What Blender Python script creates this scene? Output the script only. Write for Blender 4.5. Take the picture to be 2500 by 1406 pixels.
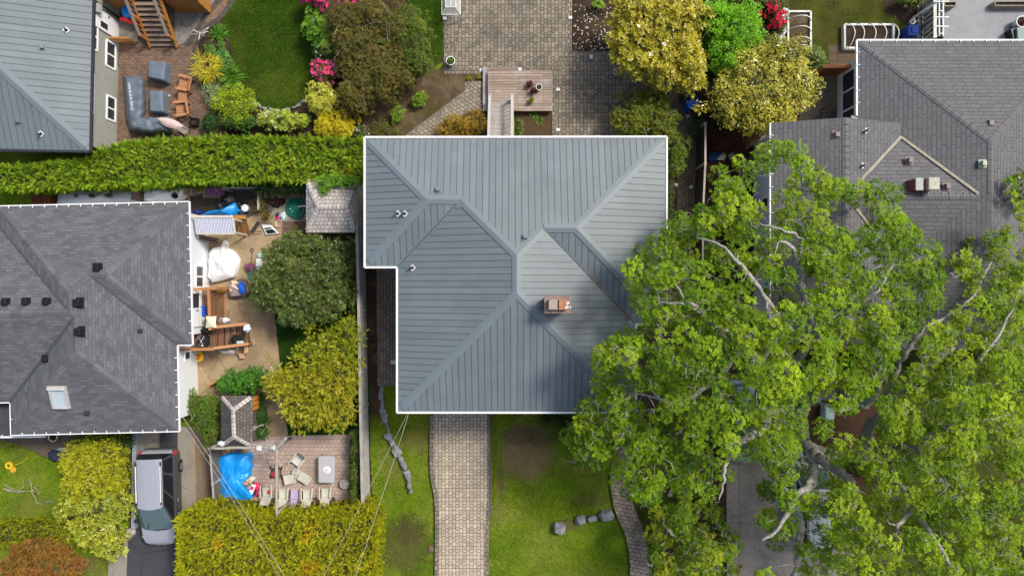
import bpy,bmesh,math
import numpy as np
from mathutils import Vector,Matrix,noise as mnoise

for _o in list(bpy.data.objects):
 bpy.data.objects.remove(_o)
SC = bpy.context.scene
COL = SC.collection
R = math.radians
rng = np.random.default_rng(7)

# ------------------------------------------------------------------ camera, sky, sun, exposure
CAM_H = 37.0            # drone height above the ground, metres
PXM = 46.0              # photograph pixels per metre on the ground
cam = bpy.data.cameras.new('camera')
cam.sensor_width = 36.0
cam.lens = 18.0 * CAM_H / (1250.0 / PXM)
cam.clip_start = 0.5
cam.clip_end = 2000.0
camo = bpy.data.objects.new('camera',cam)
camo.location = (0,0,CAM_H)
COL.objects.link(camo)
SC.camera = camo

SUN_DIR = Vector((0.64,0.46,1.0)).normalized()
SUN_EL = math.asin(SUN_DIR.z)
w = bpy.data.worlds.new('World')
SC.world = w
w.use_nodes = True
nt = w.node_tree
sky = nt.nodes.new('ShaderNodeTexSky')
sky.sky_type = 'NISHITA'
sky.sun_disc = False
sky.sun_elevation = SUN_EL
sky.sun_rotation = math.atan2(SUN_DIR.x,SUN_DIR.y)
sky.air_density = 1.0
sky.dust_density = 4.0
bg = nt.nodes['Background']
bg.inputs['Strength'].default_value = 0.14
nt.links.new(sky.outputs[0],bg.inputs[0])
sun = bpy.data.lights.new('sun','SUN')
sun.energy = 2.8
sun.angle = R(11)
sun.color = (1.0,0.95,0.85)
suno = bpy.data.objects.new('sun',sun)
suno.rotation_euler = (-SUN_DIR).to_track_quat('-Z','Y').to_euler()
suno.location = (20,15,60)
COL.objects.link(suno)
SC.view_settings.view_transform = 'Standard'
SC.view_settings.look = 'None'
SC.view_settings.exposure = 0.33
SC.view_settings.gamma = 1.0


def P(px,py,z=0.0):
 """photograph pixel at height z -> world point"""
 k = (1.0 - z / CAM_H) / PXM
 return Vector(((px - 1250.0) * k,(703.0 - py) * k,z))


def ML(px,z=0.0):
 """length in photo pixels at height z -> metres"""
 return px * (1.0 - z / CAM_H) / PXM


# ------------------------------------------------------------------ materials
MATS = {}


def base_mat(name,rough=0.7,spec=0.3,metal=0.0):
 m = bpy.data.materials.new(name)
 m.use_nodes = True
 b = m.node_tree.nodes['Principled BSDF']
 b.inputs['Roughness'].default_value = rough
 b.inputs['Specular IOR Level'].default_value = spec
 b.inputs['Metallic'].default_value = metal
 return m,m.node_tree,b


def rgb(c):
 return (c[0],c[1],c[2],1.0)


def tex_noise(nt,vec,scale,detail=3.0,rough=0.6,dist=0.0):
 n = nt.nodes.new('ShaderNodeTexNoise')
 n.inputs['Scale'].default_value = scale
 n.inputs['Detail'].default_value = detail
 n.inputs['Roughness'].default_value = rough
 n.inputs['Distortion'].default_value = dist
 if vec is not None:
  nt.links.new(vec,n.inputs['Vector'])
 return n.outputs['Fac']


def maprange(nt,v,a,b,c,d,smooth=False):
 n = nt.nodes.new('ShaderNodeMapRange')
 if smooth:
  n.interpolation_type = 'SMOOTHSTEP'
 nt.links.new(v,n.inputs[0])
 for i,x in enumerate((a,b,c,d)):
  n.inputs[i + 1].default_value = x
 return n.outputs[0]


def mixc(nt,fac,a,b,mode='MIX'):
 n = nt.nodes.new('ShaderNodeMix')
 n.data_type = 'RGBA'
 n.blend_type = mode
 if isinstance(fac,(int,float)):
  n.inputs[0].default_value = fac
 else:
  nt.links.new(fac,n.inputs[0])
 for s,x in ((6,a),(7,b)):
  if isinstance(x,(tuple,list)):
   n.inputs[s].default_value = rgb(x)
  else:
   nt.links.new(x,n.inputs[s])
 return n.outputs[2]


def bump(nt,b,h,strength=0.3,dist=0.02):
 n = nt.nodes.new('ShaderNodeBump')
 n.inputs['Strength'].default_value = strength
 n.inputs['Distance'].default_value = dist
 nt.links.new(h,n.inputs['Height'])
 nt.links.new(n.outputs[0],b.inputs['Normal'])


def coords(nt,which='Object'):
 n = nt.nodes.new('ShaderNodeTexCoord')
 return n.outputs[which]


def mapping(nt,vec,scale=(1,1,1),rot=0.0,loc=(0,0,0)):
 n = nt.nodes.new('ShaderNodeMapping')
 n.inputs['Scale'].default_value = scale
 n.inputs['Rotation'].default_value = (0,0,rot)
 n.inputs['Location'].default_value = loc
 nt.links.new(vec,n.inputs['Vector'])
 return n.outputs[0]


def mat(name,col,rough=0.7,metal=0.0,spec=0.3,var=0.18,scale=6.0,bmp=0.0):
 """plain material with a natural mottling of its own colour"""
 if name in MATS:
  return MATS[name]
 m,nt,b = base_mat(name,rough,spec,metal)
 v = coords(nt)
 f = tex_noise(nt,v,scale,4.0)
 f = maprange(nt,f,0.3,0.7,0.0,1.0)
 lo = [c * (1 - var) for c in col]
 hi = [min(c * (1 + var),1.0) for c in col]
 nt.links.new(mixc(nt,f,lo,hi),b.inputs['Base Color'])
 if bmp:
  bump(nt,b,tex_noise(nt,v,scale * 4,3.0),bmp,0.02)
 MATS[name] = m
 return m


def glass_mat(name,col,rough=0.06):
 if name in MATS:
  return MATS[name]
 m,nt,b = base_mat(name,rough,0.6)
 b.inputs['Base Color'].default_value = rgb(col)
 MATS[name] = m
 return m


def brick_mat(name,c1,c2,mortar,bw,bh,msize=0.012,rot=0.0,uv=False,offset=0.5,dirt=0.35,
  dirt_col=(0.05,0.045,0.03),rough=0.8,bmp=0.35,bias=0.0,dscale=0.5,squash=1.0,sfreq=2,grime=None):
 """pavers and shingles: rows of units with their own tone each"""
 m,nt,b = base_mat(name,rough,0.2)
 v = coords(nt,'UV' if uv else 'Object')
 vv = mapping(nt,v,(1,1,1),rot)
 wob = nt.nodes.new('ShaderNodeTexNoise')
 wob.inputs['Scale'].default_value = 2.0
 nt.links.new(vv,wob.inputs['Vector'])
 ad = nt.nodes.new('ShaderNodeVectorMath')
 ad.operation = 'MULTIPLY_ADD'
 nt.links.new(wob.outputs['Color'],ad.inputs[0])
 ad.inputs[1].default_value = (0.02,0.02,0)
 nt.links.new(vv,ad.inputs[2])
 t = nt.nodes.new('ShaderNodeTexBrick')
 t.inputs['Scale'].default_value = 1.0
 t.inputs['Brick Width'].default_value = bw
 t.inputs['Row Height'].default_value = bh
 t.inputs['Mortar Size'].default_value = msize
 t.inputs['Mortar Smooth'].default_value = 0.2
 t.inputs['Bias'].default_value = bias
 t.offset = offset
 t.squash = squash
 t.squash_frequency = sfreq
 t.inputs['Color1'].default_value = rgb(c1)
 t.inputs['Color2'].default_value = rgb(c2)
 t.inputs['Mortar'].default_value = rgb(mortar)
 nt.links.new(ad.outputs[0],t.inputs['Vector'])
 big = maprange(nt,tex_noise(nt,v,dscale,5.0,0.65),0.42,0.68,0.0,dirt)
 c = mixc(nt,big,t.outputs['Color'],dirt_col)
 fine = maprange(nt,tex_noise(nt,v,14.0,3.0),0.25,0.75,0.8,1.2)
 c2_ = nt.nodes.new('ShaderNodeVectorMath')
 c2_.operation = 'SCALE'
 nt.links.new(c,c2_.inputs[0])
 nt.links.new(fine,c2_.inputs['Scale'])
 nt.links.new(c2_.outputs[0],b.inputs['Base Color'])
 inv = nt.nodes.new('ShaderNodeMath')
 inv.operation = 'SUBTRACT'
 inv.inputs[0].default_value = 1.0
 nt.links.new(t.outputs['Fac'],inv.inputs[1])
 bump(nt,b,inv.outputs[0],bmp,0.012)
 MATS[name] = m
 return m


def patch_mask(nt,v,px,py,rx,ry,soft=0.3,nz=1.5,scale=2.2):
 """0..1 mask of a worn or bare patch with a ragged outline, world position from pixels"""
 c = P(px,py)
 s = nt.nodes.new('ShaderNodeVectorMath')
 s.operation = 'SUBTRACT'
 nt.links.new(v,s.inputs[0])
 s.inputs[1].default_value = (c.x,c.y,0)
 s2 = nt.nodes.new('ShaderNodeVectorMath')
 s2.operation = 'MULTIPLY'
 nt.links.new(s.outputs[0],s2.inputs[0])
 s2.inputs[1].default_value = (PXM / rx,PXM / ry,0)
 ln = nt.nodes.new('ShaderNodeVectorMath')
 ln.operation = 'LENGTH'
 nt.links.new(s2.outputs[0],ln.inputs[0])
 n = tex_noise(nt,v,scale,5.0,0.7)
 a = nt.nodes.new('ShaderNodeMath')
 a.operation = 'MULTIPLY_ADD'
 nt.links.new(n,a.inputs[0])
 a.inputs[1].default_value = nz
 nt.links.new(ln.outputs['Value'],a.inputs[2])
 return maprange(nt,a.outputs[0],1 + nz * 0.5 - soft,1 + nz * 0.5 + soft,1.0,0.0,True)


def grass_mat(name,dark,mid,lite,dry,dryamt=0.35,patches=()):
 m,nt,b = base_mat(name,0.95,0.08)
 v = coords(nt)
 f1 = tex_noise(nt,v,9.0,4.0,0.75)
 f2 = tex_noise(nt,v,0.9,5.0,0.65)
 f3 = tex_noise(nt,v,0.28,4.0,0.6)
 c = mixc(nt,maprange(nt,f1,0.34,0.66,0,1),dark,mid)
 c = mixc(nt,maprange(nt,f2,0.42,0.68,0,0.85),c,lite)
 c = mixc(nt,maprange(nt,f3,0.45,0.65,0,dryamt),c,dry)
 st = tex_noise(nt,mapping(nt,v,(22,60,20),0.5),1.0,3.0,0.7)
 c = mixc(nt,maprange(nt,st,0.52,0.75,0,0.55),c,dark)
 f4 = tex_noise(nt,mapping(nt,v,(1,1,1),0,(31,7,0)),18.0,2.0)
 for (px,py,rx,ry,col,amt) in patches:
  k = patch_mask(nt,v,px,py,rx,ry)
  cc = mixc(nt,maprange(nt,f4,0.35,0.65,0,1),[x * 0.55 for x in col],[x * 1.35 for x in col])
  mm = nt.nodes.new('ShaderNodeMath')
  mm.operation = 'MULTIPLY'
  nt.links.new(k,mm.inputs[0])
  mm.inputs[1].default_value = amt
  c = mixc(nt,mm.outputs[0],c,cc)
 nt.links.new(c,b.inputs['Base Color'])
 bump(nt,b,tex_noise(nt,v,26.0,4.0,0.8),0.9,0.05)
 MATS[name] = m
 return m


def soil_mat(name,a,b_,c_,scale=3.0,moss=None,mossamt=0.6):
 m,nt,b = base_mat(name,0.95,0.1)
 v = coords(nt)
 f1 = tex_noise(nt,v,scale * 5,5.0,0.75)
 f2 = tex_noise(nt,v,scale * 0.35,5.0,0.65)
 c = mixc(nt,maprange(nt,f1,0.32,0.68,0,1),a,b_)
 c = mixc(nt,maprange(nt,f2,0.45,0.65,0,0.8),c,c_)
 if moss:
  f3 = tex_noise(nt,mapping(nt,v,(1,1,1),0,(9,4,0)),0.8,6.0,0.7)
  c = mixc(nt,maprange(nt,f3,0.48,0.62,0,mossamt),c,moss)
 nt.links.new(c,b.inputs['Base Color'])
 bump(nt,b,f1,0.8,0.05)
 MATS[name] = m
 return m


def concrete_mat(name,col,stain,amt=0.6,scale=0.7,joint=None):
 m,nt,b = base_mat(name,0.9,0.15)
 v = coords(nt)
 f1 = tex_noise(nt,v,20.0,4.0,0.7)
 f2 = tex_noise(nt,v,scale,6.0,0.7,0.4)
 f3 = tex_noise(nt,v,3.0,5.0,0.7)
 c = mixc(nt,maprange(nt,f1,0.3,0.7,0,1),[x * 0.86 for x in col],[x * 1.1 for x in col])
 c = mixc(nt,maprange(nt,f2,0.45,0.72,0,amt),c,stain)
 c = mixc(nt,maprange(nt,f3,0.55,0.75,0,amt * 0.6),c,stain)
 vor = nt.nodes.new('ShaderNodeTexVoronoi')
 vor.feature = 'DISTANCE_TO_EDGE'
 vor.inputs['Scale'].default_value = 0.42
 wv = nt.nodes.new('ShaderNodeVectorMath')
 wv.operation = 'MULTIPLY_ADD'
 nn = nt.nodes.new('ShaderNodeTexNoise')
 nn.inputs['Scale'].default_value = 1.5
 nt.links.new(v,nn.inputs['Vector'])
 nt.links.new(nn.outputs['Color'],wv.inputs[0])
 wv.inputs[1].default_value = (0.5,0.5,0)
 nt.links.new(v,wv.inputs[2])
 nt.links.new(wv.outputs[0],vor.inputs['Vector'])
 c = mixc(nt,maprange(nt,vor.outputs['Distance'],0.0,0.012,0.6,0.0),c,[x * 0.3 for x in col])
 if joint:
  t = nt.nodes.new('ShaderNodeTexBrick')
  t.offset = 0.0
  for k,x in (('Scale',1.0),('Brick Width',joint[0]),('Row Height',joint[1]),('Mortar Size',0.012)):
   t.inputs[k].default_value = x
  nt.links.new(v,t.inputs['Vector'])
  c = mixc(nt,t.outputs['Fac'],c,[x * 0.35 for x in col])
 nt.links.new(c,b.inputs['Base Color'])
 bump(nt,b,f1,0.25,0.01)
 MATS[name] = m
 return m


def wood_mat(name,a,b_,plank=0.0,axis=0,rough=0.75,stain=None,uv=False):
 """boards with grain running along x (axis 0) or y (axis 1)"""
 if name in MATS:
  return MATS[name]
 m,nt,b = base_mat(name,rough,0.25)
 v = coords(nt)
 g = tex_noise(nt,mapping(nt,v,(1.2,22,22) if axis == 0 else (22,1.2,22)),1.0,4.0,0.6)
 c = mixc(nt,maprange(nt,g,0.35,0.65,0,1),a,b_)
 if stain:
  c = mixc(nt,maprange(nt,tex_noise(nt,v,1.6,5.0,0.7),0.5,0.7,0,0.8),c,stain)
 if plank:
  t = nt.nodes.new('ShaderNodeTexBrick')
  for k,x in (('Scale',1.0),('Brick Width',2.6),('Row Height',plank),('Mortar Size',0.007)):
   t.inputs[k].default_value = x
  t.inputs['Color1'].default_value = (0.75,0.75,0.75,1)
  t.inputs['Color2'].default_value = (1.1,1.1,1.1,1)
  t.inputs['Mortar'].default_value = (0.12,0.1,0.08,1)
  nt.links.new(mapping(nt,v,(1,1,1),0 if axis == 0 else R(90)),t.inputs['Vector'])
  c = mixc(nt,1.0,c,t.outputs['Color'],'MULTIPLY')
 nt.links.new(c,b.inputs['Base Color'])
 MATS[name] = m
 return m


def leaf_mat(name,trans=0.3,rough=0.5,spec=0.25):
 """leaf: colour from the leaf's own tint, some light passes through"""
 if name in MATS:
  return MATS[name]
 m,nt,b = base_mat(name,rough,spec)
 at = nt.nodes.new('ShaderNodeAttribute')
 at.attribute_name = 'tint'
 nt.links.new(at.outputs['Color'],b.inputs['Base Color'])
 tr = nt.nodes.new('ShaderNodeBsdfTranslucent')
 sc = nt.nodes.new('ShaderNodeVectorMath')
 sc.operation = 'MULTIPLY'
 nt.links.new(at.outputs['Color'],sc.inputs[0])
 sc.inputs[1].default_value = (1.5,1.35,0.7)
 nt.links.new(sc.outputs[0],tr.inputs['Color'])
 mx = nt.nodes.new('ShaderNodeMixShader')
 mx.inputs[0].default_value = trans
 nt.links.new(b.outputs[0],mx.inputs[1])
 nt.links.new(tr.outputs[0],mx.inputs[2])
 nt.links.new(mx.outputs[0],nt.nodes['Material Output'].inputs['Surface'])
 MATS[name] = m
 return m


# ------------------------------------------------------------------ mesh builder
class MB:
 def __init__(self):
  self.v,self.f,self.mi,self.uv,self.sm,self.mats = [],[],[],[],[],[]

 def _m(self,m):
  if m not in self.mats:
   self.mats.append(m)
  return self.mats.index(m)

 def add(self,verts,faces,m,uvs=None,smooth=False):
  o = len(self.v)
  self.v += [tuple(p) for p in verts]
  k = self._m(m)
  for i,f in enumerate(faces):
   self.f.append([o + a for a in f])
   self.mi.append(k)
   self.sm.append(smooth)
   self.uv.append(uvs[i] if uvs else None)
  return self

 def face(self,pts,m,uv=None):
  return self.add(pts,[list(range(len(pts)))],m,[uv] if uv else None)

 def box(self,c,s,m,rz=0.0,taper=1.0):
  x,y,z = s[0] / 2,s[1] / 2,s[2] / 2
  ca,sa = math.cos(rz),math.sin(rz)
  vs = []
  for dz,k in ((-z,1.0),(z,taper)):
   for dx,dy in ((-x,-y),(x,-y),(x,y),(-x,y)):
    dx,dy = dx * k,dy * k
    vs.append((c[0] + dx * ca - dy * sa,c[1] + dx * sa + dy * ca,c[2] + dz))
  return self.add(vs,[(3,2,1,0),(4,5,6,7),(0,1,5,4),(1,2,6,5),(2,3,7,6),(3,0,4,7)],m)

 def beam(self,p,q,wd,ht,m):
  """bar from p to q, wd wide (horizontally), ht high"""
  p,q = Vector(p),Vector(q)
  d = (q - p).normalized()
  up = Vector((0,0,1)) if abs(d.z) < 0.95 else Vector((0,1,0))
  s = d.cross(up).normalized() * wd / 2
  u = s.cross(d).normalized() * ht / 2
  vs = [p - s - u,p + s - u,p + s + u,p - s + u,q - s - u,q + s - u,q + s + u,q - s + u]
  return self.add(vs,[(0,1,2,3),(7,6,5,4),(1,0,4,5),(2,1,5,6),(3,2,6,7),(0,3,7,4)],m)

 def tube(self,pts,r,m,n=8,caps=True):
  pts = [Vector(p) for p in pts]
  k = len(pts)
  rs = r if isinstance(r,(list,tuple)) else [r] * k
  vs,fs = [],[]
  ref = Vector((0.13,0.31,0.94)).normalized()
  for i,p in enumerate(pts):
   d = (pts[min(i + 1,k - 1)] - pts[max(i - 1,0)])
   if d.length < 1e-6:
    d = Vector((0,0,1))
   d.normalize()
   rr = ref if abs(d.dot(ref)) < 0.95 else Vector((1,0,0))
   a = d.cross(rr).normalized()
   b = d.cross(a).normalized()
   for j in range(n):
    t = 2 * math.pi * j / n
    vs.append(p + (a * math.cos(t) + b * math.sin(t)) * rs[i])
  for i in range(k - 1):
   for j in range(n):
    fs.append((i * n + j,i * n + (j + 1) % n,(i + 1) * n + (j + 1) % n,(i + 1) * n + j))
  self.add(vs,fs,m,smooth=n > 5)
  if caps:
   o = len(self.v) - len(vs)
   km = self._m(m)
   for ring in (list(range(n))[::-1],list(range((k - 1) * n,k * n))):
    self.f.append([o + a for a in ring])
    self.mi.append(km)
    self.sm.append(False)
    self.uv.append(None)
  return self

 def ring(self,c,rad,r,m,n=20,k=6,tilt=None):
  c = Vector(c)
  pts = [c + Vector((math.cos(2 * math.pi * i / n) * rad,math.sin(2 * math.pi * i / n) * rad,0)) for i in range(n + 1)]
  return self.tube(pts,r,m,k,False)

 def prism(self,poly,z0,z1,m,mtop=None):
  n = len(poly)
  area = sum(poly[i][0] * poly[(i + 1) % n][1] - poly[(i + 1) % n][0] * poly[i][1] for i in range(n))
  if area < 0:
   poly = poly[::-1]
  vs = [(p[0],p[1],z0) for p in poly] + [(p[0],p[1],z1) for p in poly]
  self.add(vs,[tuple(range(n))[::-1]] + [(i,(i + 1) % n,n + (i + 1) % n,n + i) for i in range(n)],m)
  self.face([(p[0],p[1],z1) for p in poly],mtop or m)
  return self

 def lathe(self,c,prof,m,n=20,sx=1.0,sy=1.0,smooth=True):
  vs,fs = [],[]
  for (r,z) in prof:
   for j in range(n):
    t = 2 * math.pi * j / n
    vs.append((c[0] + r * math.cos(t) * sx,c[1] + r * math.sin(t) * sy,c[2] + z))
  for i in range(len(prof) - 1):
   for j in range(n):
    fs.append((i * n + j,i * n + (j + 1) % n,(i + 1) * n + (j + 1) % n,(i + 1) * n + j))
  return self.add(vs,fs,m,smooth=smooth)

 def ell(self,c,r,m,nu=16,nv=10,lump=0.0,seed=0,flat=None):
  """ellipsoid, optionally lumpy, optionally cut flat below z = flat"""
  vs,fs = [],[]
  for i in range(nv + 1):
   ph = math.pi * i / nv
   for j in range(nu):
    t = 2 * math.pi * j / nu
    d = Vector((math.sin(ph) * math.cos(t),math.sin(ph) * math.sin(t),math.cos(ph)))
    k = 1.0
    if lump:
     k += lump * mnoise.noise(d * 1.7 + Vector((seed * 3.1,seed * 1.7,seed))) \
      + 0.5 * lump * mnoise.noise(d * 4.3 + Vector((seed,seed * 2.3,5)))
    z = c[2] + d.z * r[2] * k
    if flat is not None:
     z = max(z,flat)
    vs.append((c[0] + d.x * r[0] * k,c[1] + d.y * r[1] * k,z))
  for i in range(nv):
   for j in range(nu):
    fs.append((i * nu + j,(i + 1) * nu + j,(i + 1) * nu + (j + 1) % nu,i * nu + (j + 1) % nu))
  return self.add(vs,fs,m,smooth=True)

 def rbox(self,c,s,m,r=0.03,rz=0.0,seg=3,taper=1.0):
  """box with rounded upright corners and a soft top edge"""
  x,y = s[0] / 2,s[1] / 2
  r = min(r,x * 0.95,y * 0.95)
  base = []
  for (cx,cy,a0) in ((x - r,y - r,0),(-x + r,y - r,90),(-x + r,-y + r,180),(x - r,-y + r,270)):
   for k in range(seg + 1):
    a = R(a0 + 90.0 * k / seg)
    base.append((cx + r * math.cos(a),cy + r * math.sin(a)))
  ca,sa = math.cos(rz),math.sin(rz)
  n = len(base)
  vs = []
  e = min(r * 0.5,s[2] * 0.3)
  for (z,k,ins) in ((0,1,0),(s[2] - e,taper,0),(s[2],taper,e)):
   for (a,b) in base:
    fx = (a * k) * (1 - ins / max(x,1e-4))
    fy = (b * k) * (1 - ins / max(y,1e-4))
    vs.append((c[0] + fx * ca - fy * sa,c[1] + fx * sa + fy * ca,c[2] - s[2] / 2 + z))
  fs = [tuple(range(n))[::-1]]
  for i in range(2):
   fs += [(i * n + j,i * n + (j + 1) % n,(i + 1) * n + (j + 1) % n,(i + 1) * n + j) for j in range(n)]
  fs.append(tuple(range(2 * n,3 * n)))
  return self.add(vs,fs,m)

 def grid(self,pts,m,smooth=True,flip=False):
  """pts[i][j] rows of points"""
  a,b = len(pts),len(pts[0])
  vs = [p for row in pts for p in row]
  fs = []
  for i in range(a - 1):
   for j in range(b - 1):
    q = (i * b + j,i * b + j + 1,(i + 1) * b + j + 1,(i + 1) * b + j)
    fs.append(q[::-1] if flip else q)
  return self.add(vs,fs,m,smooth=smooth)

 def build(self,name,parent=None,local=False,origin=None):
  me = bpy.data.meshes.new(name)
  off = Vector((0,0,0))
  if origin is not None:
   off = Vector(origin)
  elif parent is not None and not local:
   off = ROOTLOC.get(parent.name,Vector((0,0,0)))
  me.from_pydata([(a[0] - off.x,a[1] - off.y,a[2] - off.z) for a in self.v],[],self.f)
  for m in self.mats:
   me.materials.append(m)
  me.polygons.foreach_set('material_index',self.mi)
  me.polygons.foreach_set('use_smooth',self.sm)
  if any(u is not None for u in self.uv):
   lay = me.uv_layers.new(name='UVMap')
   for p,u in zip(me.polygons,self.uv):
    if u is not None:
     for li,uu in zip(p.loop_indices,u):
      lay.data[li].uv = uu
  me.update()
  o = bpy.data.objects.new(name,me)
  COL.objects.link(o)
  if parent is not None:
   o.parent = parent
   ROOTLOC[o.name] = Vector((0,0,0)) if local else ROOTLOC.get(parent.name,Vector((0,0,0)))
  elif origin is not None:
   o.location = off
   ROOTLOC[o.name] = off
  return o


ROOTLOC = {}


def tag(o,label,cat,group=None):
 if not 4 <= len(label.split()) <= 16:
  print('LABEL',len(label.split()),label)
 o['label'] = label
 o['category'] = cat
 if group:
  o['group'] = group
 return o


def thing(name,label,cat,loc=(0,0,0),rz=0.0,group=None):
 o = bpy.data.objects.new(name,None)
 o.empty_display_size = 0.3
 o.location = loc
 o.rotation_euler = (0,0,rz)
 COL.objects.link(o)
 ROOTLOC[o.name] = Vector(loc)
 return tag(o,label,cat,group)


def copy_thing(o,loc,rz=None,label=None,group=None):
 def rec(a,par):
  c = a.copy()
  COL.objects.link(c)
  c.parent = par
  for ch in list(a.children):
   rec(ch,c)
  return c
 c = rec(o,None)
 c.location = loc
 ROOTLOC[c.name] = Vector(loc)
 if rz is not None:
  c.rotation_euler = (0,0,rz)
 if label:
  c['label'] = label
 if group:
  c['group'] = group
 return c


def struct(o,kind='structure'):
 o['kind'] = kind
 return o
# ------------------------------------------------------------------ the ground and what is laid on it
G_FRONT = grass_mat('front_lawn_grass',(0.06,0.11,0.005),(0.135,0.23,0.009),(0.18,0.26,0.014),(0.28,0.25,0.06),0.45,patches=(
 (1285,1105,62,68,(0.23,0.155,0.08),0.9),(1265,1060,45,26,(0.11,0.08,0.04),0.7),
 (1330,1060,60,30,(0.1,0.075,0.03),0.6),(1222,1175,9,45,(0.13,0.08,0.04),0.7),
 (985,1335,70,70,(0.075,0.065,0.025),0.75),(1000,1290,40,40,(0.065,0.055,0.025),0.6),
 (955,1120,32,55,(0.19,0.16,0.06),0.55),(1015,1075,36,34,(0.17,0.13,0.05),0.6),
 (1215,1250,22,30,(0.2,0.18,0.06),0.5),(1390,1280,30,14,(0.13,0.095,0.04),0.75),
 (1450,1220,60,14,(0.15,0.11,0.05),0.5),(905,960,24,80,(0.075,0.055,0.03),0.9),
 (90,1235,60,30,(0.13,0.13,0.03),0.5),(200,1385,55,30,(0.11,0.085,0.045),0.6)))
G_BACK = grass_mat('back_lawn_grass',(0.012,0.032,0.002),(0.03,0.075,0.004),(0.048,0.095,0.006),(0.085,0.105,0.014),0.25,patches=(
 (700,215,90,40,(0.105,0.135,0.014),0.5),(585,150,14,90,(0.09,0.08,0.02),0.35)))
G_SHADE = grass_mat('shade_grass',(0.018,0.03,0.004),(0.045,0.07,0.009),(0.075,0.085,0.016),(0.1,0.075,0.03),0.5)  # darker grass: the shade under the oaks is put into its colour
SOIL = soil_mat('garden_soil',(0.022,0.015,0.01),(0.055,0.037,0.024),(0.085,0.06,0.04))
SOIL_MOSS = soil_mat('mossy_dirt',(0.05,0.034,0.02),(0.11,0.08,0.045),(0.16,0.125,0.075),3.0,(0.06,0.055,0.012),0.75)
MULCH = soil_mat('bark_mulch',(0.028,0.016,0.011),(0.1,0.052,0.034),(0.06,0.036,0.024),4.0)
DIRT = soil_mat('packed_dirt',(0.15,0.11,0.075),(0.24,0.18,0.12),(0.19,0.135,0.09),2.0)
PAV_DRIVE = brick_mat('driveway_pavers',(0.5,0.42,0.32),(0.34,0.29,0.225),(0.08,0.065,0.05),0.235,0.185,0.014,R(90),dirt=0.3,dirt_col=(0.12,0.085,0.055),squash=0.72,sfreq=2)
PAV_BACK = brick_mat('patio_pavers',(0.3,0.255,0.19),(0.155,0.14,0.112),(0.04,0.035,0.028),0.25,0.19,0.014,R(90),dirt=0.55,dirt_col=(0.06,0.052,0.04),squash=0.72,sfreq=2)
PAV_DIAG = brick_mat('garden_path_pavers',(0.33,0.28,0.205),(0.19,0.17,0.14),(0.04,0.035,0.028),0.24,0.19,0.014,R(37),dirt=0.3)
PAV_BROWN = brick_mat('brown_patio_pavers',(0.25,0.155,0.1),(0.14,0.095,0.072),(0.04,0.03,0.025),0.22,0.115,0.01,0.0,dirt=0.45,dirt_col=(0.05,0.04,0.034))
PAV_PINK = brick_mat('pink_patio_pavers',(0.44,0.335,0.285),(0.35,0.265,0.23),(0.18,0.135,0.115),0.22,0.21,0.011,0.0,offset=0.5,dirt=0.4,dirt_col=(0.22,0.175,0.145))
PAV_SIDE = brick_mat('side_path_pavers',(0.25,0.19,0.14),(0.165,0.135,0.105),(0.035,0.03,0.025),0.24,0.17,0.014,R(90),dirt=0.5)
EDGE_PAV = brick_mat('edging_pavers',(0.27,0.23,0.175),(0.17,0.15,0.125),(0.035,0.03,0.024),0.2,0.24,0.016,0.0,dirt=0.4)
EDGE_GREY = brick_mat('grey_edging_pavers',(0.1,0.092,0.085),(0.065,0.06,0.058),(0.02,0.02,0.02),0.12,0.3,0.01,0.4,dirt=0.4)
CONC_TAN = concrete_mat('tan_concrete',(0.34,0.255,0.155),(0.15,0.105,0.062),0.75)
CONC_GREY = concrete_mat('grey_concrete',(0.25,0.23,0.19),(0.12,0.1,0.075),0.5)
CONC_DARK = concrete_mat('driveway_concrete',(0.32,0.28,0.235),(0.13,0.11,0.085),0.7,joint=(6,3.1))
CONC_PALE = concrete_mat('pale_slab',(0.3,0.28,0.22),(0.16,0.14,0.1),0.6,joint=(0.9,0.9))
ASPH = concrete_mat('asphalt',(0.055,0.058,0.066),(0.03,0.03,0.032),0.5)
DARKPAV = brick_mat('mossy_slabs',(0.085,0.068,0.05),(0.05,0.042,0.034),(0.018,0.015,0.012),0.6,0.6,0.012,dirt=0.6)

m = MB()
m.face([(-300,-300,0),(300,-300,0),(300,300,0),(-300,300,0)],G_FRONT)
struct(m.build('ground'))


def smooth_poly(pts,sub=4):
 """closed Catmull-Rom through the points"""
 out = []
 n = len(pts)
 for i in range(n):
  p0,p1,p2,p3 = (Vector(pts[(i + k - 1) % n]) for k in range(4))
  for s in range(sub):
   t = s / sub
   out.append(0.5 * ((2 * p1) + (p2 - p0) * t + (2 * p0 - 5 * p1 + 4 * p2 - p3) * t * t + (3 * p1 - p0 - 3 * p2 + p3) * t ** 3))
 return out


def smooth_line(pts,sub=6):
 out = []
 n = len(pts)
 for i in range(n - 1):
  p0,p1,p2,p3 = (Vector(pts[min(max(i + k - 1,0),n - 1)]) for k in range(4))
  for s in range(sub):
   t = s / sub
   out.append(0.5 * ((2 * p1) + (p2 - p0) * t + (2 * p0 - 5 * p1 + 4 * p2 - p3) * t * t + (3 * p1 - p0 - 3 * p2 + p3) * t ** 3))
 out.append(Vector(pts[-1]))
 return out


LEVEL = [0]


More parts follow.
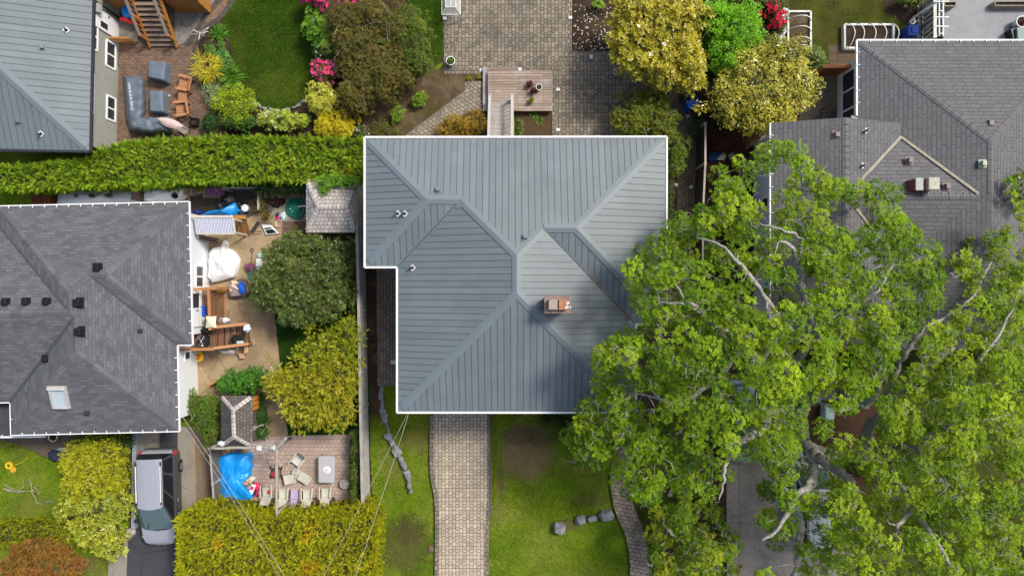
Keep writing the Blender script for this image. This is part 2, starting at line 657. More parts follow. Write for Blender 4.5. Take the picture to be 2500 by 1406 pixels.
def sheet(name,pts,m_,lv=None,curved=False,jag=0.0,kind='structure'):
 """flat laid surface, pixel outline"""
 LEVEL[0] += 1
 z = 0.004 * (LEVEL[0] if lv is None else lv)
 q = smooth_poly([Vector(p) for p in pts]) if curved else [Vector(p) for p in pts]
 if jag:
  d = []
  for i in range(len(q)):
   a,b = q[i],q[(i + 1) % len(q)]
   k = max(1,int((b - a).length / 7))
   for s in range(k):
    p = a + (b - a) * s / k
    d.append(p + Vector((rng.uniform(-jag,jag),rng.uniform(-jag,jag))))
  q = d
 w_ = [P(p[0],p[1]) for p in q]
 bm = bmesh.new()
 vs = [bm.verts.new((p.x,p.y,z)) for p in w_]
 f = bm.faces.new(vs)
 bmesh.ops.triangulate(bm,faces=[f])
 for f in bm.faces:
  if f.normal.z < 0:
   f.normal_flip()
 me = bpy.data.meshes.new(name)
 bm.to_mesh(me)
 bm.free()
 me.materials.append(m_)
 o = bpy.data.objects.new(name,me)
 COL.objects.link(o)
 return struct(o,kind)


def ribbon(name,pts,wd,m_,lv=None,curved=True):
 """strip of given pixel width along a pixel path"""
 LEVEL[0] += 1
 z = 0.004 * (LEVEL[0] if lv is None else lv)
 q = smooth_line(pts) if curved else [Vector(p) for p in pts]
 rows,uvs,s = [],[],0.0
 mb = MB()
 L,Rr = [],[]
 for i,p in enumerate(q):
  d = (q[min(i + 1,len(q) - 1)] - q[max(i - 1,0)]).normalized()
  n = Vector((-d.y,d.x)) * wd / 2
  a,b = p + n,p - n
  L.append(P(a.x,a.y) + Vector((0,0,z)))
  Rr.append(P(b.x,b.y) + Vector((0,0,z)))
 for i in range(len(q) - 1):
  mb.face([Rr[i],Rr[i + 1],L[i + 1],L[i]],m_)
 o = mb.build(name)
 for p in o.data.polygons:
  if p.normal.z < 0:
   p.flip()
 return struct(o)


# left, behind: brown patio, gravel, back lawn, beds
sheet('patio',[(270,-10),(270,350),(560,350),(545,300),(515,240),(490,200),(475,150),(480,110),(500,70),(540,40),(575,-10)],PAV_BROWN)
sheet('bed',[(478,105),(500,70),(560,20),(800,-10),(1010,-10),(1060,90),(1085,150),(1000,200),(905,250),(900,350),(540,350),(520,270),(485,200),(473,140)],SOIL,curved=False,jag=2)
sheet('lawn',[(590,-25),(545,45),(553,80),(563,112),(571,160),(585,205),(620,243),(650,262),(690,269),(735,259),(765,225),(772,150),(770,70),(785,-25)],G_BACK,curved=True)
sheet('side_lawn',[(985,-10),(1083,-10),(1083,135),(1050,175),(1045,100),(1020,40)],G_BACK,jag=3)
ribbon('path_edging',[(575,-5),(537,43),(502,72),(482,105),(474,140),(484,190),(507,235),(532,275),(547,330)],11,EDGE_GREY)
ribbon('path_edging',[(540,-5),(503,38),(482,72),(456,112)],12,EDGE_GREY)
sheet('gravel_bed',[(425,-5),(530,-5),(498,36),(476,72),(450,108),(430,112)],soil_mat('grey_gravel',(0.05,0.046,0.042),(0.36,0.35,0.33),(0.16,0.15,0.14),2.2))
# behind the middle house
sheet('dirt',[(885,350),(892,235),(1000,180),(1083,165),(1083,180),(1192,185),(1192,350)],SOIL_MOSS,jag=2)
sheet('patio',[(1083,-10),(1397,-10),(1397,125),(1348,176),(1083,181)],PAV_BACK)
sheet('patio',[(1349,176),(1399,126),(1500,126),(1545,190),(1535,350),(1349,350)],PAV_BACK)
ribbon('patio_edging',[(1089,-10),(1089,175)],11,EDGE_PAV,curved=False)
ribbon('patio_edging',[(1083,176),(1190,176)],11,EDGE_PAV,curved=False)
ribbon('patio_edging',[(1391,-10),(1391,122),(1345,168)],11,EDGE_PAV,curved=False)
ribbon('patio_edging',[(1353,350),(1353,178),(1401,131),(1495,131)],11,EDGE_PAV,curved=False)
sheet('path',[(965,350),(1135,222),(1135,200),(1182,200),(1182,272),(1140,276),(1052,350)],PAV_DIAG)
ribbon('path_edging',[(970,350),(1138,225)],7,EDGE_PAV,curved=False)
ribbon('path_edging',[(1052,350),(1140,272)],7,EDGE_PAV,curved=False)
sheet('bed',[(1397,-10),(1530,-10),(1510,126),(1397,126)],MULCH if False else SOIL,jag=1.5)
sheet('bed',[(1259,272),(1346,272),(1346,350),(1259,350)],soil_mat('planter_soil',(0.04,0.025,0.014),(0.12,0.075,0.045),(0.08,0.055,0.03),3.0,(0.06,0.07,0.012),0.4))
sheet('bed',[(1520,-10),(1905,-10),(1905,120),(1990,170),(1960,300),(1880,420),(1850,800),(1600,800),(1620,330),(1540,320),(1545,190),(1505,126)],SOIL,jag=2)
ribbon('side_path',[(1535,212),(1590,220),(1640,252),(1668,308),(1682,380),(1684,500),(1672,620),(1655,760),(1648,860)],62,PAV_SIDE)
sheet('yard_lawn',[(1895,-10),(2310,-10),(2310,170),(1990,168),(1900,120)],grass_mat('yard_grass',(0.02,0.03,0.004),(0.06,0.075,0.009),(0.095,0.1,0.016),(0.085,0.062,0.025),0.5),jag=2)
sheet('dirt',[(2150,-10),(2300,-10),(2300,110),(2225,100),(2205,60),(2160,30)],SOIL,jag=4)
sheet('stepping_slabs',[(2020,112),(2050,110),(2052,116),(2104,113),(2104,140),(2096,166),(2024,166)],concrete_mat('mossy_slab',(0.105,0.08,0.052),(0.045,0.035,0.022),0.7,joint=(0.75,0.4)))
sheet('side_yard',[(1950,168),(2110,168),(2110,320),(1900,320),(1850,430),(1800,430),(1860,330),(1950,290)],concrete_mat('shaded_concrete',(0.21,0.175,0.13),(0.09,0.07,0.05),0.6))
sheet('dirt',[(1727,320),(1840,320),(1800,430),(1727,470)],MULCH,jag=3)
# left yard
sheet('yard',[(455,425),(885,425),(885,600),(740,640),(672,740),(682,860),(690,940),(706,1070),(630,1100),(520,1060),(470,1010)],CONC_TAN)
sheet('yard_slabs',[(465,435),(762,435),(762,515),(640,518),(600,535),(600,560),(468,562)],DARKPAV)
sheet('yard_slabs',[(648,478),(752,478),(752,543),(690,548),(660,520)],CONC_PALE)
sheet('yard_slabs',[(690,541),(885,541),(885,585),(690,600)],PAV_BROWN)
sheet('grass_strip',[(668,742),(900,742),(905,1068),(706,1068),(692,960),(684,870)],grass_mat('lush_grass',(0.006,0.022,0.003),(0.018,0.062,0.006),(0.03,0.08,0.008),(0.04,0.06,0.01),0.3),jag=1.5)
sheet('patio',[(515,1092),(690,1062),(890,1058),(905,1245),(515,1245)],PAV_PINK)
sheet('bed',[(858,1058),(905,1058),(910,1260),(520,1270),(525,1236),(700,1236),(850,1228)],SOIL,jag=2)
# left drive
sheet('driveway',[(322,1040),(440,1040),(437,1240),(428,1420),(310,1420),(318,1300)],ASPH)
sheet('parking_slab',[(338,1045),(392,1045),(392,1105),(338,1108)],CONC_GREY)
sheet('walkway',[(437,1040),(474,1040),(479,1245),(437,1250)],CONC_GREY)
ribbon('walkway_edging',[(476,1040),(481,1245)],5,mat('timber_edge',(0.3,0.2,0.13)),curved=False)
sheet('dirt',[(478,1040),(525,1040),(525,1245),(483,1245)],DIRT,jag=1)
sheet('sidewalk',[(266,1420),(272,1330),(300,1305),(335,1285),(335,1300),(316,1318),(312,1420)],CONC_PALE if False else CONC_GREY)
sheet('dirt',[(0,1066),(200,1056),(210,1085),(150,1125),(110,1112),(60,1085),(12,1075)],concrete_mat('worn_path',(0.13,0.105,0.075),(0.06,0.05,0.035),0.6),jag=2)
# middle house: side strip and drive
sheet('dirt',[(888,560),(925,560),(928,930),(940,1005),(905,1005)],SOIL,jag=2)
sheet('side_path',[(919,600),(985,600),(985,938),(924,938)],PAV_SIDE)
sheet('path_step',[(922,925),(985,925),(985,940),(924,940)],EDGE_PAV)
sheet('driveway',[(1058,960),(1190,960),(1192,1180),(1186,1300),(1186,1420),(1069,1420),(1070,1260),(1066,1200),(1057,1140)],PAV_DRIVE)
ribbon('driveway_edging',[(1056,960),(1055,1140),(1064,1200),(1068,1260),(1067,1420)],10,EDGE_PAV)
ribbon('driveway_edging',[(1193,960),(1195,1180),(1189,1300),(1188,1420)],10,EDGE_PAV)
sheet('curb',[(1194,1010),(1199,1010),(1200,1255),(1195,1258)],mat('drive_curb',(0.1,0.08,0.06)))
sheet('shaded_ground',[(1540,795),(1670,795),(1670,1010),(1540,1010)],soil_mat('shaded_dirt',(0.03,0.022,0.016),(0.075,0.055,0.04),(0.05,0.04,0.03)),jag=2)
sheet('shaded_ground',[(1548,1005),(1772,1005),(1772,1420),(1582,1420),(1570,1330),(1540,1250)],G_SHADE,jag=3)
ribbon('front_path',[(1518,1005),(1518,1100),(1512,1170),(1522,1235),(1545,1290),(1558,1350),(1560,1420)],46,brick_mat('front_path_pavers',(0.33,0.265,0.21),(0.21,0.175,0.145),(0.035,0.03,0.025),0.3,0.2,0.014,R(10),dirt=0.35))
# right: drive, mulch, shaded ground
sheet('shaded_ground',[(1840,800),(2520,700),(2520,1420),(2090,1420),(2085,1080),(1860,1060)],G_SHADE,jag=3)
sheet('driveway',[(1770,1060),(2095,1060),(2085,1420),(1772,1420)],CONC_DARK)
sheet('bed',[(1950,985),(2150,985),(2140,1180),(2070,1185),(2050,1100),(1960,1075)],MULCH,jag=2)
sheet('bed',[(1712,1110),(1770,1110),(1770,1262),(1700,1270)],MULCH,jag=2)
sheet('paved_yard',[(1640,870),(1950,850),(1950,1060),(1700,1050)],soil_mat('leaf_litter',(0.03,0.022,0.015),(0.09,0.07,0.05),(0.06,0.045,0.03)),jag=2)
# ------------------------------------------------------------------ houses
def roof_metal(name,col):
 m,nt,b = base_mat(name,0.42,0.45)
 v = coords(nt)
 f = tex_noise(nt,v,0.5,5.0,0.6)
 g = tex_noise(nt,v,7.0,3.0,0.6)
 c = mixc(nt,maprange(nt,f,0.35,0.65,0,1),[x * 0.93 for x in col],[x * 1.06 for x in col])
 c = mixc(nt,maprange(nt,g,0.55,0.8,0,0.2),c,[x * 0.75 for x in col])
 uvm = mapping(nt,coords(nt,'UV'),(5,0.35,1))
 c = mixc(nt,maprange(nt,tex_noise(nt,uvm,1.0,5.0,0.7),0.48,0.75,0,0.5),c,(0.12,0.138,0.13))
 c = mixc(nt,maprange(nt,tex_noise(nt,v,1.1,6.0,0.75),0.6,0.75,0,0.25),c,[x * 1.35 for x in col])
 u = coords(nt,'UV')
 sx = nt.nodes.new('ShaderNodeSeparateXYZ')
 nt.links.new(u,sx.inputs[0])
 dv = nt.nodes.new('ShaderNodeMath')
 dv.operation = 'MULTIPLY_ADD'
 nt.links.new(sx.outputs[0],dv.inputs[0])
 dv.inputs[1].default_value = 1 / .292
 dv.inputs[2].default_value = .5
 fl_ = nt.nodes.new('ShaderNodeMath')
 fl_.operation = 'FLOOR'
 nt.links.new(dv.outputs[0],fl_.inputs[0])
 wn = nt.nodes.new('ShaderNodeTexWhiteNoise')
 wn.noise_dimensions = '1D'
 nt.links.new(fl_.outputs[0],wn.inputs['W'])
 sc_ = nt.nodes.new('ShaderNodeVectorMath')
 sc_.operation = 'SCALE'
 nt.links.new(c,sc_.inputs[0])
 nt.links.new(maprange(nt,wn.outputs['Value'],0,1,.93,1.06),sc_.inputs['Scale'])
 nt.links.new(sc_.outputs[0],b.inputs['Base Color'])
 nt.links.new(maprange(nt,tex_noise(nt,v,2.0,4.0),.3,.7,.34,.56),b.inputs['Roughness'])
 wv = nt.nodes.new('ShaderNodeTexWave')
 wv.bands_direction = 'X'
 wv.inputs['Scale'].default_value = 3.3
 wv.inputs['Distortion'].default_value = 0.0
 nt.links.new(u,wv.inputs['Vector'])
 bump(nt,b,wv.outputs['Fac'],0.15,0.01)
 return m


ROOF_METAL = roof_metal('standing_seam_metal',(0.146,0.176,0.19))
SEAM = mat('seam_metal',(0.085,0.108,0.125),0.45,var=0.1)  # darker than the panels: seam dirt plus the ribs' shadow painted in
CAP_METAL = mat('ridge_cap_metal',(0.149,0.181,0.198),0.42,spec=0.45,var=0.06,scale=1.0)
SHINGLE = brick_mat('asphalt_shingles',(0.088,0.091,0.101),(0.136,0.14,0.152),(0.045,0.042,0.046),0.36,0.145,0.006,uv=True,dirt=0.3,dirt_col=(0.07,0.07,0.075),rough=0.95,offset=0.37,bmp=0.5)
SHINGLE_CAP = brick_mat('shingle_caps',(0.09,0.094,0.105),(0.14,0.144,0.157),(0.06,0.062,0.068),0.5,0.3,0.004,uv=True,dirt=0.15,rough=0.95,bmp=0.2)
SHINGLE_R = brick_mat('grey_shingles',(0.138,0.139,0.146),(0.113,0.114,0.12),(0.055,0.055,0.058),0.5,0.2,0.013,uv=True,dirt=0.35,dirt_col=(0.14,0.135,0.128),rough=0.95,offset=0.3,bmp=0.6)
CEDAR = brick_mat('cedar_shakes',(0.5,0.46,0.43),(0.31,0.28,0.26),(0.09,0.08,0.07),0.2,0.2,0.012,uv=True,dirt=0.5,dirt_col=(0.24,0.22,0.205),rough=0.9,offset=0.4,bmp=0.8)
WHITE = mat('white_paint',(0.78,0.79,0.8),0.5,var=0.05)
STUCCO_GREY = mat('grey_stucco',(0.3,0.305,0.27),0.9,var=0.08,scale=3,bmp=0.3)
STUCCO_WHITE = mat('white_stucco',(0.7,0.73,0.76),0.9,var=0.04,scale=3,bmp=0.2)
GUTTER_DARK = mat('dark_gutter',(0.035,0.038,0.045),0.4,var=0.1)
GLASS = glass_mat('window_glass',(0.03,0.037,0.042))
WOOD_ORANGE = wood_mat('orange_stained_wood',(0.42,0.2,0.045),(0.3,0.13,0.03),rough=0.6)
WOOD_ORANGE_Y = wood_mat('orange_stained_boards',(0.42,0.2,0.045),(0.3,0.13,0.03),axis=1,rough=0.6)
BLACK = mat('black_plastic',(0.012,0.012,0.014),0.45,var=0.2)
BROWN_METAL = mat('brown_vent_metal',(0.2,0.15,0.145),0.5,var=0.1)


def face_uv(poly,p0,p1):
 """u along the eave, v up the slope, in metres"""
 p0,p1 = Vector(p0),Vector(p1)
 u = (p1 - p0)
 u.z = 0
 u.normalize()
 nrm = (Vector(poly[1]) - Vector(poly[0])).cross(Vector(poly[2]) - Vector(poly[0])).normalized()
 v = nrm.cross(u).normalized()
 if v.z < 0:
  v = -v
 return [((Vector(p) - p0).dot(u),(Vector(p) - p0).dot(v)) for p in poly],u,v,nrm if nrm.z > 0 else -nrm


def roof_face(mb,poly,p0,p1,m_):
 poly = [Vector(p) for p in poly]
 uv,u,v,n = face_uv(poly,p0,p1)
 nr = (poly[1] - poly[0]).cross(poly[2] - poly[0])
 if nr.z < 0:
  poly,uv = poly[::-1],uv[::-1]
 mb.face(poly,m_,uv)
 return uv,u,v,n


def seams(mb,poly,p0,p1,step,m_,margin=0.24,wd=0.016,ht=0.02,phase=0.5):
 poly = [Vector(p) for p in poly]
 uv,u,v,n = face_uv(poly,p0,p1)
 us = [a for a,_ in uv]
 p0 = Vector(p0)
 k = math.floor(min(us) / step)
 while k * step < max(us):
  x = (k + phase) * step
  k += 1
  hits = []
  for i in range(len(uv)):
   (a,b),(c,d) = uv[i],uv[(i + 1) % len(uv)]
   if (a - x) * (c - x) < 0:
    hits.append(b + (d - b) * (x - a) / (c - a))
  hits.sort()
  for i in range(0,len(hits) - 1,2):
   lo,hi = hits[i],hits[i + 1] - margin
   if lo < 0.03:
    lo = 0.04
   if lo > 0.05:
    lo += margin * 0.6
   if hi - lo < 0.1:
    continue
   a = p0 + u * x + v * lo + n * (ht / 2)
   b = p0 + u * x + v * hi + n * (ht / 2)
   mb.beam(a,b,wd,ht,m_)


def cap(mb,p,q,drop,wd,m_,lift=0.035):
 """folded cap strip along a ridge or a hip"""
 p,q = Vector(p),Vector(q)
 if p.z < q.z - .3:
  p = p + (q - p).normalized() * wd * 1.25
 elif q.z < p.z - .3:
  q = q + (p - q).normalized() * wd * 1.25
 t = q - p
 h = Vector((t.x,t.y,0)).normalized()
 n = Vector((-h.y,h.x,0))
 L = t.length
 d = n * wd + Vector((0,0,-drop * wd))
 e = -n * wd + Vector((0,0,-drop * wd))
 up = Vector((0,0,lift))
 for s,rev in ((d,False),(e,True)):
  pts = [p + up,q + up,q + s + up,p + s + up]
  uv = [(0,0),(L,0),(L,wd),(0,wd)]
  if rev:
   pass
  else:
   pts,uv = pts[::-1],uv[::-1]
  mb.face(pts,m_,uv)
  low = [p + s + up,q + s + up,q + s,p + s]
  mb.face(low if rev else low[::-1],m_,[(0,0),(L,0),(L,.03),(0,.03)])
 return mb


def gutter(mb,pts,z,m_,wd=0.11,ht=0.12,closed=True):
 n = len(pts)
 for i in range(n if closed else n - 1):
  a,b = Vector(pts[i]),Vector(pts[(i + 1) % n])
  mb.beam((a.x,a.y,z),(b.x,b.y,z),wd,ht,m_)


def gutter_ticks(mb,a,b,z,m_,step=0.62,inward=(0,0)):
 a,b = Vector((a[0],a[1],z)),Vector((b[0],b[1],z))
 d = (b - a)
 n = int(d.length / step)
 h = d.normalized()
 iv = Vector((inward[0],inward[1],0))
 for i in range(1,n):
  c = a + d * (i / n)
  mb.beam(c - iv * 0.03,c + iv * 0.13 + Vector((0,0,0.05)),0.03,0.04,m_)


def vent_cowl(name,label,loc,s,m_,group=None,rz=0.0,tilt=(0,0)):
 """slant-backed roof vent: flange, throat and hood"""
 t = thing(name,label,'roof vent',loc,rz,group)
 a = MB().box((0,0,0.02),(s * 1.5,s * 1.5,0.03),m_)
 a.build('flange',t,True)
 b = MB()
 b.rbox((0,0,0.05 + s * 0.35),(s,s * 1.1,s * 0.6),m_,s * 0.15,taper=0.86)
 b.build('hood',t,True)
 t.rotation_euler = (tilt[0],tilt[1],rz)
 return t


def stack_pipe(label,loc,slope_axis,r=0.05,flash=WHITE,group=None):
 """plumbing stack in a square flashing turned on its corner"""
 t = thing('vent_pipe',label,'vent pipe',loc,0.0,group)
 a = MB()
 s = 0.1
 for dx,dy in ((1,1),(1,-1),(-1,-1),(-1,1)):
  pass
 cs = [(s * 1.35,0),(0,s * 1.35),(-s * 1.35,0),(0,-s * 1.35)]
 for i in range(4):
  p,q = cs[i],cs[(i + 1) % 4]
  a.beam((p[0],p[1],0.045),(q[0],q[1],0.045),0.035,0.03,flash)
 a.build('flashing',t,True)
 b = MB()
 b.tube([(0,0,-0.05),(0,0,0.26)],r,GUTTER_DARK,10)
 b.build('pipe',t,True)
 t.rotation_euler = slope_axis
 return t


def wall_box(mb,poly,z0,z1,m_):
 mb.prism(poly,z0,z1,m_)


def offset_poly(poly,d):
 """shrink a rectilinear polygon by d"""
 n = len(poly)
 area = sum(poly[i][0] * poly[(i + 1) % n][1] - poly[(i + 1) % n][0] * poly[i][1] for i in range(n))
 sg = 1 if area > 0 else -1
 out = []
 for i in range(n):
  a,b,c = Vector(poly[i - 1][:2]),Vector(poly[i][:2]),Vector(poly[(i + 1) % n][:2])
  d1,d2 = (b - a).normalized(),(c - b).normalized()
  n1,n2 = Vector((-d1.y,d1.x)) * sg,Vector((-d2.y,d2.x)) * sg
  k = d / max(1 + n1.dot(n2),0.2)
  out.append(b + (n1 + n2) * k)
 return out


def house_window(root,c,size,nrm,frame=WHITE,name='window',mull=1,glass=GLASS):
 """framed window on a wall: c centre, size (width, height), nrm horizontal wall normal"""
 n = Vector((nrm[0],nrm[1],0)).normalized()
 t = Vector((-n.y,n.x,0))
 c = Vector(c)
 w_,h = size
 f = MB()
 e = 0.09
 z = Vector((0,0,1))
 f.beam(c - t * w_ / 2 - z * h / 2,c + t * w_ / 2 - z * h / 2,0.13,e,frame)
 f.beam(c - t * w_ / 2 + z * h / 2,c + t * w_ / 2 + z * h / 2,0.1,e,frame)
 for s in [-1,1]:
  f.beam(c + t * s * w_ / 2 - z * h / 2,c + t * s * w_ / 2 + z * h / 2,e,0.1,frame)
 for k in range(mull):
  x = (k + 1) / (mull + 1) - 0.5
  f.beam(c + t * x * w_ - z * h / 2,c + t * x * w_ + z * h / 2,0.06,0.08,frame)
 fo = f.build(name,root)
 g = MB()
 a = n * 0.02
 g.face([c + a - t * w_ / 2 - z * h / 2,c + a + t * w_ / 2 - z * h / 2,c + a + t * w_ / 2 + z * h / 2,c + a - t * w_ / 2 + z * h / 2],glass)
 g.build('pane',fo)
 return fo


# ---- the middle house: standing seam metal roof
EZ,PITCH = 5.0,0.333
KE = (1 - EZ / CAM_H) / PXM


def H1(px,py,d=0.0):
 return Vector(((px - 1250) * KE,(703 - py) * KE,EZ + d * KE * PITCH))


t = thing('metal_roof_house','middle house under a blue-grey standing seam metal hip roof with white fascia','house',P(1250,640))
A,B,Cc,D,E_,F,Gg,Hh = (893,338),(1625,337),(1625,789),(1550,789),(1550,1004),(972,1004),(972,650),(893,650)
q1 = (1049,494,156)
q2 = (1128,494,156)     # end of the west ridge, meets the hip of the north and west faces
q3 = (1261,627,289)
q4 = (1261,715,289)
q5 = (1399,563,226)
q6 = (1324,563,226)
faces = [
 ('N',[A,B,q5,q6,q3,q2,q1],A,B),
 ('E',[B,Cc,q5],B,Cc),
 ('S',[Cc,D,q6,q5],Cc,D),
 ('E',[D,E_,q4,q3,q6],D,E_),
 ('S',[E_,F,q4],E_,F),
 ('W',[F,Gg,q2,q3,q4],F,Gg),
 ('S',[Gg,Hh,q1,q2],Gg,Hh),
 ('W',[Hh,A,q1],Hh,A)]
rm,sm = MB(),MB()
for nm,pl,e0,e1 in faces:
 pts = [H1(*p) for p in pl]
 roof_face(rm,pts,H1(*e0),H1(*e1),ROOF_METAL)
 seams(rm,pts,H1(*e0),H1(*e1),0.292,SEAM)
roof = rm.build('roof',t)
cm = MB()
for p,q,dr in ((A,q1,.236),(Hh,q1,.236),(q1,q2,.333),(q2,q3,.236),(q3,q4,.333),(q4,E_,.236),(q4,F,.236),
  (B,q5,.236),(Cc,q5,.236),(q5,q6,.333),(q6,q3,.236)):
 cap(cm,H1(*p),H1(*q),dr,0.2,CAP_METAL)
cm.build('ridge_caps',roof)
for p,q in ((Gg,q2),(D,q6)):
 vm = MB()
 a,b = H1(*p),H1(*q)
 vm.beam(a + Vector((0,0,.015)),b + Vector((0,0,.015)),0.06,0.02,SEAM)
 vm.build('valley',roof)
# leaf debris lying in the east valley
dm = MB()
LITTER = mat('leaf_debris',(0.28,0.15,0.05),0.9,var=0.5,scale=20)
a,b = H1(*D),H1(*q6)
for k in range(90):
 s = rng.uniform(0.03,0.62) ** 1.0
 p = a + (b - a) * s + Vector((rng.normal(0,.035),rng.normal(0,.035),.05))
 r_ = rng.uniform(.015,.05)
 an = rng.uniform(0,6.28)
 dm.face([p + Vector((math.cos(an + i * 1.57) * r_ * (1 if i % 2 else .5),math.sin(an + i * 1.57) * r_ * (1 if i % 2 else .5),rng.uniform(0,.01))) for i in range(4)],LITTER)
dm.build('valley_debris',roof)
eave = [H1(*p) for p in (A,B,Cc,D,E_,F,Gg,Hh)]
ev = [(p.x,p.y) for p in eave]
fm = MB()
gutter(fm,[Vector((p.x,p.y,0)) for p in offset_poly(ev,-0.05)],EZ - 0.03,WHITE,0.085,0.14)
fm.build('fascia',t)
MB().prism(ev,EZ - 0.16,EZ - 0.11,WHITE).build('soffit',t)
wl = MB()
wall_box(wl,offset_poly(ev,0.55),0.0,EZ - 0.16,mat('pale_siding',(0.38,0.36,0.32),0.8,var=0.06))
wl.build('wall',t)
# chimney on the east face
c0 = H1(1361,743)
zr = EZ + 0.333 * (H1(1550,743).x - P(1361,743,6.9).x)
ct = P(1361,743,7.5)
BRICK = brick_mat('chimney_brick',(0.25,0.12,0.08),(0.18,0.09,0.065),(0.2,0.18,0.16),0.22,0.075,0.008,dirt=0.4,dirt_col=(0.1,0.07,0.06))
ch = MB()
ch.box((ct.x,ct.y,6.75),(0.92,0.6,1.5),BRICK)
cho = ch.build('chimney',t)
CAPST = mat('rusty_cap',(0.23,0.165,0.15),0.7,var=0.3,scale=7)
MB().rbox((ct.x,ct.y,7.54),(1.13,0.76,0.09),CAPST,0.02).build('chimney_cap',cho)
fl = MB()
fl.box((ct.x - 0.2,ct.y - 0.0,7.72),(0.36,0.42,0.28),mat('mossy_clay',(0.33,0.26,0.22),0.9,var=0.45,scale=14))
fl.build('flue',cho)
fl = MB()
fl.box((ct.x + 0.22,ct.y - 0.0,7.72),(0.36,0.42,0.28),mat('orange_clay',(0.36,0.16,0.08),0.85,var=0.25,scale=9))
fl.build('flue',cho)
dr = MB()
for k in range(7):
 q = Vector((ct.x + 0.36 + rng.normal(0,.08),ct.y - .05 + rng.normal(0,.1),7.6))
 if q.x < ct.x + .41:
  q.z = 7.875
 an = rng.uniform(0,6)
 dr.face([q + Vector((math.cos(an + i) * rng.uniform(.02,.06),math.sin(an + i) * rng.uniform(.02,.06),0)) for i in range(6)],WHITE)
dr.build('droppings',cho)


def roof1_z(x,y):
 """height of the middle roof at a world point, by the nearest face that holds it"""
 best = None
 for nm,pl,e0,e1 in faces:
  pts = [H1(*p) for p in pl]
  inside = False
  for i in range(len(pts)):
   a,b = pts[i],pts[i - 1]
   if (a.y > y) != (b.y > y) and x < (b.x - a.x) * (y - a.y) / (b.y - a.y) + a.x:
    inside = not inside
  if inside:
   n = (pts[1] - pts[0]).cross(pts[2] - pts[0]).normalized()
   return pts[0].z - ((x - pts[0].x) * n.x + (y - pts[0].y) * n.y) / n.z
 return EZ


def on_roof1(px,py):
 z = 5.5
 for _ in range(4):
  p = P(px,py,z)
  z = roof1_z(p.x,p.y)
 return P(px,py,z)


for px,py,lab in ((972,522,'vent pipe in white diamond flashing near west hip, left of a close pair'),
     (989,522,'vent pipe in white diamond flashing near west hip, right of a close pair'),
     (1008,654,'lone vent pipe in white diamond flashing above the roof notch')):
 stack_pipe(lab,on_roof1(px,py),(0,-math.atan(PITCH),0),group='vent pipes on the middle roof')
for px,py,lab in ((1069,465,'small blue-grey box vent on the north roof face by the west ridge'),
     (1282,580,'small blue-grey box vent low on the north roof face near the central ridge')):
 vent_cowl('roof_vent',lab,on_roof1(px,py),0.2,CAP_METAL,'box vents on the middle roof',tilt=(-math.atan(PITCH),0))

# ---- house at the top left: same metal roof, grey stucco
t = thing('grey_stucco_house','grey stucco house with blue-grey metal roof, top left beside the brown patio','house',P(110,150))
TZ = 3.0
ang = R(-1.2)
cor = P(220,370,TZ)
ux,uy = Vector((math.cos(ang),math.sin(ang),0)),Vector((-math.sin(ang),math.cos(ang),0))


def T1(x,y,z=0.0):
 v = cor + ux * x + uy * y
 return Vector((v.x,v.y,TZ + z))


Wd,Ln = 12.0,17.0
hw = Wd / 2
e = [T1(0,0),T1(0,Ln),T1(-Wd,Ln),T1(-Wd,0)]
r1,r2 = T1(-hw,hw,hw * PITCH),T1(-hw,Ln - hw,hw * PITCH)
rm,sm,cm = MB(),MB(),MB()
for pts in ([e[0],e[1],r2,r1],[e[1],e[2],r2],[e[2],e[3],r1,r2],[e[3],e[0],r1]):
 roof_face(rm,pts,pts[0],pts[1],ROOF_METAL)
 seams(rm,pts,pts[0],pts[1],0.315,SEAM,phase=0.3)
for p,q,dd in ((e[0],r1,.236),(e[3],r1,.236),(e[1],r2,.236),(e[2],r2,.236),(r1,r2,.333)):
 cap(cm,p,q,dd,0.23,CAP_METAL)
roof = rm.build('roof',t)
cm.build('ridge_caps',roof)
fm = MB()
gutter(fm,e,TZ - .05,GUTTER_DARK,0.13,0.13)
fm.build('gutter',t)
ev = [(p.x,p.y) for p in e]
MB().prism(ev,TZ - .18,TZ - .13,GUTTER_DARK).build('soffit',t)
wl = MB()
wp = offset_poly(ev,0.42)
wall_box(wl,wp,0,TZ - .18,STUCCO_GREY)
wl.build('wall',t)
wx = max(p.x for p in wp)


def wall_pt(py_at,y_world,z):
 # point on the east wall at height z whose world y is y_world
 f = (y_world - cor.y) / uy.y
 return Vector((cor.x - 0.42 + uy.x * f,y_world,z))


for (y0,y1,z0,z1,ml) in ((13.9,11.9,1.95,2.55,2),(12.75,11.45,.35,1.15,1),(9.95,8.75,.25,1.0,1),(10.7,8.7,2.2,2.62,1)):
 house_window(t,wall_pt(0,(y0 + y1) / 2,(z0 + z1) / 2),(y0 - y1,z1 - z0),ux,mull=ml)
dd = wall_pt(0,13.55,1.2)
md = MB()
md.box((dd.x + .04,dd.y,1.15),(.08,.95,1.95),WHITE)
do = md.build('door',t)
MB().box((dd.x + .085,dd.y - .2,1.5),(.02,.3,.6),GLASS).build('pane',do)
MB().box((dd.x + .1,dd.y + .38,1.1),(.06,.05,.12),BLACK).build('handle',do)
mp = MB()
pp = wall_pt(0,14.25,0)
mp.tube([(pp.x + .45,pp.y,TZ - .1),(pp.x + .12,pp.y,TZ - .45),(pp.x + .1,pp.y,0.05)],.05,GUTTER_DARK,8)
mp.build('downpipe',t)
mb = MB()
mb.box((pp.x + .14,13.95,2.15),(.24,.45,.3),mat('grey_box',(.35,.36,.35)))
mb.build('meter_box',t)
mb = MB()
mb.box((dd.x + .55,dd.y,.09),(1.0,1.1,.18),CONC_GREY)
mb.build('stoop',t)


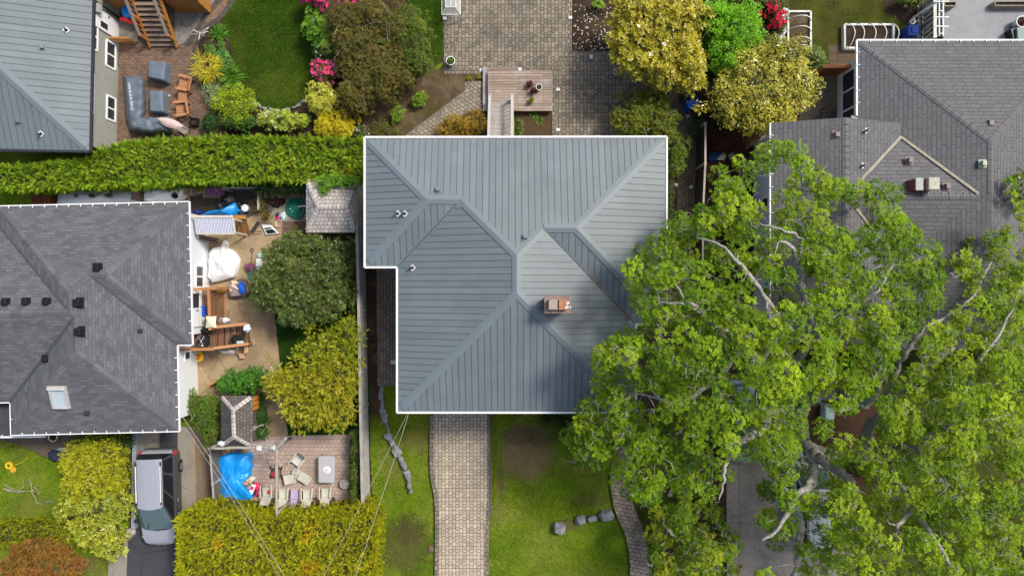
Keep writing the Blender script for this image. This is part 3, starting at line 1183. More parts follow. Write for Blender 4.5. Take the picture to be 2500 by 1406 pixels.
def tl_z(px,py):
 z = 3.5
 for _ in range(5):
  p = P(px,py,z)
  d = p - cor
  x,y = d.dot(ux),d.dot(uy)
  z = TZ + PITCH * min(-x,y,hw)
 return P(px,py,z)


stack_pipe('vent pipe in white diamond flashing on the east slope of top left roof',tl_z(162,75),(0,math.atan(PITCH),0))
stack_pipe('vent pipe in white diamond flashing on the south slope of top left roof',tl_z(101,327),(math.atan(PITCH),0,0))
vent_cowl('roof_vent','small grey box vent on the east slope of top left roof',tl_z(104,116),0.19,CAP_METAL,tilt=(0,math.atan(PITCH)))
vent_cowl('roof_vent','small grey box vent on the south slope of top left roof',tl_z(46,294),0.19,CAP_METAL,tilt=(math.atan(PITCH),0))

# ---- shingled house on the left
t = thing('white_stucco_house','white stucco house with a dark grey shingle hip roof and skylight, at the left','house',P(220,770))
LZ = 3.2
KL = (1 - LZ / CAM_H) / PXM
rot = R(1.35)


def H2(px,py,d=0.0):
 x,y = (px - 466) * KL,(842 - py) * KL
 b = P(470,842,LZ)
 return Vector((b.x + x * math.cos(rot) - y * math.sin(rot),b.y + x * math.sin(rot) + y * math.cos(rot),LZ + d * KL * PITCH))


a,b,c,d,e_,f,g,h,i_,j = (-3,492),(466,492),(466,842),(429,842),(429,1052),(17,1052),(17,972),(-260,972),(-260,537),(-3,537)
p1,p2,p3,p4 = (291,667,175),(254,667,175),(213,708.5,216),(213,753.5,216)
p5,p6 = (223,765.5,206),(223,846,206)
he = (-260,754.5,217)
lf = [([a,b,p1,p2,p3],a,b),([b,c,p1],b,c),([c,d,p2,p1],c,d),([d,e_,p6,p5,p4,p3,p2],d,e_),
  ([e_,f,p6],e_,f),([f,g,p5,p6],f,g),([g,h,he,p4,p5],g,h),([i_,j,p4,he],i_,j),([j,a,p3,p4],j,a)]
rm,cm,vm = MB(),MB(),MB()
for pl,s0,s1 in lf:
 roof_face(rm,[H2(*p) for p in pl],H2(*s0),H2(*s1),SHINGLE)
roof = rm.build('roof',t)
for p,q,dd in ((b,p1,.236),(c,p1,.236),(p1,p2,.333),(p2,p3,.236),(a,p3,.236),(p3,p4,.333),(p4,he,.333),(p4,p5,.236),(p5,p6,.333),(e_,p6,.236),(f,p6,.236)):
 cap(cm,H2(*p),H2(*q),dd,0.15,SHINGLE_CAP,0.015)
cm.build('ridge_caps',roof)
VAL = mat('valley_metal',(0.06,0.065,0.072),0.5)
for p,q,wd in ((d,p2,.1),(g,p5,.16),(j,p4,.1)):
 vm = MB()
 vm.beam(H2(*p) + Vector((0,0,.012)),H2(*q) + Vector((0,0,.012)),wd,0.016,VAL)
 vm.build('valley',roof)
ev3 = [H2(*p) for p in (a,b,c,d,e_,f,g,h,i_,j)]
fm = MB()
gutter(fm,ev3,LZ - .05,WHITE,0.045,0.12)
gin = MB()
gutter(gin,[H2(p[0] + dx,p[1] + dy) for p,dx,dy in ((a,4,4),(b,-4,4),(c,-4,-4),(d,-4,-4),(e_,-4,-4),(f,4,-4),(g,4,-4),(h,4,-4),(i_,4,4),(j,4,4))],LZ - .06,mat('dirty_gutter',(.07,.05,.05)),0.07,0.08)
for p,q,iv in ((a,b,(0,-1)),(b,c,(-1,0)),(c,d,(0,1)),(d,e_,(-1,0)),(e_,f,(0,1)),(f,g,(1,0))):
 gutter_ticks(fm,H2(*p),H2(*q),LZ + 0.0,WHITE,0.57,iv)
fm.build('gutter',t)
gin.build('gutter_trough',t)
ev = [(p.x,p.y) for p in ev3]
MB().prism(offset_poly(ev,.06),LZ - .2,LZ - .13,WHITE).build('soffit',t)
wl = MB()
wall_box(wl,offset_poly(ev,0.45),0,LZ - .2,STUCCO_WHITE)
wl.build('wall',t)
wx = H2(466,700).x - .45


def lw(px_x,y,z,sec=0):
 return Vector((H2(466 if sec == 0 else 429,842).x - .45 + (H2(*c).y - y) * math.sin(rot),y,z))


house_window(t,lw(0,P(0,676).y,1.3),(1.1,.85),(1,0),mull=1)
house_window(t,lw(0,P(0,738,1.9).y,1.9),(1.0,1.1),(1,0),mull=0)
house_window(t,lw(0,P(0,868,1.3).y,1.25,1),(.45,.6),(1,0),mull=0)
mb = MB()
mb.box((lw(0,-1.9,0).x + .05,P(0,775,2).y,1.95),(.09,.95,2.0),WHITE)
do = mb.build('door',t)
MB().box((lw(0,-1.9,0).x + .12,P(0,775,2).y + .36,1.9),(.06,.05,.12),BLACK).build('handle',do)
# skylight
sp = Vector((0,0,0))
z = 4.0
for _ in range(5):
 p = P(148,970,z)
 z = LZ + PITCH * (p.y - H2(223,1052).y)
sk = P(148,970,z)
tilt = math.atan(PITCH)
mb = MB()
up = Vector((0,math.cos(tilt),math.sin(tilt)))
nn = Vector((0,-math.sin(tilt),math.cos(tilt)))
rr = Vector((1,0,0))
FR = mat('skylight_frame',(.42,.41,.4),.5)
hw_,hh = .36,.5
for s in (-1,1):
 mb.beam(sk + rr * s * hw_ - up * hh + nn * .09,sk + rr * s * hw_ + up * hh + nn * .09,.09,.16,FR)
mb.beam(sk - rr * .4 - up * hh + nn * .085,sk + rr * .4 - up * hh + nn * .085,.1,.15,FR)
mb.beam(sk - rr * .42 + up * (hh + .05) + nn * .11,sk + rr * .42 + up * (hh + .05) + nn * .11,.2,.2,FR)
so = mb.build('skylight',t)
mb = MB()
mb.face([sk - rr * hw_ - up * hh + nn * .1,sk + rr * hw_ - up * hh + nn * .1,sk + rr * hw_ + up * hh + nn * .1,sk - rr * hw_ + up * hh + nn * .1],glass_mat('skylight_glass',(.42,.5,.54),.12))
mb.build('pane',so)
# lower roof at the bottom left corner
mb = MB()
q = [P(-60,968,2.5),P(16,968,2.5),P(16,1060,2.5),P(112,1058,2.5),P(112,1067,2.4),P(-60,1069,2.4)]
MB_ = mb
lowroof = mat('flat_roofing',(.05,.052,.06),.9)
mb.prism([(p.x,p.y) for p in (P(-60,960,2.5),P(25,960,2.5),P(25,1050,2.5),P(112,1048,2.5),P(112,1066,2.5),P(-60,1068,2.5))],2.38,2.46,lowroof)
pr = mb.build('porch_roof',t)
mb = MB()
mb.beam(P(-60,1067,2.45),P(112,1065,2.45),.08,.14,WHITE)
gutter_ticks(mb,P(-60,1067,2.45),P(112,1065,2.45),2.52,WHITE,.6,(0,1))
mb.build('porch_gutter',t)


def ll_on(px,py):
 pts_ = None
 z = 4.0
 for _ in range(5):
  p = P(px,py,z)
  z = LZ
  for pl,s0,s1 in lf:
   pts = [H2(*q) for q in pl]
   inside = False
   for i in range(len(pts)):
    u_,v_ = pts[i],pts[i - 1]
    if (u_.y > p.y) != (v_.y > p.y) and p.x < (v_.x - u_.x) * (p.y - u_.y) / (v_.y - u_.y) + u_.x:
     inside = not inside
   if inside:
    n = (pts[1] - pts[0]).cross(pts[2] - pts[0]).normalized()
    z = pts[0].z - ((p.x - pts[0].x) * n.x + (p.y - pts[0].y) * n.y) / n.z
 return P(px,py,z)


for px,py,s,lab in ((15,738,.27,'black box vent above the ridge, leftmost of the row of three'),
  (65,737,.27,'black box vent above the ridge, middle of the row of three'),
  (115,737,.27,'black box vent above the ridge, rightmost of the row of three'),
  (192,739,.34,'large shiny black roof vent by the end of the ridge'),
  (239,654,.31,'black roof vent near the top of shingle roof by the upper valley'),
  (195,809,.34,'large black roof vent below the ridge end on the shingle roof'),
  (113,875,.25,'small dark box vent beside the lower valley of shingle roof'),
  (343,808,.14,'tiny grey vent low on the east slope of the shingle roof'),
  (213,1007,.18,'small dark vent right of the skylight near the eave')):
 vent_cowl('roof_vent',lab,ll_on(px,py),s,BLACK if s > .2 else GUTTER_DARK,'black vents on the shingle roof')

# ---- house at the right: grey shingles, interpenetrating wings
t = thing('grey_shingle_house','white house under a large worn grey shingle roof with pale valleys, at the right','house',P(2200,420))


def hip_block(rm,x0,x1,y0,y1,z,m_):
 d = (x1 - x0) / 2
 e = [(x0,y0,z),(x1,y0,z),(x1,y1,z),(x0,y1,z)]
 if (y1 - y0) >= (x1 - x0):
  r1_,r2_ = ((x0 + x1) / 2,y0 + d,z + d * PITCH),((x0 + x1) / 2,y1 - d,z + d * PITCH)
 roof_face(rm,[e[0],e[1],r1_],e[0],e[1],m_)
 roof_face(rm,[e[1],e[2],r2_,r1_],e[1],e[2],m_)
 roof_face(rm,[e[2],e[3],r2_],e[2],e[3],m_)
 roof_face(rm,[e[3],e[0],r1_,r2_],e[3],e[0],m_)
 return e,r1_,r2_


rm,cm,vm,fm = MB(),MB(),MB(),MB()
e,m1,m2 = hip_block(rm,16.72,27.32,-3.0,12.01,3.2,SHINGLE_R)
cap(cm,e[3],m2,.236,.13,SHINGLE_R,.02)
cap(cm,e[2],m2,.236,.13,SHINGLE_R,.02)
cap(cm,m2,(m1[0],4.3,m1[2]),.333,.13,SHINGLE_R,.02)
# west wing: gable with a north-south ridge
WX0,WX1,WXR,WZ0,WZR = 12.27,18.47,15.37,3.86,4.89
WN,WS = 7.84,-2.55
n_ = [(WX0,WN,WZ0),(WXR,WN,WZR),(WX1,WN,WZ0)]
s_ = [(WX0,WS,WZ0),(WXR,WS,WZR),(WX1,WS,WZ0)]
roof_face(rm,[n_[0],s_[0],s_[1],n_[1]],n_[0],s_[0],SHINGLE_R)
roof_face(rm,[s_[2],n_[2],n_[1],s_[1]],s_[2],n_[2],SHINGLE_R)
cap(cm,n_[1],s_[1],.333,.14,SHINGLE_R,.025)
# cross gable: east-west ridge
CY,CZ = 4.22,4.8
rN,rS = CY + 2.95,-0.69
roof_face(rm,[(31,rN,CZ - 2.95 * PITCH),(WXR,rN,CZ - 2.95 * PITCH),(WXR,CY,CZ),(31,CY,CZ)],(31,rN,0),(WXR,rN,0),SHINGLE_R)
roof_face(rm,[(WXR,rS,CZ - (CY - rS) * PITCH),(31,rS,CZ - (CY - rS) * PITCH),(31,CY,CZ),(WXR,CY,CZ)],(WXR,rS,0),(31,rS,0),SHINGLE_R)
cap(cm,(WXR,CY,CZ),(31,CY,CZ),.333,.13,SHINGLE_R,.025)
roof = rm.build('roof',t)
# raised shingle ends along hips and ridges, each a dark bar that paints its shadow line
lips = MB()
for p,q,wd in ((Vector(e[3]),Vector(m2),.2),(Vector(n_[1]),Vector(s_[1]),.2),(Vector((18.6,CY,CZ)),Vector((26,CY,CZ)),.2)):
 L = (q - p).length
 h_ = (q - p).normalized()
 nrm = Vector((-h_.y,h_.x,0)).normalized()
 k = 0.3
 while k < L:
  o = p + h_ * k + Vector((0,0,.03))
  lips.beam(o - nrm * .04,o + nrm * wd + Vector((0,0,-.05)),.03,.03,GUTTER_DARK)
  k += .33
cmo = cm.build('ridge_caps',roof)
lips.build('cap_shadow_lips',roof)
VALP = mat('pale_valley_metal',(.42,.39,.29),.5,var=.2)
v0 = Vector((18.47,7.17,3.86))
va = Vector((WXR + .1,CY + .1,4.87))
vb = Vector((21.5,4.35,4.83))
for p,q in ((v0,va),(v0,vb),(Vector((16.4,8.3,3.25)),Vector((17.3,7.7,3.45))),(Vector((25.6,6.6,3.95)),Vector((22.6,4.4,4.86))),
  (Vector((WXR + .1,CY - .1,4.87)),Vector((18.0,1.6,4.05)))):
 h_ = (q - p)
 nrm = Vector((-h_.y,h_.x,0)).normalized()
 vm = MB()
 for s in (-.032,.032):
  vm.beam(p + nrm * s + Vector((0,0,.03)),q + nrm * s + Vector((0,0,.03)),.036,.03,VALP)
 vm.build('valley',roof)
gutter(fm,[e[3],e[2]],3.16,WHITE,.07,.12,False)
gutter(fm,[(16.72,8.35,0),e[3]],3.16,WHITE,.07,.12,False)
gutter_ticks(fm,e[3],e[2],3.22,WHITE,.6,(0,-1))
gutter_ticks(fm,(16.72,8.35),e[3],3.22,WHITE,.6,(1,0))
gutter(fm,[(WX0,WN,0),(WX0,WS,0)],WZ0 - .03,WHITE,.06,.1,False)
gutter_ticks(fm,(WX0,WN),(WX0,WS),WZ0 + .04,WHITE,.6,(1,0))
gutter(fm,[(18.6,rS,0),(31,rS,0)],3.13,WHITE,.07,.1,False)
gutter(fm,[(WX0,WS,0),(18.1,WS,0)],WZ0 - .03,WHITE,.07,.1,False)
gutter(fm,[(18.1,WS,0),(18.1,WS + 1.7,0)],WZ0 - .03,WHITE,.07,.1,False)
fm.build('gutter',t)
wl = MB()
wl.prism([(17.22,-2.5),(26.8,-2.5),(26.8,11.5),(17.22,11.5)],0,3.1,STUCCO_WHITE)
wl.prism([(12.8,-2.1),(18.0,-2.1),(18.0,7.6),(12.8,7.6)],0,3.8,STUCCO_WHITE)
for (x,y) in ((WXR,7.62),):
 wl.add([(12.8,y,3.8),(18.0,y,3.8),(WXR,y,4.75),(12.8,y - .1,3.8),(18.0,y - .1,3.8),(WXR,y - .1,4.75)],[(2,1,0),(3,4,5),(0,1,4,3),(1,2,5,4),(2,0,3,5)],STUCCO_WHITE)
wl.build('wall',t)
house_window(t,(17.2,9.6,1.4),(2.9,1.35),(-1,0),mull=2)
house_window(t,(12.78,4.3,1.9),(.5,.8),(-1,0),mull=0)
zc = 4.5
ch = MB()
cc = P(2254,451,5.1)
ch.box((cc.x,cc.y,4.75),(.95,.5,.9),mat('red_chimney_brick',(.24,.07,.04),.85,var=.3,scale=10))
cho = ch.build('chimney',t)
MB().box((cc.x - .27,cc.y,5.24),(.34,.56,.08),mat('chimney_sheet',(.3,.31,.32),.5)).build('chimney_cap',cho)
mb = MB()
mb.rbox((cc.x + .3,cc.y,5.32),(.5,.56,.25),mat('lichen_cap',(.42,.4,.33),.9,var=.35,scale=12),.03)
mb.build('flue_cap',cho)


def tr_on(px,py,zf,s,lab,m_=BROWN_METAL,grp='brown box vents on the right roof'):
 vent_cowl('roof_vent',lab,P(px,py,zf),s,m_,grp)


tr_on(2041,330,4.72,.24,'brown box vent beside the wing ridge on the right roof')
tr_on(2219,393,4.35,.24,'brown box vent between the two pale valleys, above the chimney')
tr_on(2310,456,4.72,.24,'brown box vent right of the brick chimney')
tr_on(2414,302,4.55,.26,'brown box vent on the north slope near the hip peak')
tr_on(2398,400,4.88,.24,'pale green box vent left of the main ridge',mat('pale_green_metal',(.36,.42,.33),.5))
for px,py,lab in ((2113,320,'short steel stack near the top edge of the wing roof'),(2105,405,'short steel stack with open dark mouth beside the left pale valley')):
 z = 4.55
 tt = thing('vent_pipe',lab,'vent pipe',P(px,py,z),0,'steel stacks on the right roof')
 a_ = MB()
 STEEL = mat('galvanised_steel',(.36,.37,.39),.5,.3)
 a_.tube([(0,0,-.05),(0,0,.34)],.065,STEEL,12)
 a_.build('pipe',tt,True)
 a_ = MB()
 a_.box((0,0,.03),(.09,.26,.03),STEEL)
 a_.box((0,0,.035),(.24,.07,.03),STEEL)
 a_.build('flashing',tt,True)
 a_ = MB()
 a_.tube([(0,0,.345),(0,0,.36)],.05,BLACK,12)
 a_.build('mouth',tt,True)
# ------------------------------------------------------------------ vegetation
LEAF = leaf_mat('leaf',0.3,0.5,0.25)
LEAF_GLOSS = leaf_mat('glossy_leaf',0.18,0.33,0.4)
OAKLEAF = leaf_mat('oak_leaf',0.22,0.55,0.16)
NEEDLE = leaf_mat('needle',0.22,0.6,0.12)
PETAL = leaf_mat('petal',0.25,0.6,0.1)
TWIG = mat('twigs',(0.07,0.05,0.032),0.9,var=0.35,scale=9)
INNER = mat('inner_twig_shade',(0.045,0.05,0.015),0.95,var=0.5,scale=7)  # solid core of twigs and old leaves, crown's inner shade put in its colour
BARK = mat('lichen_bark',(0.29,0.275,0.245),0.9,var=0.5,scale=9,bmp=0.6)
BARK_DEAD = mat('dead_branch',(0.36,0.34,0.3),0.9,var=0.25,scale=9)


def unit(a):
 return a / np.maximum(np.linalg.norm(a,axis=-1,keepdims=True),1e-9)


def quads_from(base,d,nrm,L,W,tint,fold=0.0):
 """diamond leaves; returns verts (N,4,3) and tints (N,3)"""
 s = unit(np.cross(d,nrm))
 up = unit(np.cross(s,d))
 L = L[:,None]
 W = W[:,None]
 v = np.stack([base,base + d * L * 0.48 + s * W / 2 + up * fold * W,base + d * L,base + d * L * 0.48 - s * W / 2 + up * fold * W],1)
 return v,tint


class Leaves:
 def __init__(self):
  self.v,self.t = [],[]

 def put(self,v,t):
  self.v.append(v)
  self.t.append(t)

 def count(self):
  return sum(len(a) for a in self.v)

 def build(self,name,parent,m_=LEAF):
  v = np.concatenate(self.v)
  t = np.concatenate(self.t)
  n = len(v)
  off = np.array(ROOTLOC.get(parent.name,Vector((0,0,0))))
  me = bpy.data.meshes.new(name)
  co = (v.reshape(-1,3) - off).astype(np.float32)
  me.vertices.add(n * 4)
  me.vertices.foreach_set('co',co.ravel())
  me.loops.add(n * 4)
  me.loops.foreach_set('vertex_index',np.arange(n * 4,dtype=np.int32))
  me.polygons.add(n)
  me.polygons.foreach_set('loop_start',np.arange(0,n * 4,4,dtype=np.int32))
  me.polygons.foreach_set('loop_total',np.full(n,4,dtype=np.int32))
  at = me.attributes.new('tint','FLOAT_COLOR','POINT')
  c = np.ones((n,4,4),dtype=np.float32)
  c[:,:,:3] = np.clip(t,0,1)[:,None,:]
  at.data.foreach_set('color',c.ravel())
  me.materials.append(m_)
  me.update(calc_edges=True)
  o = bpy.data.objects.new(name,me)
  COL.objects.link(o)
  o.parent = parent
  return o


def rand_tint(r_,n,pal,jit=0.14,weights=None):
 pal = np.array(pal,dtype=float)
 k = r_.choice(len(pal),n,p=weights)
 return pal[k] * (1 + r_.normal(0,jit,(n,1)))


def rosettes(lv,r_,C,A,k,L,W,pal,tilt=0.35,jit=0.12,cl_tint=None,ljit=0.25,fold=0.08):
 """k leaves around each centre C, opening along axis A"""
 n = len(C)
 A = unit(A)
 ref = np.where(np.abs(A[:,2:3]) < 0.9,np.array([[0,0,1.0]]),np.array([[1.0,0,0]]))
 a = unit(np.cross(A,ref))
 b = np.cross(A,a)
 t0 = r_.uniform(0,6.28,n)
 tt = rand_tint(r_,n,pal,jit) if cl_tint is None else cl_tint
 for j in range(k):
  t = t0 + 2 * math.pi * j / k + r_.normal(0,0.22,n)
  tl = tilt + r_.normal(0,0.28,n)
  rad = a * np.cos(t)[:,None] + b * np.sin(t)[:,None]
  d = unit(rad * np.cos(tl)[:,None] + A * np.sin(tl)[:,None])
  nr = unit(A * np.cos(tl)[:,None] - rad * np.sin(tl)[:,None])
  l = L * (1 + r_.normal(0,ljit,n)).clip(0.45,1.7)
  v,ti = quads_from(C + rad * 0.01,d,nr,l,l * W,tt * (1 + r_.normal(0,0.09,(n,1))),fold)
  lv.put(v,ti)


def singles(lv,r_,C,N,L,W,pal,jit=0.16,spread=0.9,tint=None):
 """single leaves with the normal roughly N"""
 n = len(C)
 N = unit(N + r_.normal(0,spread * 0.5,(n,3)))
 d = unit(np.cross(N,r_.normal(0,1,(n,3))))
 l = L * (1 + r_.normal(0,0.3,n)).clip(0.4,1.8)
 tt = rand_tint(r_,n,pal,jit) if tint is None else tint
 v,ti = quads_from(C,d,N,l,l * W,tt,0.06)
 lv.put(v,ti)


def sprays(lv,r_,C,D,L,pal,pairs=6,lw=0.135,jit=0.13,leaf=0.42,mul=None):
 """flat feathery sprays (cedar, cypress): axis D, side leaflets"""
 n = len(C)
 D = unit(D)
 s = unit(np.cross(D,r_.normal(0,1,(n,3)) + np.array([0,0,2.0])))
 nr = unit(np.cross(s,D))
 tt = rand_tint(r_,n,pal,jit)
 if mul is not None:
  tt = tt * mul
 l = L * (1 + r_.normal(0,0.25,n)).clip(0.5,1.6)
 for j in range(pairs):
  f = (j + 0.3) / pairs
  for sg in (-1,1):
   d = unit(D * 0.75 + s * sg * 0.65 + r_.normal(0,0.12,(n,3)))
   ll = l * leaf * (1.15 - 0.75 * f)
   v,ti = quads_from(C + D * (l * f)[:,None],d,nr + r_.normal(0,.45,nr.shape),ll,ll * lw * 1.6,tt * (0.8 + 0.4 * f) * (1 + r_.normal(0,0.17,(n,1))),0.0)
   lv.put(v,ti)
 v,ti = quads_from(C,D,nr,l * 1.1,l * 0.12,tt * 1.1,0)
 lv.put(v,ti)


def straps(lv,r_,c,n,L,W,pal,up=0.5,h0=0.02):
 """arching strap leaves from one crown, two pieces each"""
 t = r_.uniform(0,6.28,n)
 e = r_.uniform(up * 0.5,up * 1.6,n)
 d1 = np.stack([np.cos(t) * np.cos(e),np.sin(t) * np.cos(e),np.sin(e)],1)
 e2 = e - 0.8
 d2 = np.stack([np.cos(t) * np.cos(e2),np.sin(t) * np.cos(e2),np.sin(e2)],1)
 l = L * r_.uniform(0.6,1.15,n)
 base = np.array(c) + np.stack([np.cos(t) * 0.03,np.sin(t) * 0.03,np.full(n,h0)],1)
 tt = rand_tint(r_,n,pal,0.15)
 nz = np.tile(np.array([[0,0,1.0]]),(n,1)) + r_.normal(0,0.2,(n,3))
 v,ti = quads_from(base,d1,nz,l * 0.62,np.full(n,W),tt,0.2)
 lv.put(v,ti)
 v,ti = quads_from(base + d1 * (l * 0.4)[:,None],d2,nz,l * 0.62,np.full(n,W * 0.85),tt * 1.08,0.2)
 lv.put(v,ti)


def lobe_points(r_,c,r,n,up=-0.15,thick=0.16):
 """points and normals over the outer shell of an ellipsoid, upper part"""
 d = unit(r_.normal(0,1,(n * 2,3)))
 d = d[d[:,2] > up][:n]
 k = 1 - np.abs(r_.normal(0,thick,(len(d),1)))
 p = np.array(c) + d * np.array(r) * k
 nr = unit(d / np.array(r))
 return p,nr


def shrub(name,label,cat,blobs,h,kind,pal,dens=1.0,L=0.09,seed=1,lobes=16,lobe_r=0.34,k=6,W=0.42,group=None,
  flower=None,core=0.66,gloss=False,low=0.0,spread=0.9,name_leaf='foliage',stems=0,ragged=0.0,tilt=0.35):
 """blobs: (px, py, rx_px, ry_px) lobes of the crown seen from above, h its height in metres"""
 r_ = np.random.default_rng(seed)
 c0 = P(blobs[0][0],blobs[0][1],h * 0.6)
 root = thing(name,label,cat,(c0.x,c0.y,0),0,group)
 lv = Leaves()
 fl = Leaves()
 cb = MB()
 fpts,fnr = [],[]
 for bi,bl in enumerate(blobs):
  px,py,rx,ry = bl[:4]
  hh = bl[4] if len(bl) > 4 else h
  zc = low + (hh - low) * 0.5
  c = np.array(P(px,py,zc))
  R_ = np.array([ML(rx,zc),ML(ry,zc),(hh - low) * 0.5])
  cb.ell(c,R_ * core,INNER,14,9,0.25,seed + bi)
  m_ = max(3,int(lobes * (1 if bi == 0 else 0.75)))
  gi = np.arange(m_) + r_.uniform(.2,.8)
  gz = 1 - 1.2 * gi / m_
  ga = gi * 2.39996 + r_.uniform(0,6.28)
  gr = np.sqrt(np.maximum(1 - gz ** 2,0))
  d = unit(np.column_stack([gr * np.cos(ga),gr * np.sin(ga),gz]) + r_.normal(0,.12,(m_,3)))
  cs = c + d * R_ * (r_.uniform(0.58,0.98,(len(d),1)) + (r_.uniform(0,1,(len(d),1)) < .14) * .2)
  rs_ = [R_.mean() * lobe_r * r_.uniform(0.55,1.4) for q in cs]
  for qi,q in enumerate(list(cs) + [c]):
   lr = rs_[qi] if qi < len(cs) else R_.mean() * .84
   rr = np.array([lr * r_.uniform(.85,1.25),lr * r_.uniform(.85,1.25),lr * 0.85]) if qi < len(cs) else R_ * .84
   area = 2 * math.pi * lr * lr
   base_n = {'rosette':26 / (L / 0.1) ** 2,'single':150 / (L / 0.09) ** 2,'spray':34 / (L / 0.22) ** 2}[kind]
   n = max(8,int(area * base_n * max(dens,.75) * 1.15))
   pts,nr = lobe_points(r_,q,rr,n,-0.1)
   ct = rand_tint(r_,1,pal,0.10)
   if kind == 'rosette':
    ti = ct * 0.5 + rand_tint(r_,len(pts),pal,0.1) * 0.5
    rosettes(lv,r_,pts,nr * .8 + np.array([0,0,0.9]) + r_.normal(0,0.22,nr.shape),k,L,W,pal,tilt,cl_tint=ti)
   elif kind == 'single':
    ti = ct * 0.5 + rand_tint(r_,len(pts),pal,0.14) * 0.5
    singles(lv,r_,pts,nr + np.array([0,0,.9]),L,W,pal,spread=spread,tint=ti)
   else:
    dd = unit(nr + np.array([0,0,0.25]) + r_.normal(0,0.35,nr.shape))
    out_ = np.where(r_.uniform(0,1,len(pts)) < .12,r_.uniform(.1,1.3,len(pts)),0) * L
    sprays(lv,r_,pts - dd * L * 0.35 + dd * out_[:,None],dd,L,pal)
   fpts.append(pts)
   fnr.append(nr)
 lv.build(name_leaf,root,LEAF_GLOSS if gloss else LEAF)
 bo = cb.build('branches',root)  # solid cores, dark colour carries the shade inside the crown
 if stems:
  sb = MB()
  for s_ in range(stems):
   a = r_.uniform(0,6.28)
   bl = blobs[s_ % len(blobs)]
   c = P(bl[0],bl[1],h * .5)
   rx = ML(bl[2]) * 0.9
   p0 = Vector((c.x,c.y,h * 0.45))
   p1 = Vector((c.x + math.cos(a) * rx * .5,c.y + math.sin(a) * rx * .5,h * .8))
   p2 = Vector((c.x + math.cos(a + .3) * rx * .95,c.y + math.sin(a + .3) * rx * .95,h * r_.uniform(.75,1.02)))
   sb.tube([p0,(p0 + p1) / 2 + Vector((.05,.03,.1)),p1,p2],[.025,.02,.014,.006],BARK_DEAD,5)
  sb.build('twigs',root)
 if flower:
  fc,fn,fl_L,fk = flower[:4]
  pts = np.concatenate(fpts)
  nr = np.concatenate(fnr)
  ok = nr[:,2] > 0.1
  if len(flower) > 4:
   fx = flower[4]
   a = P(fx[0],fx[1],h)
   ok &= (pts[:,0] - a.x) ** 2 + (pts[:,1] - a.y) ** 2 < ML(fx[2]) ** 2
  idx = np.flatnonzero(ok)
  if len(idx):
   idx = r_.choice(idx,min(fn,len(idx)),replace=False)
   C = pts[idx] + nr[idx] * 0.05
   for rep in range(fk):
    CC = C + r_.normal(0,fl_L * 0.35,C.shape)
    rosettes(fl,r_,CC,nr[idx] + r_.normal(0,.5,C.shape) + np.array([0,0,.5]),5,fl_L,0.85,fc,0.25,0.1,fold=-.05)
   fl.build('flowers',root,PETAL)
 return root


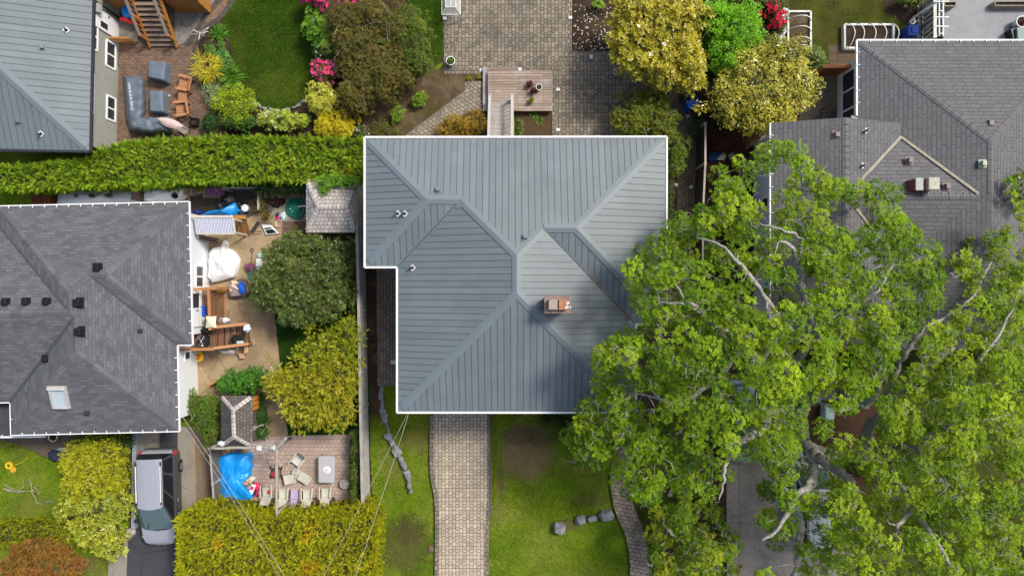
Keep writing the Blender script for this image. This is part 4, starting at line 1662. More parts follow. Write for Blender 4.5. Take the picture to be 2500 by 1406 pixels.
def hedge(name,label,poly_px,h,pal,L=0.26,dens=1.0,seed=1,kind='spray',side_px=0,rough=0.22,group=None):
 """clipped hedge: foliage over the top and the sides of a block"""
 r_ = np.random.default_rng(seed)
 top = [P(a,b,h) for a,b in poly_px]
 cx,cy = sum(p.x for p in top) / len(top),sum(p.y for p in top) / len(top)
 root = thing(name,label,'hedge',(cx,cy,0),0,group)
 pl = np.array([(p.x,p.y) for p in top])
 lo,hi = pl.min(0),pl.max(0)
 area = (hi - lo).prod()
 n = int(area * 105 * dens * (0.26 / L) ** 1.4)
 q = r_.uniform(lo,hi,(n,2))
 q = q[inside(q,pl)]
 n2 = np.array([mnoise.noise(Vector((a * 1.9,b * 1.9,seed + 9))) for a,b in q])
 q = q[(n2 > -.3) | (r_.uniform(0,1,len(q)) < .45)]
 n3 = np.array([mnoise.noise(Vector((a * .55,b * .9,seed + 20))) + .5 * mnoise.noise(Vector((a * 2.3,b * 2.3,seed + 22))) for a,b in q])
 mul = (1 + .42 * n3)[:,None] * np.where((n3 > .52)[:,None],np.array([[1.05,.72,.9]]),np.array([[1.,1.,1.]]))
 hz = np.array([mnoise.noise(Vector((a * 1.1,b * 1.1,seed))) * rough + mnoise.noise(Vector((a * 3.1,b * 3.1,seed + 4))) * rough * .5 for a,b in q])
 C = np.column_stack([q,h - 0.12 + hz - np.abs(r_.normal(0,.09,len(q)))])
 lv = Leaves()
 D = np.column_stack([r_.normal(0,.75,len(q)),r_.normal(0,.75,len(q)),r_.uniform(.3,1.0,len(q))])
 if kind == 'spray':
  sprays(lv,r_,C,unit(D),L,pal,mul=mul)
 else:
  singles(lv,r_,C,np.column_stack([np.zeros((len(q),2)),np.ones(len(q))]),L,.5,pal,spread=1.0)
 # sides
 for i in range(len(pl)):
  a,b = pl[i],pl[(i + 1) % len(pl)]
  ln = np.linalg.norm(b - a)
  m_ = int(ln * h * 45 * dens * (0.26 / L) ** 1.4)
  if m_ < 3:
   continue
  t = r_.uniform(0,1,m_)
  z = h * np.sqrt(r_.uniform(0.02,1,m_))
  d = (b - a) / ln
  area2 = np.sum(pl[:,0] * np.roll(pl[:,1],-1) - np.roll(pl[:,0],-1) * pl[:,1])
  nn = np.array([d[1],-d[0]]) * (1 if area2 > 0 else -1)
  bulge = np.array([mnoise.noise(Vector((x * 1.3,y * 1.3,3 + seed))) for x,y in zip(a[0] + d[0] * t * ln + d[1],z)]) * 0.15
  xy = a + d * (t * ln)[:,None] + nn * (bulge - 0.06 + r_.normal(0,.05,m_))[:,None]
  C = np.column_stack([xy,z])
  D = np.column_stack([nn[0] * .8 + r_.normal(0,.5,m_),nn[1] * .8 + r_.normal(0,.5,m_),r_.uniform(.2,.9,m_)])
  if kind == 'spray':
   sprays(lv,r_,C,unit(D),L,pal)
  else:
   singles(lv,r_,C,D,L,.5,pal)
 lv.build('foliage',root,NEEDLE)
 cb = MB()
 ip = pl + (np.array([cx,cy]) - pl) / np.maximum(np.linalg.norm(np.array([cx,cy]) - pl,axis=1,keepdims=True),.1) * 0.28
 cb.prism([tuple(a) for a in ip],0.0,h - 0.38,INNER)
 cb.build('branches',root)  # solid block, its dark colour carries the shade inside the hedge
 return root


def inside(q,pl):
 x,y = q[:,0],q[:,1]
 r = np.zeros(len(q),bool)
 j = len(pl) - 1
 for i in range(len(pl)):
  c = ((pl[i][1] > y) != (pl[j][1] > y)) & (x < (pl[j][0] - pl[i][0]) * (y - pl[i][1]) / (pl[j][1] - pl[i][1] + 1e-12) + pl[i][0])
  r ^= c
  j = i
 return r


# ---- oaks
def oak(label,seed,outline,holes,base,zfun,limbs,pal,spacing=31,layers=((0.0,1.0),(-1.7,0.55),(-3.2,0.4)),group=None):
 """outline, holes in pixels at crown height; limbs are pixel polylines with heights and radii"""
 r_ = np.random.default_rng(seed)
 b0 = P(base[0],base[1],0)
 root = thing('oak_tree',label,'tree',(b0.x,b0.y,0),0,group)
 pl = np.array(outline,float)
 lo,hi = pl.min(0),pl.max(0)
 segs = [(np.array(u[:2],float),np.array(v[:2],float)) for lm in limbs for u,v in zip(lm[:-1],lm[1:]) if u[2] > 4.5]

 def near_limb(c):
  for u,v in segs:
   f = min(max(np.dot(c - u,v - u) / (np.dot(v - u,v - u) + 1e-9),0),1)
   if np.hypot(*(u + (v - u) * f - c)) < 15:
    return True
  return False

 clumps = []
 for (dz,keep) in layers:
  taken = []
  n = int((hi - lo).prod() / spacing ** 2 * 5)
  cand = r_.uniform(lo,hi,(n,2))
  cand = cand[inside(cand,pl)]
  dm = np.full(len(cand),1e9)
  for a_,b_ in zip(pl,np.roll(pl,-1,0)):
   ab = b_ - a_
   f_ = np.clip(((cand - a_) @ ab) / (ab @ ab),0,1)
   dm = np.minimum(dm,np.linalg.norm(cand - a_ - f_[:,None] * ab,axis=1))
  cand = cand[dm > 11]
  ok = np.ones(len(cand),bool)
  for hp,kp in holes:
   ins = inside(cand,np.array(hp,float))
   ok &= ~(ins & (r_.uniform(0,1,len(cand)) > kp))
  cand = cand[ok]
  grid_ = {}
  for c in cand:
   gx,gy = int(c[0] // spacing),int(c[1] // spacing)
   bad = False
   for ix in (-1,0,1):
    for iy in (-1,0,1):
     for o in grid_.get((gx + ix,gy + iy),()):
      if (o[0] - c[0]) ** 2 + (o[1] - c[1]) ** 2 < (spacing * (0.82 if dz == 0 else 1.0)) ** 2:
       bad = True
   if bad:
    continue
   nv = mnoise.noise(Vector((c[0] / 70,c[1] / 70,seed)))
   if nv < -0.13 and r_.uniform() < 0.85:
    continue
   if near_limb(c) and r_.uniform() < .75:
    continue
   if r_.uniform() > keep:
    continue
   grid_.setdefault((gx,gy),[]).append(c)
   z = zfun(c[0],c[1]) + dz + nv * 1.4 + r_.normal(0,.4)
   taken.append((c[0],c[1],z))
  clumps += taken
 CP = np.array([P(*c) for c in clumps])
 lv = Leaves()
 for i,c in enumerate(CP):
  rad = r_.uniform(.26,.56)
  n = max(8,int(rad * rad * r_.uniform(165,255)))
  d = unit(r_.normal(0,1,(n,3)) + np.array([0,0,.35]))
  pts = c + d * np.array([rad,rad,rad * .62]) * r_.uniform(.35,1.0,(n,1)) ** .5
  ct = rand_tint(r_,1,pal,.22)
  ti = ct * .68 + rand_tint(r_,n,pal,.16) * .32
  rosettes(lv,r_,pts,d * .6 + np.array([0,0,1.1]) + r_.normal(0,.25,d.shape),7,.092,.52,pal,.2,cl_tint=ti)
 lv.build('crown',root,OAKLEAF)
 # limbs given by hand, then twigs that reach every clump
 nodes,rads = [],[]
 tb = MB()
 for li,lm in enumerate(limbs):
  pts = [P(a,b,z) for a,b,z,_ in lm]
  rr = [x[3] for x in lm]
  sm_p,sm_r = [],[]
  for i in range(len(pts) - 1):
   p0,p1,p2,p3 = pts[max(i - 1,0)],pts[i],pts[i + 1],pts[min(i + 2,len(pts) - 1)]
   for s in range(5):
    t = s / 5
    q = 0.5 * ((2 * p1) + (p2 - p0) * t + (2 * p0 - 5 * p1 + 4 * p2 - p3) * t * t + (3 * p1 - p0 - 3 * p2 + p3) * t ** 3)
    ra = rr[i] + (rr[i + 1] - rr[i]) * t
    q = q + Vector(r_.normal(0,0.6,3)) * (ra + .02) * (0.5 if i or s else 0)
    sm_p.append(q)
    sm_r.append(ra * r_.uniform(.88,1.16))
  sm_p.append(pts[-1])
  sm_r.append(rr[-1])
  (tb if li else tb).tube(sm_p,sm_r,BARK,9)
  nodes += sm_p
  rads += sm_r
  if li == 0:
   tb.build('trunk',root)
   tb = MB()
 N = [np.array(p) for p in nodes]
 Rr = list(rads)
 order = np.argsort([np.min(np.linalg.norm(np.array(N) - c,axis=1)) for c in CP])
 wb = MB()
 for i in order:
  c = CP[i] + np.array([0,0,-.12])
  A = np.array(N)
  dist = np.linalg.norm(A - c,axis=1) + np.maximum(A[:,2] - c[2],0) * 1.5
  j = int(np.argmin(dist))
  s = A[j]
  d = c - s
  ln = np.linalg.norm(d)
  k = max(2,int(ln / .45))
  side = r_.normal(0,.15 * min(ln,2.5),3)
  if r_.uniform() < .4:
   side[2] += .4 * min(ln,1.5)
  r0 = min(Rr[j] * .75,.024 + .02 * ln + .01)
  r0 = max(r0,.012)
  pth = []
  for q in range(k + 1):
   f = q / k
   w_ = math.sin(math.pi * f)
   pth.append(Vector(s + d * f + side * w_ + r_.normal(0,.05,3) * (0 < q < k)))
  wb.tube(pth,[r0 + (0.01 - r0) * q / k for q in range(k + 1)],BARK,5,False)
  for q in range(1,k + 1):
   N.append(np.array(pth[q]))
   Rr.append(max(r0 + (0.01 - r0) * q / k,.012))
  for _q in range(r_.choice([0,1,2],p=[.3,.45,.25])):
   # bare twigs that stand clear of the leaves
   e = Vector(c) + Vector(r_.normal(0,.28,3))
   e.z = c[2] + r_.uniform(.2,.55)
   h1 = (Vector(c) + e) / 2 + Vector(r_.normal(0,.08,3))
   wb.tube([Vector(c),h1,e,e + Vector(r_.normal(0,.16,3))],[.017,.013,.009,.005],BARK_DEAD,4,False)
   g1 = h1 + Vector(r_.normal(0,.2,3))
   g1.z = h1.z + abs(r_.normal(0,.15))
   wb.tube([h1,(h1 + g1) / 2 + Vector(r_.normal(0,.04,3)),g1],[.011,.008,.005],BARK_DEAD,4,False)
 tb.build('limbs',root)
 wb.build('twigs',root)
 return root


OAKPAL = [(.122,.225,.006),(.178,.29,.008),(.245,.35,.012),(.064,.142,.005)]
outA = [(1880,340),(1955,355),(2005,385),(2015,445),(2100,440),(2190,465),(2215,525),(2255,575),(2300,610),(2310,670),(2300,740),(2220,800),
  (2190,870),(2130,960),(2080,1050),(2060,1150),(2060,1300),(2030,1420),(1830,1425),(1870,1330),(1850,1250),(1830,1120),(1790,1130),(1770,1200),
  (1700,1225),(1650,1205),(1570,1245),(1505,1190),(1450,1150),(1385,1135),(1375,1060),(1412,1000),(1435,930),(1440,850),(1500,825),(1570,790),
  (1535,740),(1530,665),(1550,600),(1620,555),(1640,512),(1740,500),(1718,425),(1800,380)]
holesA = [([(1885,385),(1955,415),(2000,470),(1965,520),(1890,500)],.12),([(1834,420),(1890,405),(1890,740),(1834,720)],.22),
  ([(1905,620),(1960,640),(1985,710),(1940,745),(1885,720)],.15),([(1800,385),(2200,455),(2215,560),(1990,620),(1860,600)],.62),([(2025,475),(2110,495),(2120,545),(2040,560)],.35),
  ([(1770,1120),(1855,1140),(1870,1300),(1800,1420),(1770,1300)],.2),([(1920,860),(1990,850),(2015,905),(1955,940)],.1),
  ([(1945,985),(2060,985),(2075,1095),(1990,1120),(1945,1060)],.06),([(1940,1090),(2035,1080),(2035,1320),(1940,1320)],.25),
  ([(1870,1310),(2005,1310),(1995,1420),(1870,1420)],.12),([(1700,585),(1740,585),(1735,650),(1700,650)],.1),
  ([(1785,1040),(1830,1040),(1830,1068),(1785,1068)],.3),([(1560,790),(1600,790),(1590,890),(1555,880)],.25),
  ([(1565,1090),(1640,1110),(1640,1210),(1545,1190)],.5),([(2080,760),(2160,780),(2160,840),(2080,840)],.6),
  ([(1655,1110),(1770,1110),(1770,1225),(1690,1225)],.35)]


def zA(x,y):
 d = math.hypot((x - 1860) / 480,(y - 860) / 560)
 s = min(max((y - 830) / 380,0),1)
 return 11.0 - 2.6 * min(d,1.15) ** 1.6 - 2.6 * s * s * (3 - 2 * s)


limbsA = [
 [(1948,1000,0,.46),(1945,1000,1.2,.40),(1940,1006,2.6,.36),(1948,1040,3.8,.33),(1965,1085,4.8,.29),(1995,1112,5.6,.25),(2040,1145,6.4,.2),(2085,1180,7.0,.14)],
 [(1940,1006,2.6,.32),(1930,985,4.0,.3),(1905,995,5.4,.27),(1872,1006,6.4,.22),(1868,1035,6.9,.17),(1852,1055,7.2,.15),(1825,1062,7.4,.11),(1780,1090,7.8,.06)],
 [(1872,1006,6.4,.17),(1845,1000,7.2,.13),(1815,1003,7.8,.1),(1760,960,8.4,.09),(1715,900,8.8,.07),(1690,985,9.0,.05)],
 [(1930,985,4.0,.3),(1900,930,6.0,.26),(1860,880,7.6,.22),(1800,850,9.0,.17),(1775,820,9.6,.15),(1738,795,9.9,.13),(1712,762,10.1,.10),(1690,742,10.2,.08),(1650,740,10.2,.055),(1610,738,10.0,.03)],
 [(1712,762,10.1,.07),(1680,745,10.3,.05),(1662,715,10.4,.035),(1648,690,10.4,.02)],
 [(1900,930,6.0,.2),(1985,820,7.8,.17),(1965,730,8.9,.14),(1955,690,9.4,.13),(1948,640,9.8,.1),(1930,600,10.1,.08),(1900,590,10.2,.04)],
 [(1948,640,9.8,.08),(1960,590,10.0,.06),(1935,570,10.1,.05),(1890,555,10.2,.03),(1850,545,10.1,.02)],
 [(1800,850,9.0,.12),(1770,905,9.0,.1),(1700,960,9.0,.09),(1665,985,9.0,.08),(1625,980,8.8,.07),(1600,962,8.7,.05),(1585,940,8.6,.03)],
 [(1625,980,8.8,.05),(1590,968,8.6,.04),(1545,962,8.3,.03),(1500,990,7.8,.02)],
 [(1930,985,4.0,.26),(1970,975,5.2,.25),(2020,968,6.0,.23),(2070,962,6.6,.22),(2110,990,7.2,.17),(2140,960,7.8,.12),(2160,900,8.6,.08)],
 [(1965,1085,4.8,.22),(1985,1150,6.0,.2),(1980,1180,6.6,.18),(1950,1205,7.2,.14),(1928,1235,7.6,.11),(1900,1290,7.8,.08),(1860,1320,7.8,.05)],
 [(1980,1180,6.6,.2),(1945,1230,5.4,.22),(1955,1290,4.8,.22),(1948,1330,4.6,.15),(1945,1375,4.6,.11),(1932,1420,4.6,.09)],
 [(1860,880,7.6,.14),(1900,790,9.2,.11),(1850,700,10.2,.09),(1800,640,10.6,.07),(1760,600,10.5,.05),(1700,580,10.0,.03)],
 [(1985,820,7.8,.13),(2080,760,8.8,.11),(2150,700,9.2,.08),(2180,640,9.2,.05)],
 [(1872,1035,6.9,.1),(1780,1120,8.0,.09),(1770,1150,8.3,.07),(1765,1185,8.4,.05),(1755,1220,8.4,.025)],
]
oak('large spreading oak overhanging the metal roof and grey shingle roof, pale limbs showing',11,outA,holesA,(1948,1000),zA,limbsA,OAKPAL)

outB = [(2520,415),(2465,425),(2445,480),(2430,560),(2345,590),(2330,650),(2355,720),(2310,760),(2260,830),(2200,870),(2140,980),(2100,1080),(2050,1180),
  (2015,1290),(2040,1430),(2540,1430),(2540,415)]
holesB = [([(2330,570),(2440,560),(2470,640),(2480,740),(2360,700)],.4),([(2440,480),(2530,500),(2530,600),(2440,580)],.35),
  ([(2260,740),(2310,740),(2310,800),(2260,800)],.1),([(2450,1165),(2520,1150),(2520,1290),(2480,1270)],.08),
  ([(2180,1160),(2260,1165),(2250,1215),(2190,1210)],.3),([(2085,1210),(2130,1205),(2130,1250),(2085,1245)],.2),
  ([(2080,985),(2150,985),(2140,1120),(2085,1120)],.2),([(2480,1310),(2530,1310),(2530,1380),(2480,1380)],.15),
  ([(2320,850),(2400,850),(2390,900),(2330,890)],.25)]


def zB(x,y):
 d = math.hypot((x - 2300) / 420,(y - 1080) / 560)
 return 9.6 - 3.2 * min(d,1.15) ** 1.7


limbsB = [
 [(2118,1140,0,.36),(2118,1130,1.5,.31),(2112,1090,3.2,.28),(2122,1050,4.8,.24),(2150,1010,6.2,.2),(2200,960,7.4,.15),(2260,900,8.4,.1),(2330,850,8.9,.06)],
 [(2112,1090,3.2,.24),(2160,1080,5.0,.2),(2230,1085,6.8,.16),(2320,1040,8.0,.12),(2360,1045,8.4,.1),(2420,1020,8.6,.06),(2480,1010,8.4,.03)],
 [(2160,1080,5.0,.17),(2180,1150,6.6,.15),(2230,1240,7.6,.12),(2290,1330,8.2,.1),(2320,1380,8.2,.06)],
 [(2150,1010,6.2,.15),(2190,900,7.8,.11),(2220,850,8.4,.1),(2260,800,8.6,.07),(2360,740,8.2,.05),(2420,640,7.6,.03)],
 [(2230,1240,7.6,.1),(2190,1290,8.2,.08),(2205,1310,8.5,.06),(2200,1350,8.6,.04)],
 [(2320,1040,8.0,.1),(2380,900,8.8,.08),(2450,800,8.4,.05),(2490,700,7.8,.03)],
 [(2230,1085,6.8,.12),(2300,1180,8.4,.09),(2350,1230,8.8,.06),(2420,1270,8.6,.04)],
]
oak('second oak with dense bright crown at the lower right, trunk beside the rusty mulch',23,outB,holesB,(2118,1140),zB,limbsB,
 [(.145,.24,.007),(.205,.31,.009),(.27,.365,.013),(.08,.165,.006)],spacing=30)

# small oak-leaved tree below it, by the front path
outC = [(1570,1255),(1620,1225),(1690,1215),(1760,1240),(1800,1300),(1815,1380),(1800,1430),(1590,1430),(1590,1350),(1575,1300)]
oak('low bushy tree between the curved front path and concrete drive',31,outC,[],(1690,1330),lambda x,y:5.2 - 1.2 * min(math.hypot((x - 1690) / 125,(y - 1330) / 110),1.2) ** 2,
 [[(1690,1335,0,.14),(1690,1332,1.2,.12),(1692,1328,2.4,.1),(1700,1320,3.6,.06)],[(1690,1332,1.2,.1),(1650,1310,3.0,.07),(1630,1290,4.0,.03)],
  [(1690,1332,1.2,.1),(1730,1370,3.0,.07),(1760,1390,4.0,.03)]],[(.12,.2,.009),(.16,.255,.011),(.08,.16,.008),(.27,.3,.012)],spacing=28)

# ---- hedges
CEDARPAL = [(.15,.255,.013),(.21,.33,.015),(.09,.17,.01),(.27,.36,.022)]
hedge('cedar_hedge','long bright green cedar hedge between the upper patio and the shingled house',[(-30,410),(120,402),(215,390),(250,362),(330,350),(480,338),(640,338),(780,340),(886,343),(886,431),(760,436),(560,438),(400,446),(200,452),(-30,462)],
  2.4,CEDARPAL,0.26,1.5,41,rough=.34)
hedge('cedar_hedge','wide yellow-green cedar hedge along the street side of the pink patio',[(432,1268),(470,1242),(515,1234),(560,1252),(640,1262),(760,1262),(850,1250),(880,1238),(905,1242),(918,1275),(914,1410),(912,1440),(432,1440),(436,1330)],
  2.6,[(.29,.31,.008),(.37,.37,.011),(.2,.24,.008),(.42,.4,.016)],0.19,1.6,42,rough=.26)
hedge('clipped_hedge','low clipped yellow-green hedge across the left lawn',[(-30,1278),(100,1273),(195,1275),(197,1320),(100,1328),(-30,1332)],1.1,
  [(.21,.24,.008),(.27,.29,.01),(.15,.19,.007)],0.18,1.3,43,rough=.1)
# ---- shrubs and trees, one by one
# back garden, left
shrub('round_shrub','round clipped lime green shrub at the corner of the back lawn','shrub',[(578,258,50,47)],1.1,'single',[(.276,.386,.008),(.373,.469,.014),(.193,.29,.008)],1.5,.085,51,26,.3)
r_ = np.random.default_rng(61)


def fan_palm(label,px,py,fans,pal):
 c = P(px,py,.5)
 root = thing('fan_palm',label,'plant',(c.x,c.y,0))
 lv = Leaves()
 sb = MB()
 for (fx,fy,fr) in fans:
  q = np.array(P(fx,fy,.75))
  n = 34
  t0 = math.atan2(q[1] - c.y,q[0] - c.x)
  t = t0 + r_.uniform(-2.6,2.6,n)
  d = unit(np.column_stack([np.cos(t),np.sin(t),r_.uniform(-.25,.35,n)]))
  v,ti = quads_from(np.tile(q,(n,1)),d,np.tile([[0,0,1.0]],(n,1)) + r_.normal(0,.3,(n,3)),ML(fr) * r_.uniform(.75,1.15,n),np.full(n,.035),rand_tint(r_,n,pal,.15))
  lv.put(v,ti)
  sb.tube([(c.x,c.y,.05),((c.x + q[0]) / 2,(c.y + q[1]) / 2,.6),tuple(q)],.014,mat('palm_stalk',(.276,.304,.055)),5)
 lv.build('fronds',root)
 sb.build('stalks',root)


fan_palm('yellow-green fan palm at the edge of the brown patio',508,165,[(490,143,30),(500,162,32),(488,172,30),(520,158,26),(505,180,32),(530,155,20),(522,178,28),(512,150,24)],[(.497,.414,.021),(.414,.4,.028),(.552,.469,.041)])


def strap_plant(label,px,py,rad,n,pal,name='strap_leaf_clump',nc=3,W=.05,group=None):
 c = P(px,py,.2)
 root = thing(name,label,'plant',(c.x,c.y,0),0,group)
 lv = Leaves()
 for i in range(nc):
  q = (c.x + (r_.normal(0,ML(rad) * .25) if i else 0),c.y + (r_.normal(0,ML(rad) * .25) if i else 0),0)
  straps(lv,r_,q,n // nc,ML(rad) * 1.0,W,pal,.75)
 lv.build('leaves',root)
 return root


GR = [(.083,.221,.017),(.124,.29,.021),(.055,.152,.014)]
strap_plant('bright green daylily clump beside the white rotary rack',527,87,26,110,GR)
strap_plant('large green daylily clump right of the fan palm',558,184,36,170,GR,nc=4)
shrub('mound_plant','small round green mound at the patio edge, above the fan palm','plant',[(511,125,13,13)],.35,'single',[(.097,.235,.028),(.138,.29,.034)],1.6,.06,62,10,.4)
shrub('mound_plant','small round green mound in dark soil beside the lawn edge','plant',[(541,113,11,11)],.3,'single',[(.11,.276,.028),(.152,.331,.034)],1.6,.06,63,10,.4)
shrub('hellebore','blue-green leafy plant between the fan palm and the lawn','plant',[(538,140,20,14),(552,150,18,16)],.5,'rosette',[(.069,.207,.048),(.11,.276,.055),(.166,.331,.055)],1.0,.11,64,10,.4)
shrub('silver_shrub','pale silvery green shrub left of the lime round shrub','shrub',[(522,228,26,26),(527,245,20,22)],.8,'single',[(.262,.359,.138),(.345,.442,.207),(.166,.248,.083)],1.3,.1,65,16,.34,W=.3)
shrub('low_shrub','small yellow-green groundcover below the fan palm','plant',[(505,200,14,14),(524,262,9,16)],.35,'single',[(.179,.276,.017),(.235,.317,.021)],1.3,.07,66,10,.4)
shrub('dark_shrub','dark green shrub at the hedge beside the square planter','shrub',[(516,300,24,20)],1.0,'rosette',[(.021,.069,.011),(.034,.103,.014)],1.1,.09,67,14)
shrub('dark_shrub','dark leafy shrub under the lime round shrub','shrub',[(590,305,32,14),(560,300,20,12),(610,300,16,14)],1.0,'rosette',[(.041,.103,.014),(.069,.152,.017)],1.0,.09,68,12)
shrub('flowering_shrub','pale yellow-green shrub with cream flower heads at the hedge','shrub',[(660,292,28,22),(690,300,20,22)],1.2,'rosette',[(.276,.386,.041),(.373,.455,.069)],1.0,.11,69,14,flower=([(.62,.62,.36),(.5,.55,.25)],26,.08,2))
shrub('loose_shrub','loose yellow-green shrub with open branches by the hedge','shrub',[(715,300,22,18),(742,296,16,14),(705,285,10,10)],1.3,'rosette',[(.359,.455,.041),(.442,.524,.069),(.276,.373,.028)],.55,.11,70,10,.3,core=.3)
shrub('rhododendron','bright green rhododendron at the right edge of the back lawn','shrub',[(772,62,22,30),(790,95,24,22),(768,85,18,20),(800,115,16,16)],1.7,'rosette',[(.138,.304,.021),(.193,.386,.028),(.083,.207,.017)],1.1,.11,71,14)
shrub('white_flower_shrub','dark shrub dotted with small white flowers above the pink rhododendron','shrub',[(795,135,26,22),(818,122,18,16)],1.3,'rosette',[(.028,.097,.017),(.048,.138,.028)],1.0,.09,72,12,flower=([(.75,.76,.72)],36,.045,1))
shrub('pink_rhododendron','rhododendron covered in bright pink flowers between lawn and brown bushes','shrub',[(790,176,24,24),(800,190,20,16),(812,168,12,16)],1.6,'rosette',[(.041,.097,.017),(.069,.138,.021)],.8,.1,73,14,flower=([(.85,.12,.34),(.78,.05,.17),(.88,.26,.46)],150,.1,2))
shrub('pink_rhododendron','pink rhododendron cut by the top edge of the photo, left one','shrub',[(762,-4,28,18),(785,6,16,18)],1.9,'rosette',[(.041,.097,.017),(.069,.138,.021)],.8,.1,74,12,flower=([(.8,.05,.26),(.74,.07,.3)],90,.1,2))
shrub('pink_rhododendron','pink rhododendron at the top edge above the brown bushes','shrub',[(852,0,24,12),(882,14,18,16)],2.0,'rosette',[(.028,.069,.014),(.048,.097,.017)],.8,.1,75,12,flower=([(.82,.08,.34),(.72,.04,.22)],60,.1,2))
shrub('yellow_azalea','pale yellow azalea below the pink rhododendron','shrub',[(787,235,30,32),(800,262,30,24),(775,258,18,18)],1.7,'rosette',[(.497,.497,.055),(.6,.593,.097),(.386,.414,.041)],1.1,.1,76,16,flower=([(.75,.73,.55)],16,.07,1))
shrub('golden_shrub','dense golden yellow shrub at the corner by the hedge','shrub',[(822,303,46,34),(840,318,28,24),(800,312,26,24)],1.6,'rosette',[(.6,.497,.014),(.6,.58,.021),(.469,.4,.014)],1.3,.075,77,22,.3)
shrub('brown_rhododendron','huge dull green and russet rhododendron with bare twigs, top centre left','shrub',
  [(930,150,90,80),(870,130,60,60),(900,210,70,55),(960,80,70,65),(870,240,40,50),(850,60,60,50),(900,40,55,40),(945,195,55,40)],3.0,'rosette',
  [(.117,.103,.017),(.166,.138,.022),(.083,.103,.017),(.193,.117,.034),(.124,.138,.017)],.95,.08,78,46,.21,stems=12)
shrub('dark_rhododendron','rounded green bush on the right flank of the russet rhododendron','shrub',[(1018,118,40,62),(1000,70,42,50),(1020,160,32,36)],2.7,'rosette',[(.097,.138,.014),(.138,.193,.017),(.069,.11,.014)],1.1,.085,79,22,.3)
shrub('russet_shrub','rusty orange-brown shrub left of the deck stairs','shrub',[(1132,312,52,32),(1165,300,28,30),(1095,322,34,24)],1.5,'rosette',[(.276,.152,.017),(.359,.193,.021),(.207,.166,.017),(.331,.235,.021)],1.1,.075,80,22,.3)
shrub('young_shrub','small bright green shrub in the mossy dirt, nearer the garden path','shrub',[(1026,242,18,18),(1020,250,12,10)],.7,'rosette',[(.152,.262,.021),(.207,.331,.028)],.7,.09,81,9,core=.4)
shrub('young_shrub','small bright green shrub in the mossy dirt, nearer the roof','shrub',[(972,277,17,20),(966,288,10,12)],.7,'rosette',[(.152,.248,.021),(.207,.304,.028)],.7,.09,82,9,core=.4)
shrub('low_shrub','low olive groundcover at the roof corner by the garden path','plant',[(930,310,26,18),(955,325,30,12),(915,325,14,12)],.45,'single',[(.138,.152,.021),(.179,.179,.025),(.124,.097,.028)],.7,.08,83,14)
shrub('blossom_shrub','sparse shrub with pale pink blossom where the hedge meets the roof','plant',[(880,322,16,14),(892,330,10,8)],1.2,'rosette',[(.083,.124,.028)],.5,.08,84,8,core=.3,flower=([(.7,.58,.58)],40,.04,1))
shrub('low_shrub','two tufts of yellow-green groundcover left of the deck step','plant',[(1145,192,10,7),(1170,190,7,7)],.2,'single',[(.221,.235,.017)],1.2,.06,85,8)
shrub('low_shrub','pale grassy tuft in the planting bed along the deck stairs','plant',[(1270,310,9,22),(1268,330,8,12)],.35,'single',[(.193,.304,.055),(.262,.359,.083)],1.0,.1,86,9,W=.2)
strap_plant('small green fern in the bed under the deck edge',1305,278,14,40,[(.083,.235,.017),(.138,.304,.028)],'fern',2)
strap_plant('small leafy plant in the middle of the planting bed',1316,293,13,36,[(.069,.179,.021),(.11,.235,.028)],'fern',2,.06)
# top right
shrub('young_shrub','small lime green shrub in the petal-strewn bed','shrub',[(1461,11,14,12)],.6,'rosette',[(.221,.359,.028),(.276,.428,.041)],.8,.09,87,9,core=.4)
shrub('magnolia_tree','large golden-leaved magnolia with white blooms beside the back patio','tree',
  [(1600,80,105,85),(1660,140,60,55),(1540,110,60,60),(1655,50,75,55),(1545,40,55,50),(1680,190,40,36),(1600,150,65,50),(1560,160,50,34),(1620,190,40,24)],3.9,'rosette',
  [(0.352,0.306,0.014),(0.439,0.373,0.023),(0.274,0.260,0.014),(0.395,0.362,0.034)],.85,.15,88,64,.19,6,.5,low=1.2,gloss=True,flower=([(.78,.76,.62)],34,.13,1),stems=5)
shrub('green_tree','vivid green small tree between the two golden trees','tree',[(1785,85,75,62),(1740,45,40,34),(1800,55,50,40),(1770,140,48,44),(1765,168,32,24)],3.8,'single',[(.166,.414,.007),(.221,.511,.011),(.11,.29,.007)],1.2,.12,89,52,.2,low=.8)
shrub('variegated_tree','round yellow variegated tree by the white house wall','tree',[(1855,225,125,100),(1900,150,75,55),(1800,260,80,62),(1930,215,60,66),(1820,180,70,55),(1870,285,70,50)],4.2,'single',
  [(0.407,0.342,0.014),(0.466,0.409,0.033),(0.236,0.221,0.014),(0.107,0.133,0.011),(0.466,0.464,0.066)],1.1,.14,90,62,.18,low=.8,gloss=True)
shrub('green_shrub','dark green shrub in the shade between the magnolia and the green tree','shrub',[(1710,130,30,50),(1700,90,22,30),(1730,180,24,30)],2.2,'single',[(.028,.083,.011),(.048,.124,.014)],.9,.1,91,16)
shrub('red_rhododendron','rhododendron with scarlet flowers beside the hooped bed','shrub',[(1885,40,26,42),(1870,20,30,30),(1893,72,20,24),(1835,10,40,24)],2.0,'rosette',[(.069,.083,.017),(.103,.11,.021)],.9,.1,92,16,flower=([(.75,.02,.07),(.68,.03,.09)],120,.085,2,(1893,35,32)))
shrub('olive_shrub','dull olive shrub behind the vivid green tree at the top edge','shrub',[(1770,8,60,22),(1850,85,26,30),(1865,110,26,18)],1.7,'rosette',[(.069,.083,.017),(.11,.11,.021)],.9,.09,93,14)
shrub('grey_green_shrub','soft grey-green shrub between the hooped bed and wooden fence','shrub',[(1990,150,28,24),(1978,135,18,16)],1.1,'single',[(.152,.235,.069),(.207,.304,.097),(.097,.166,.041)],1.2,.1,94,16)
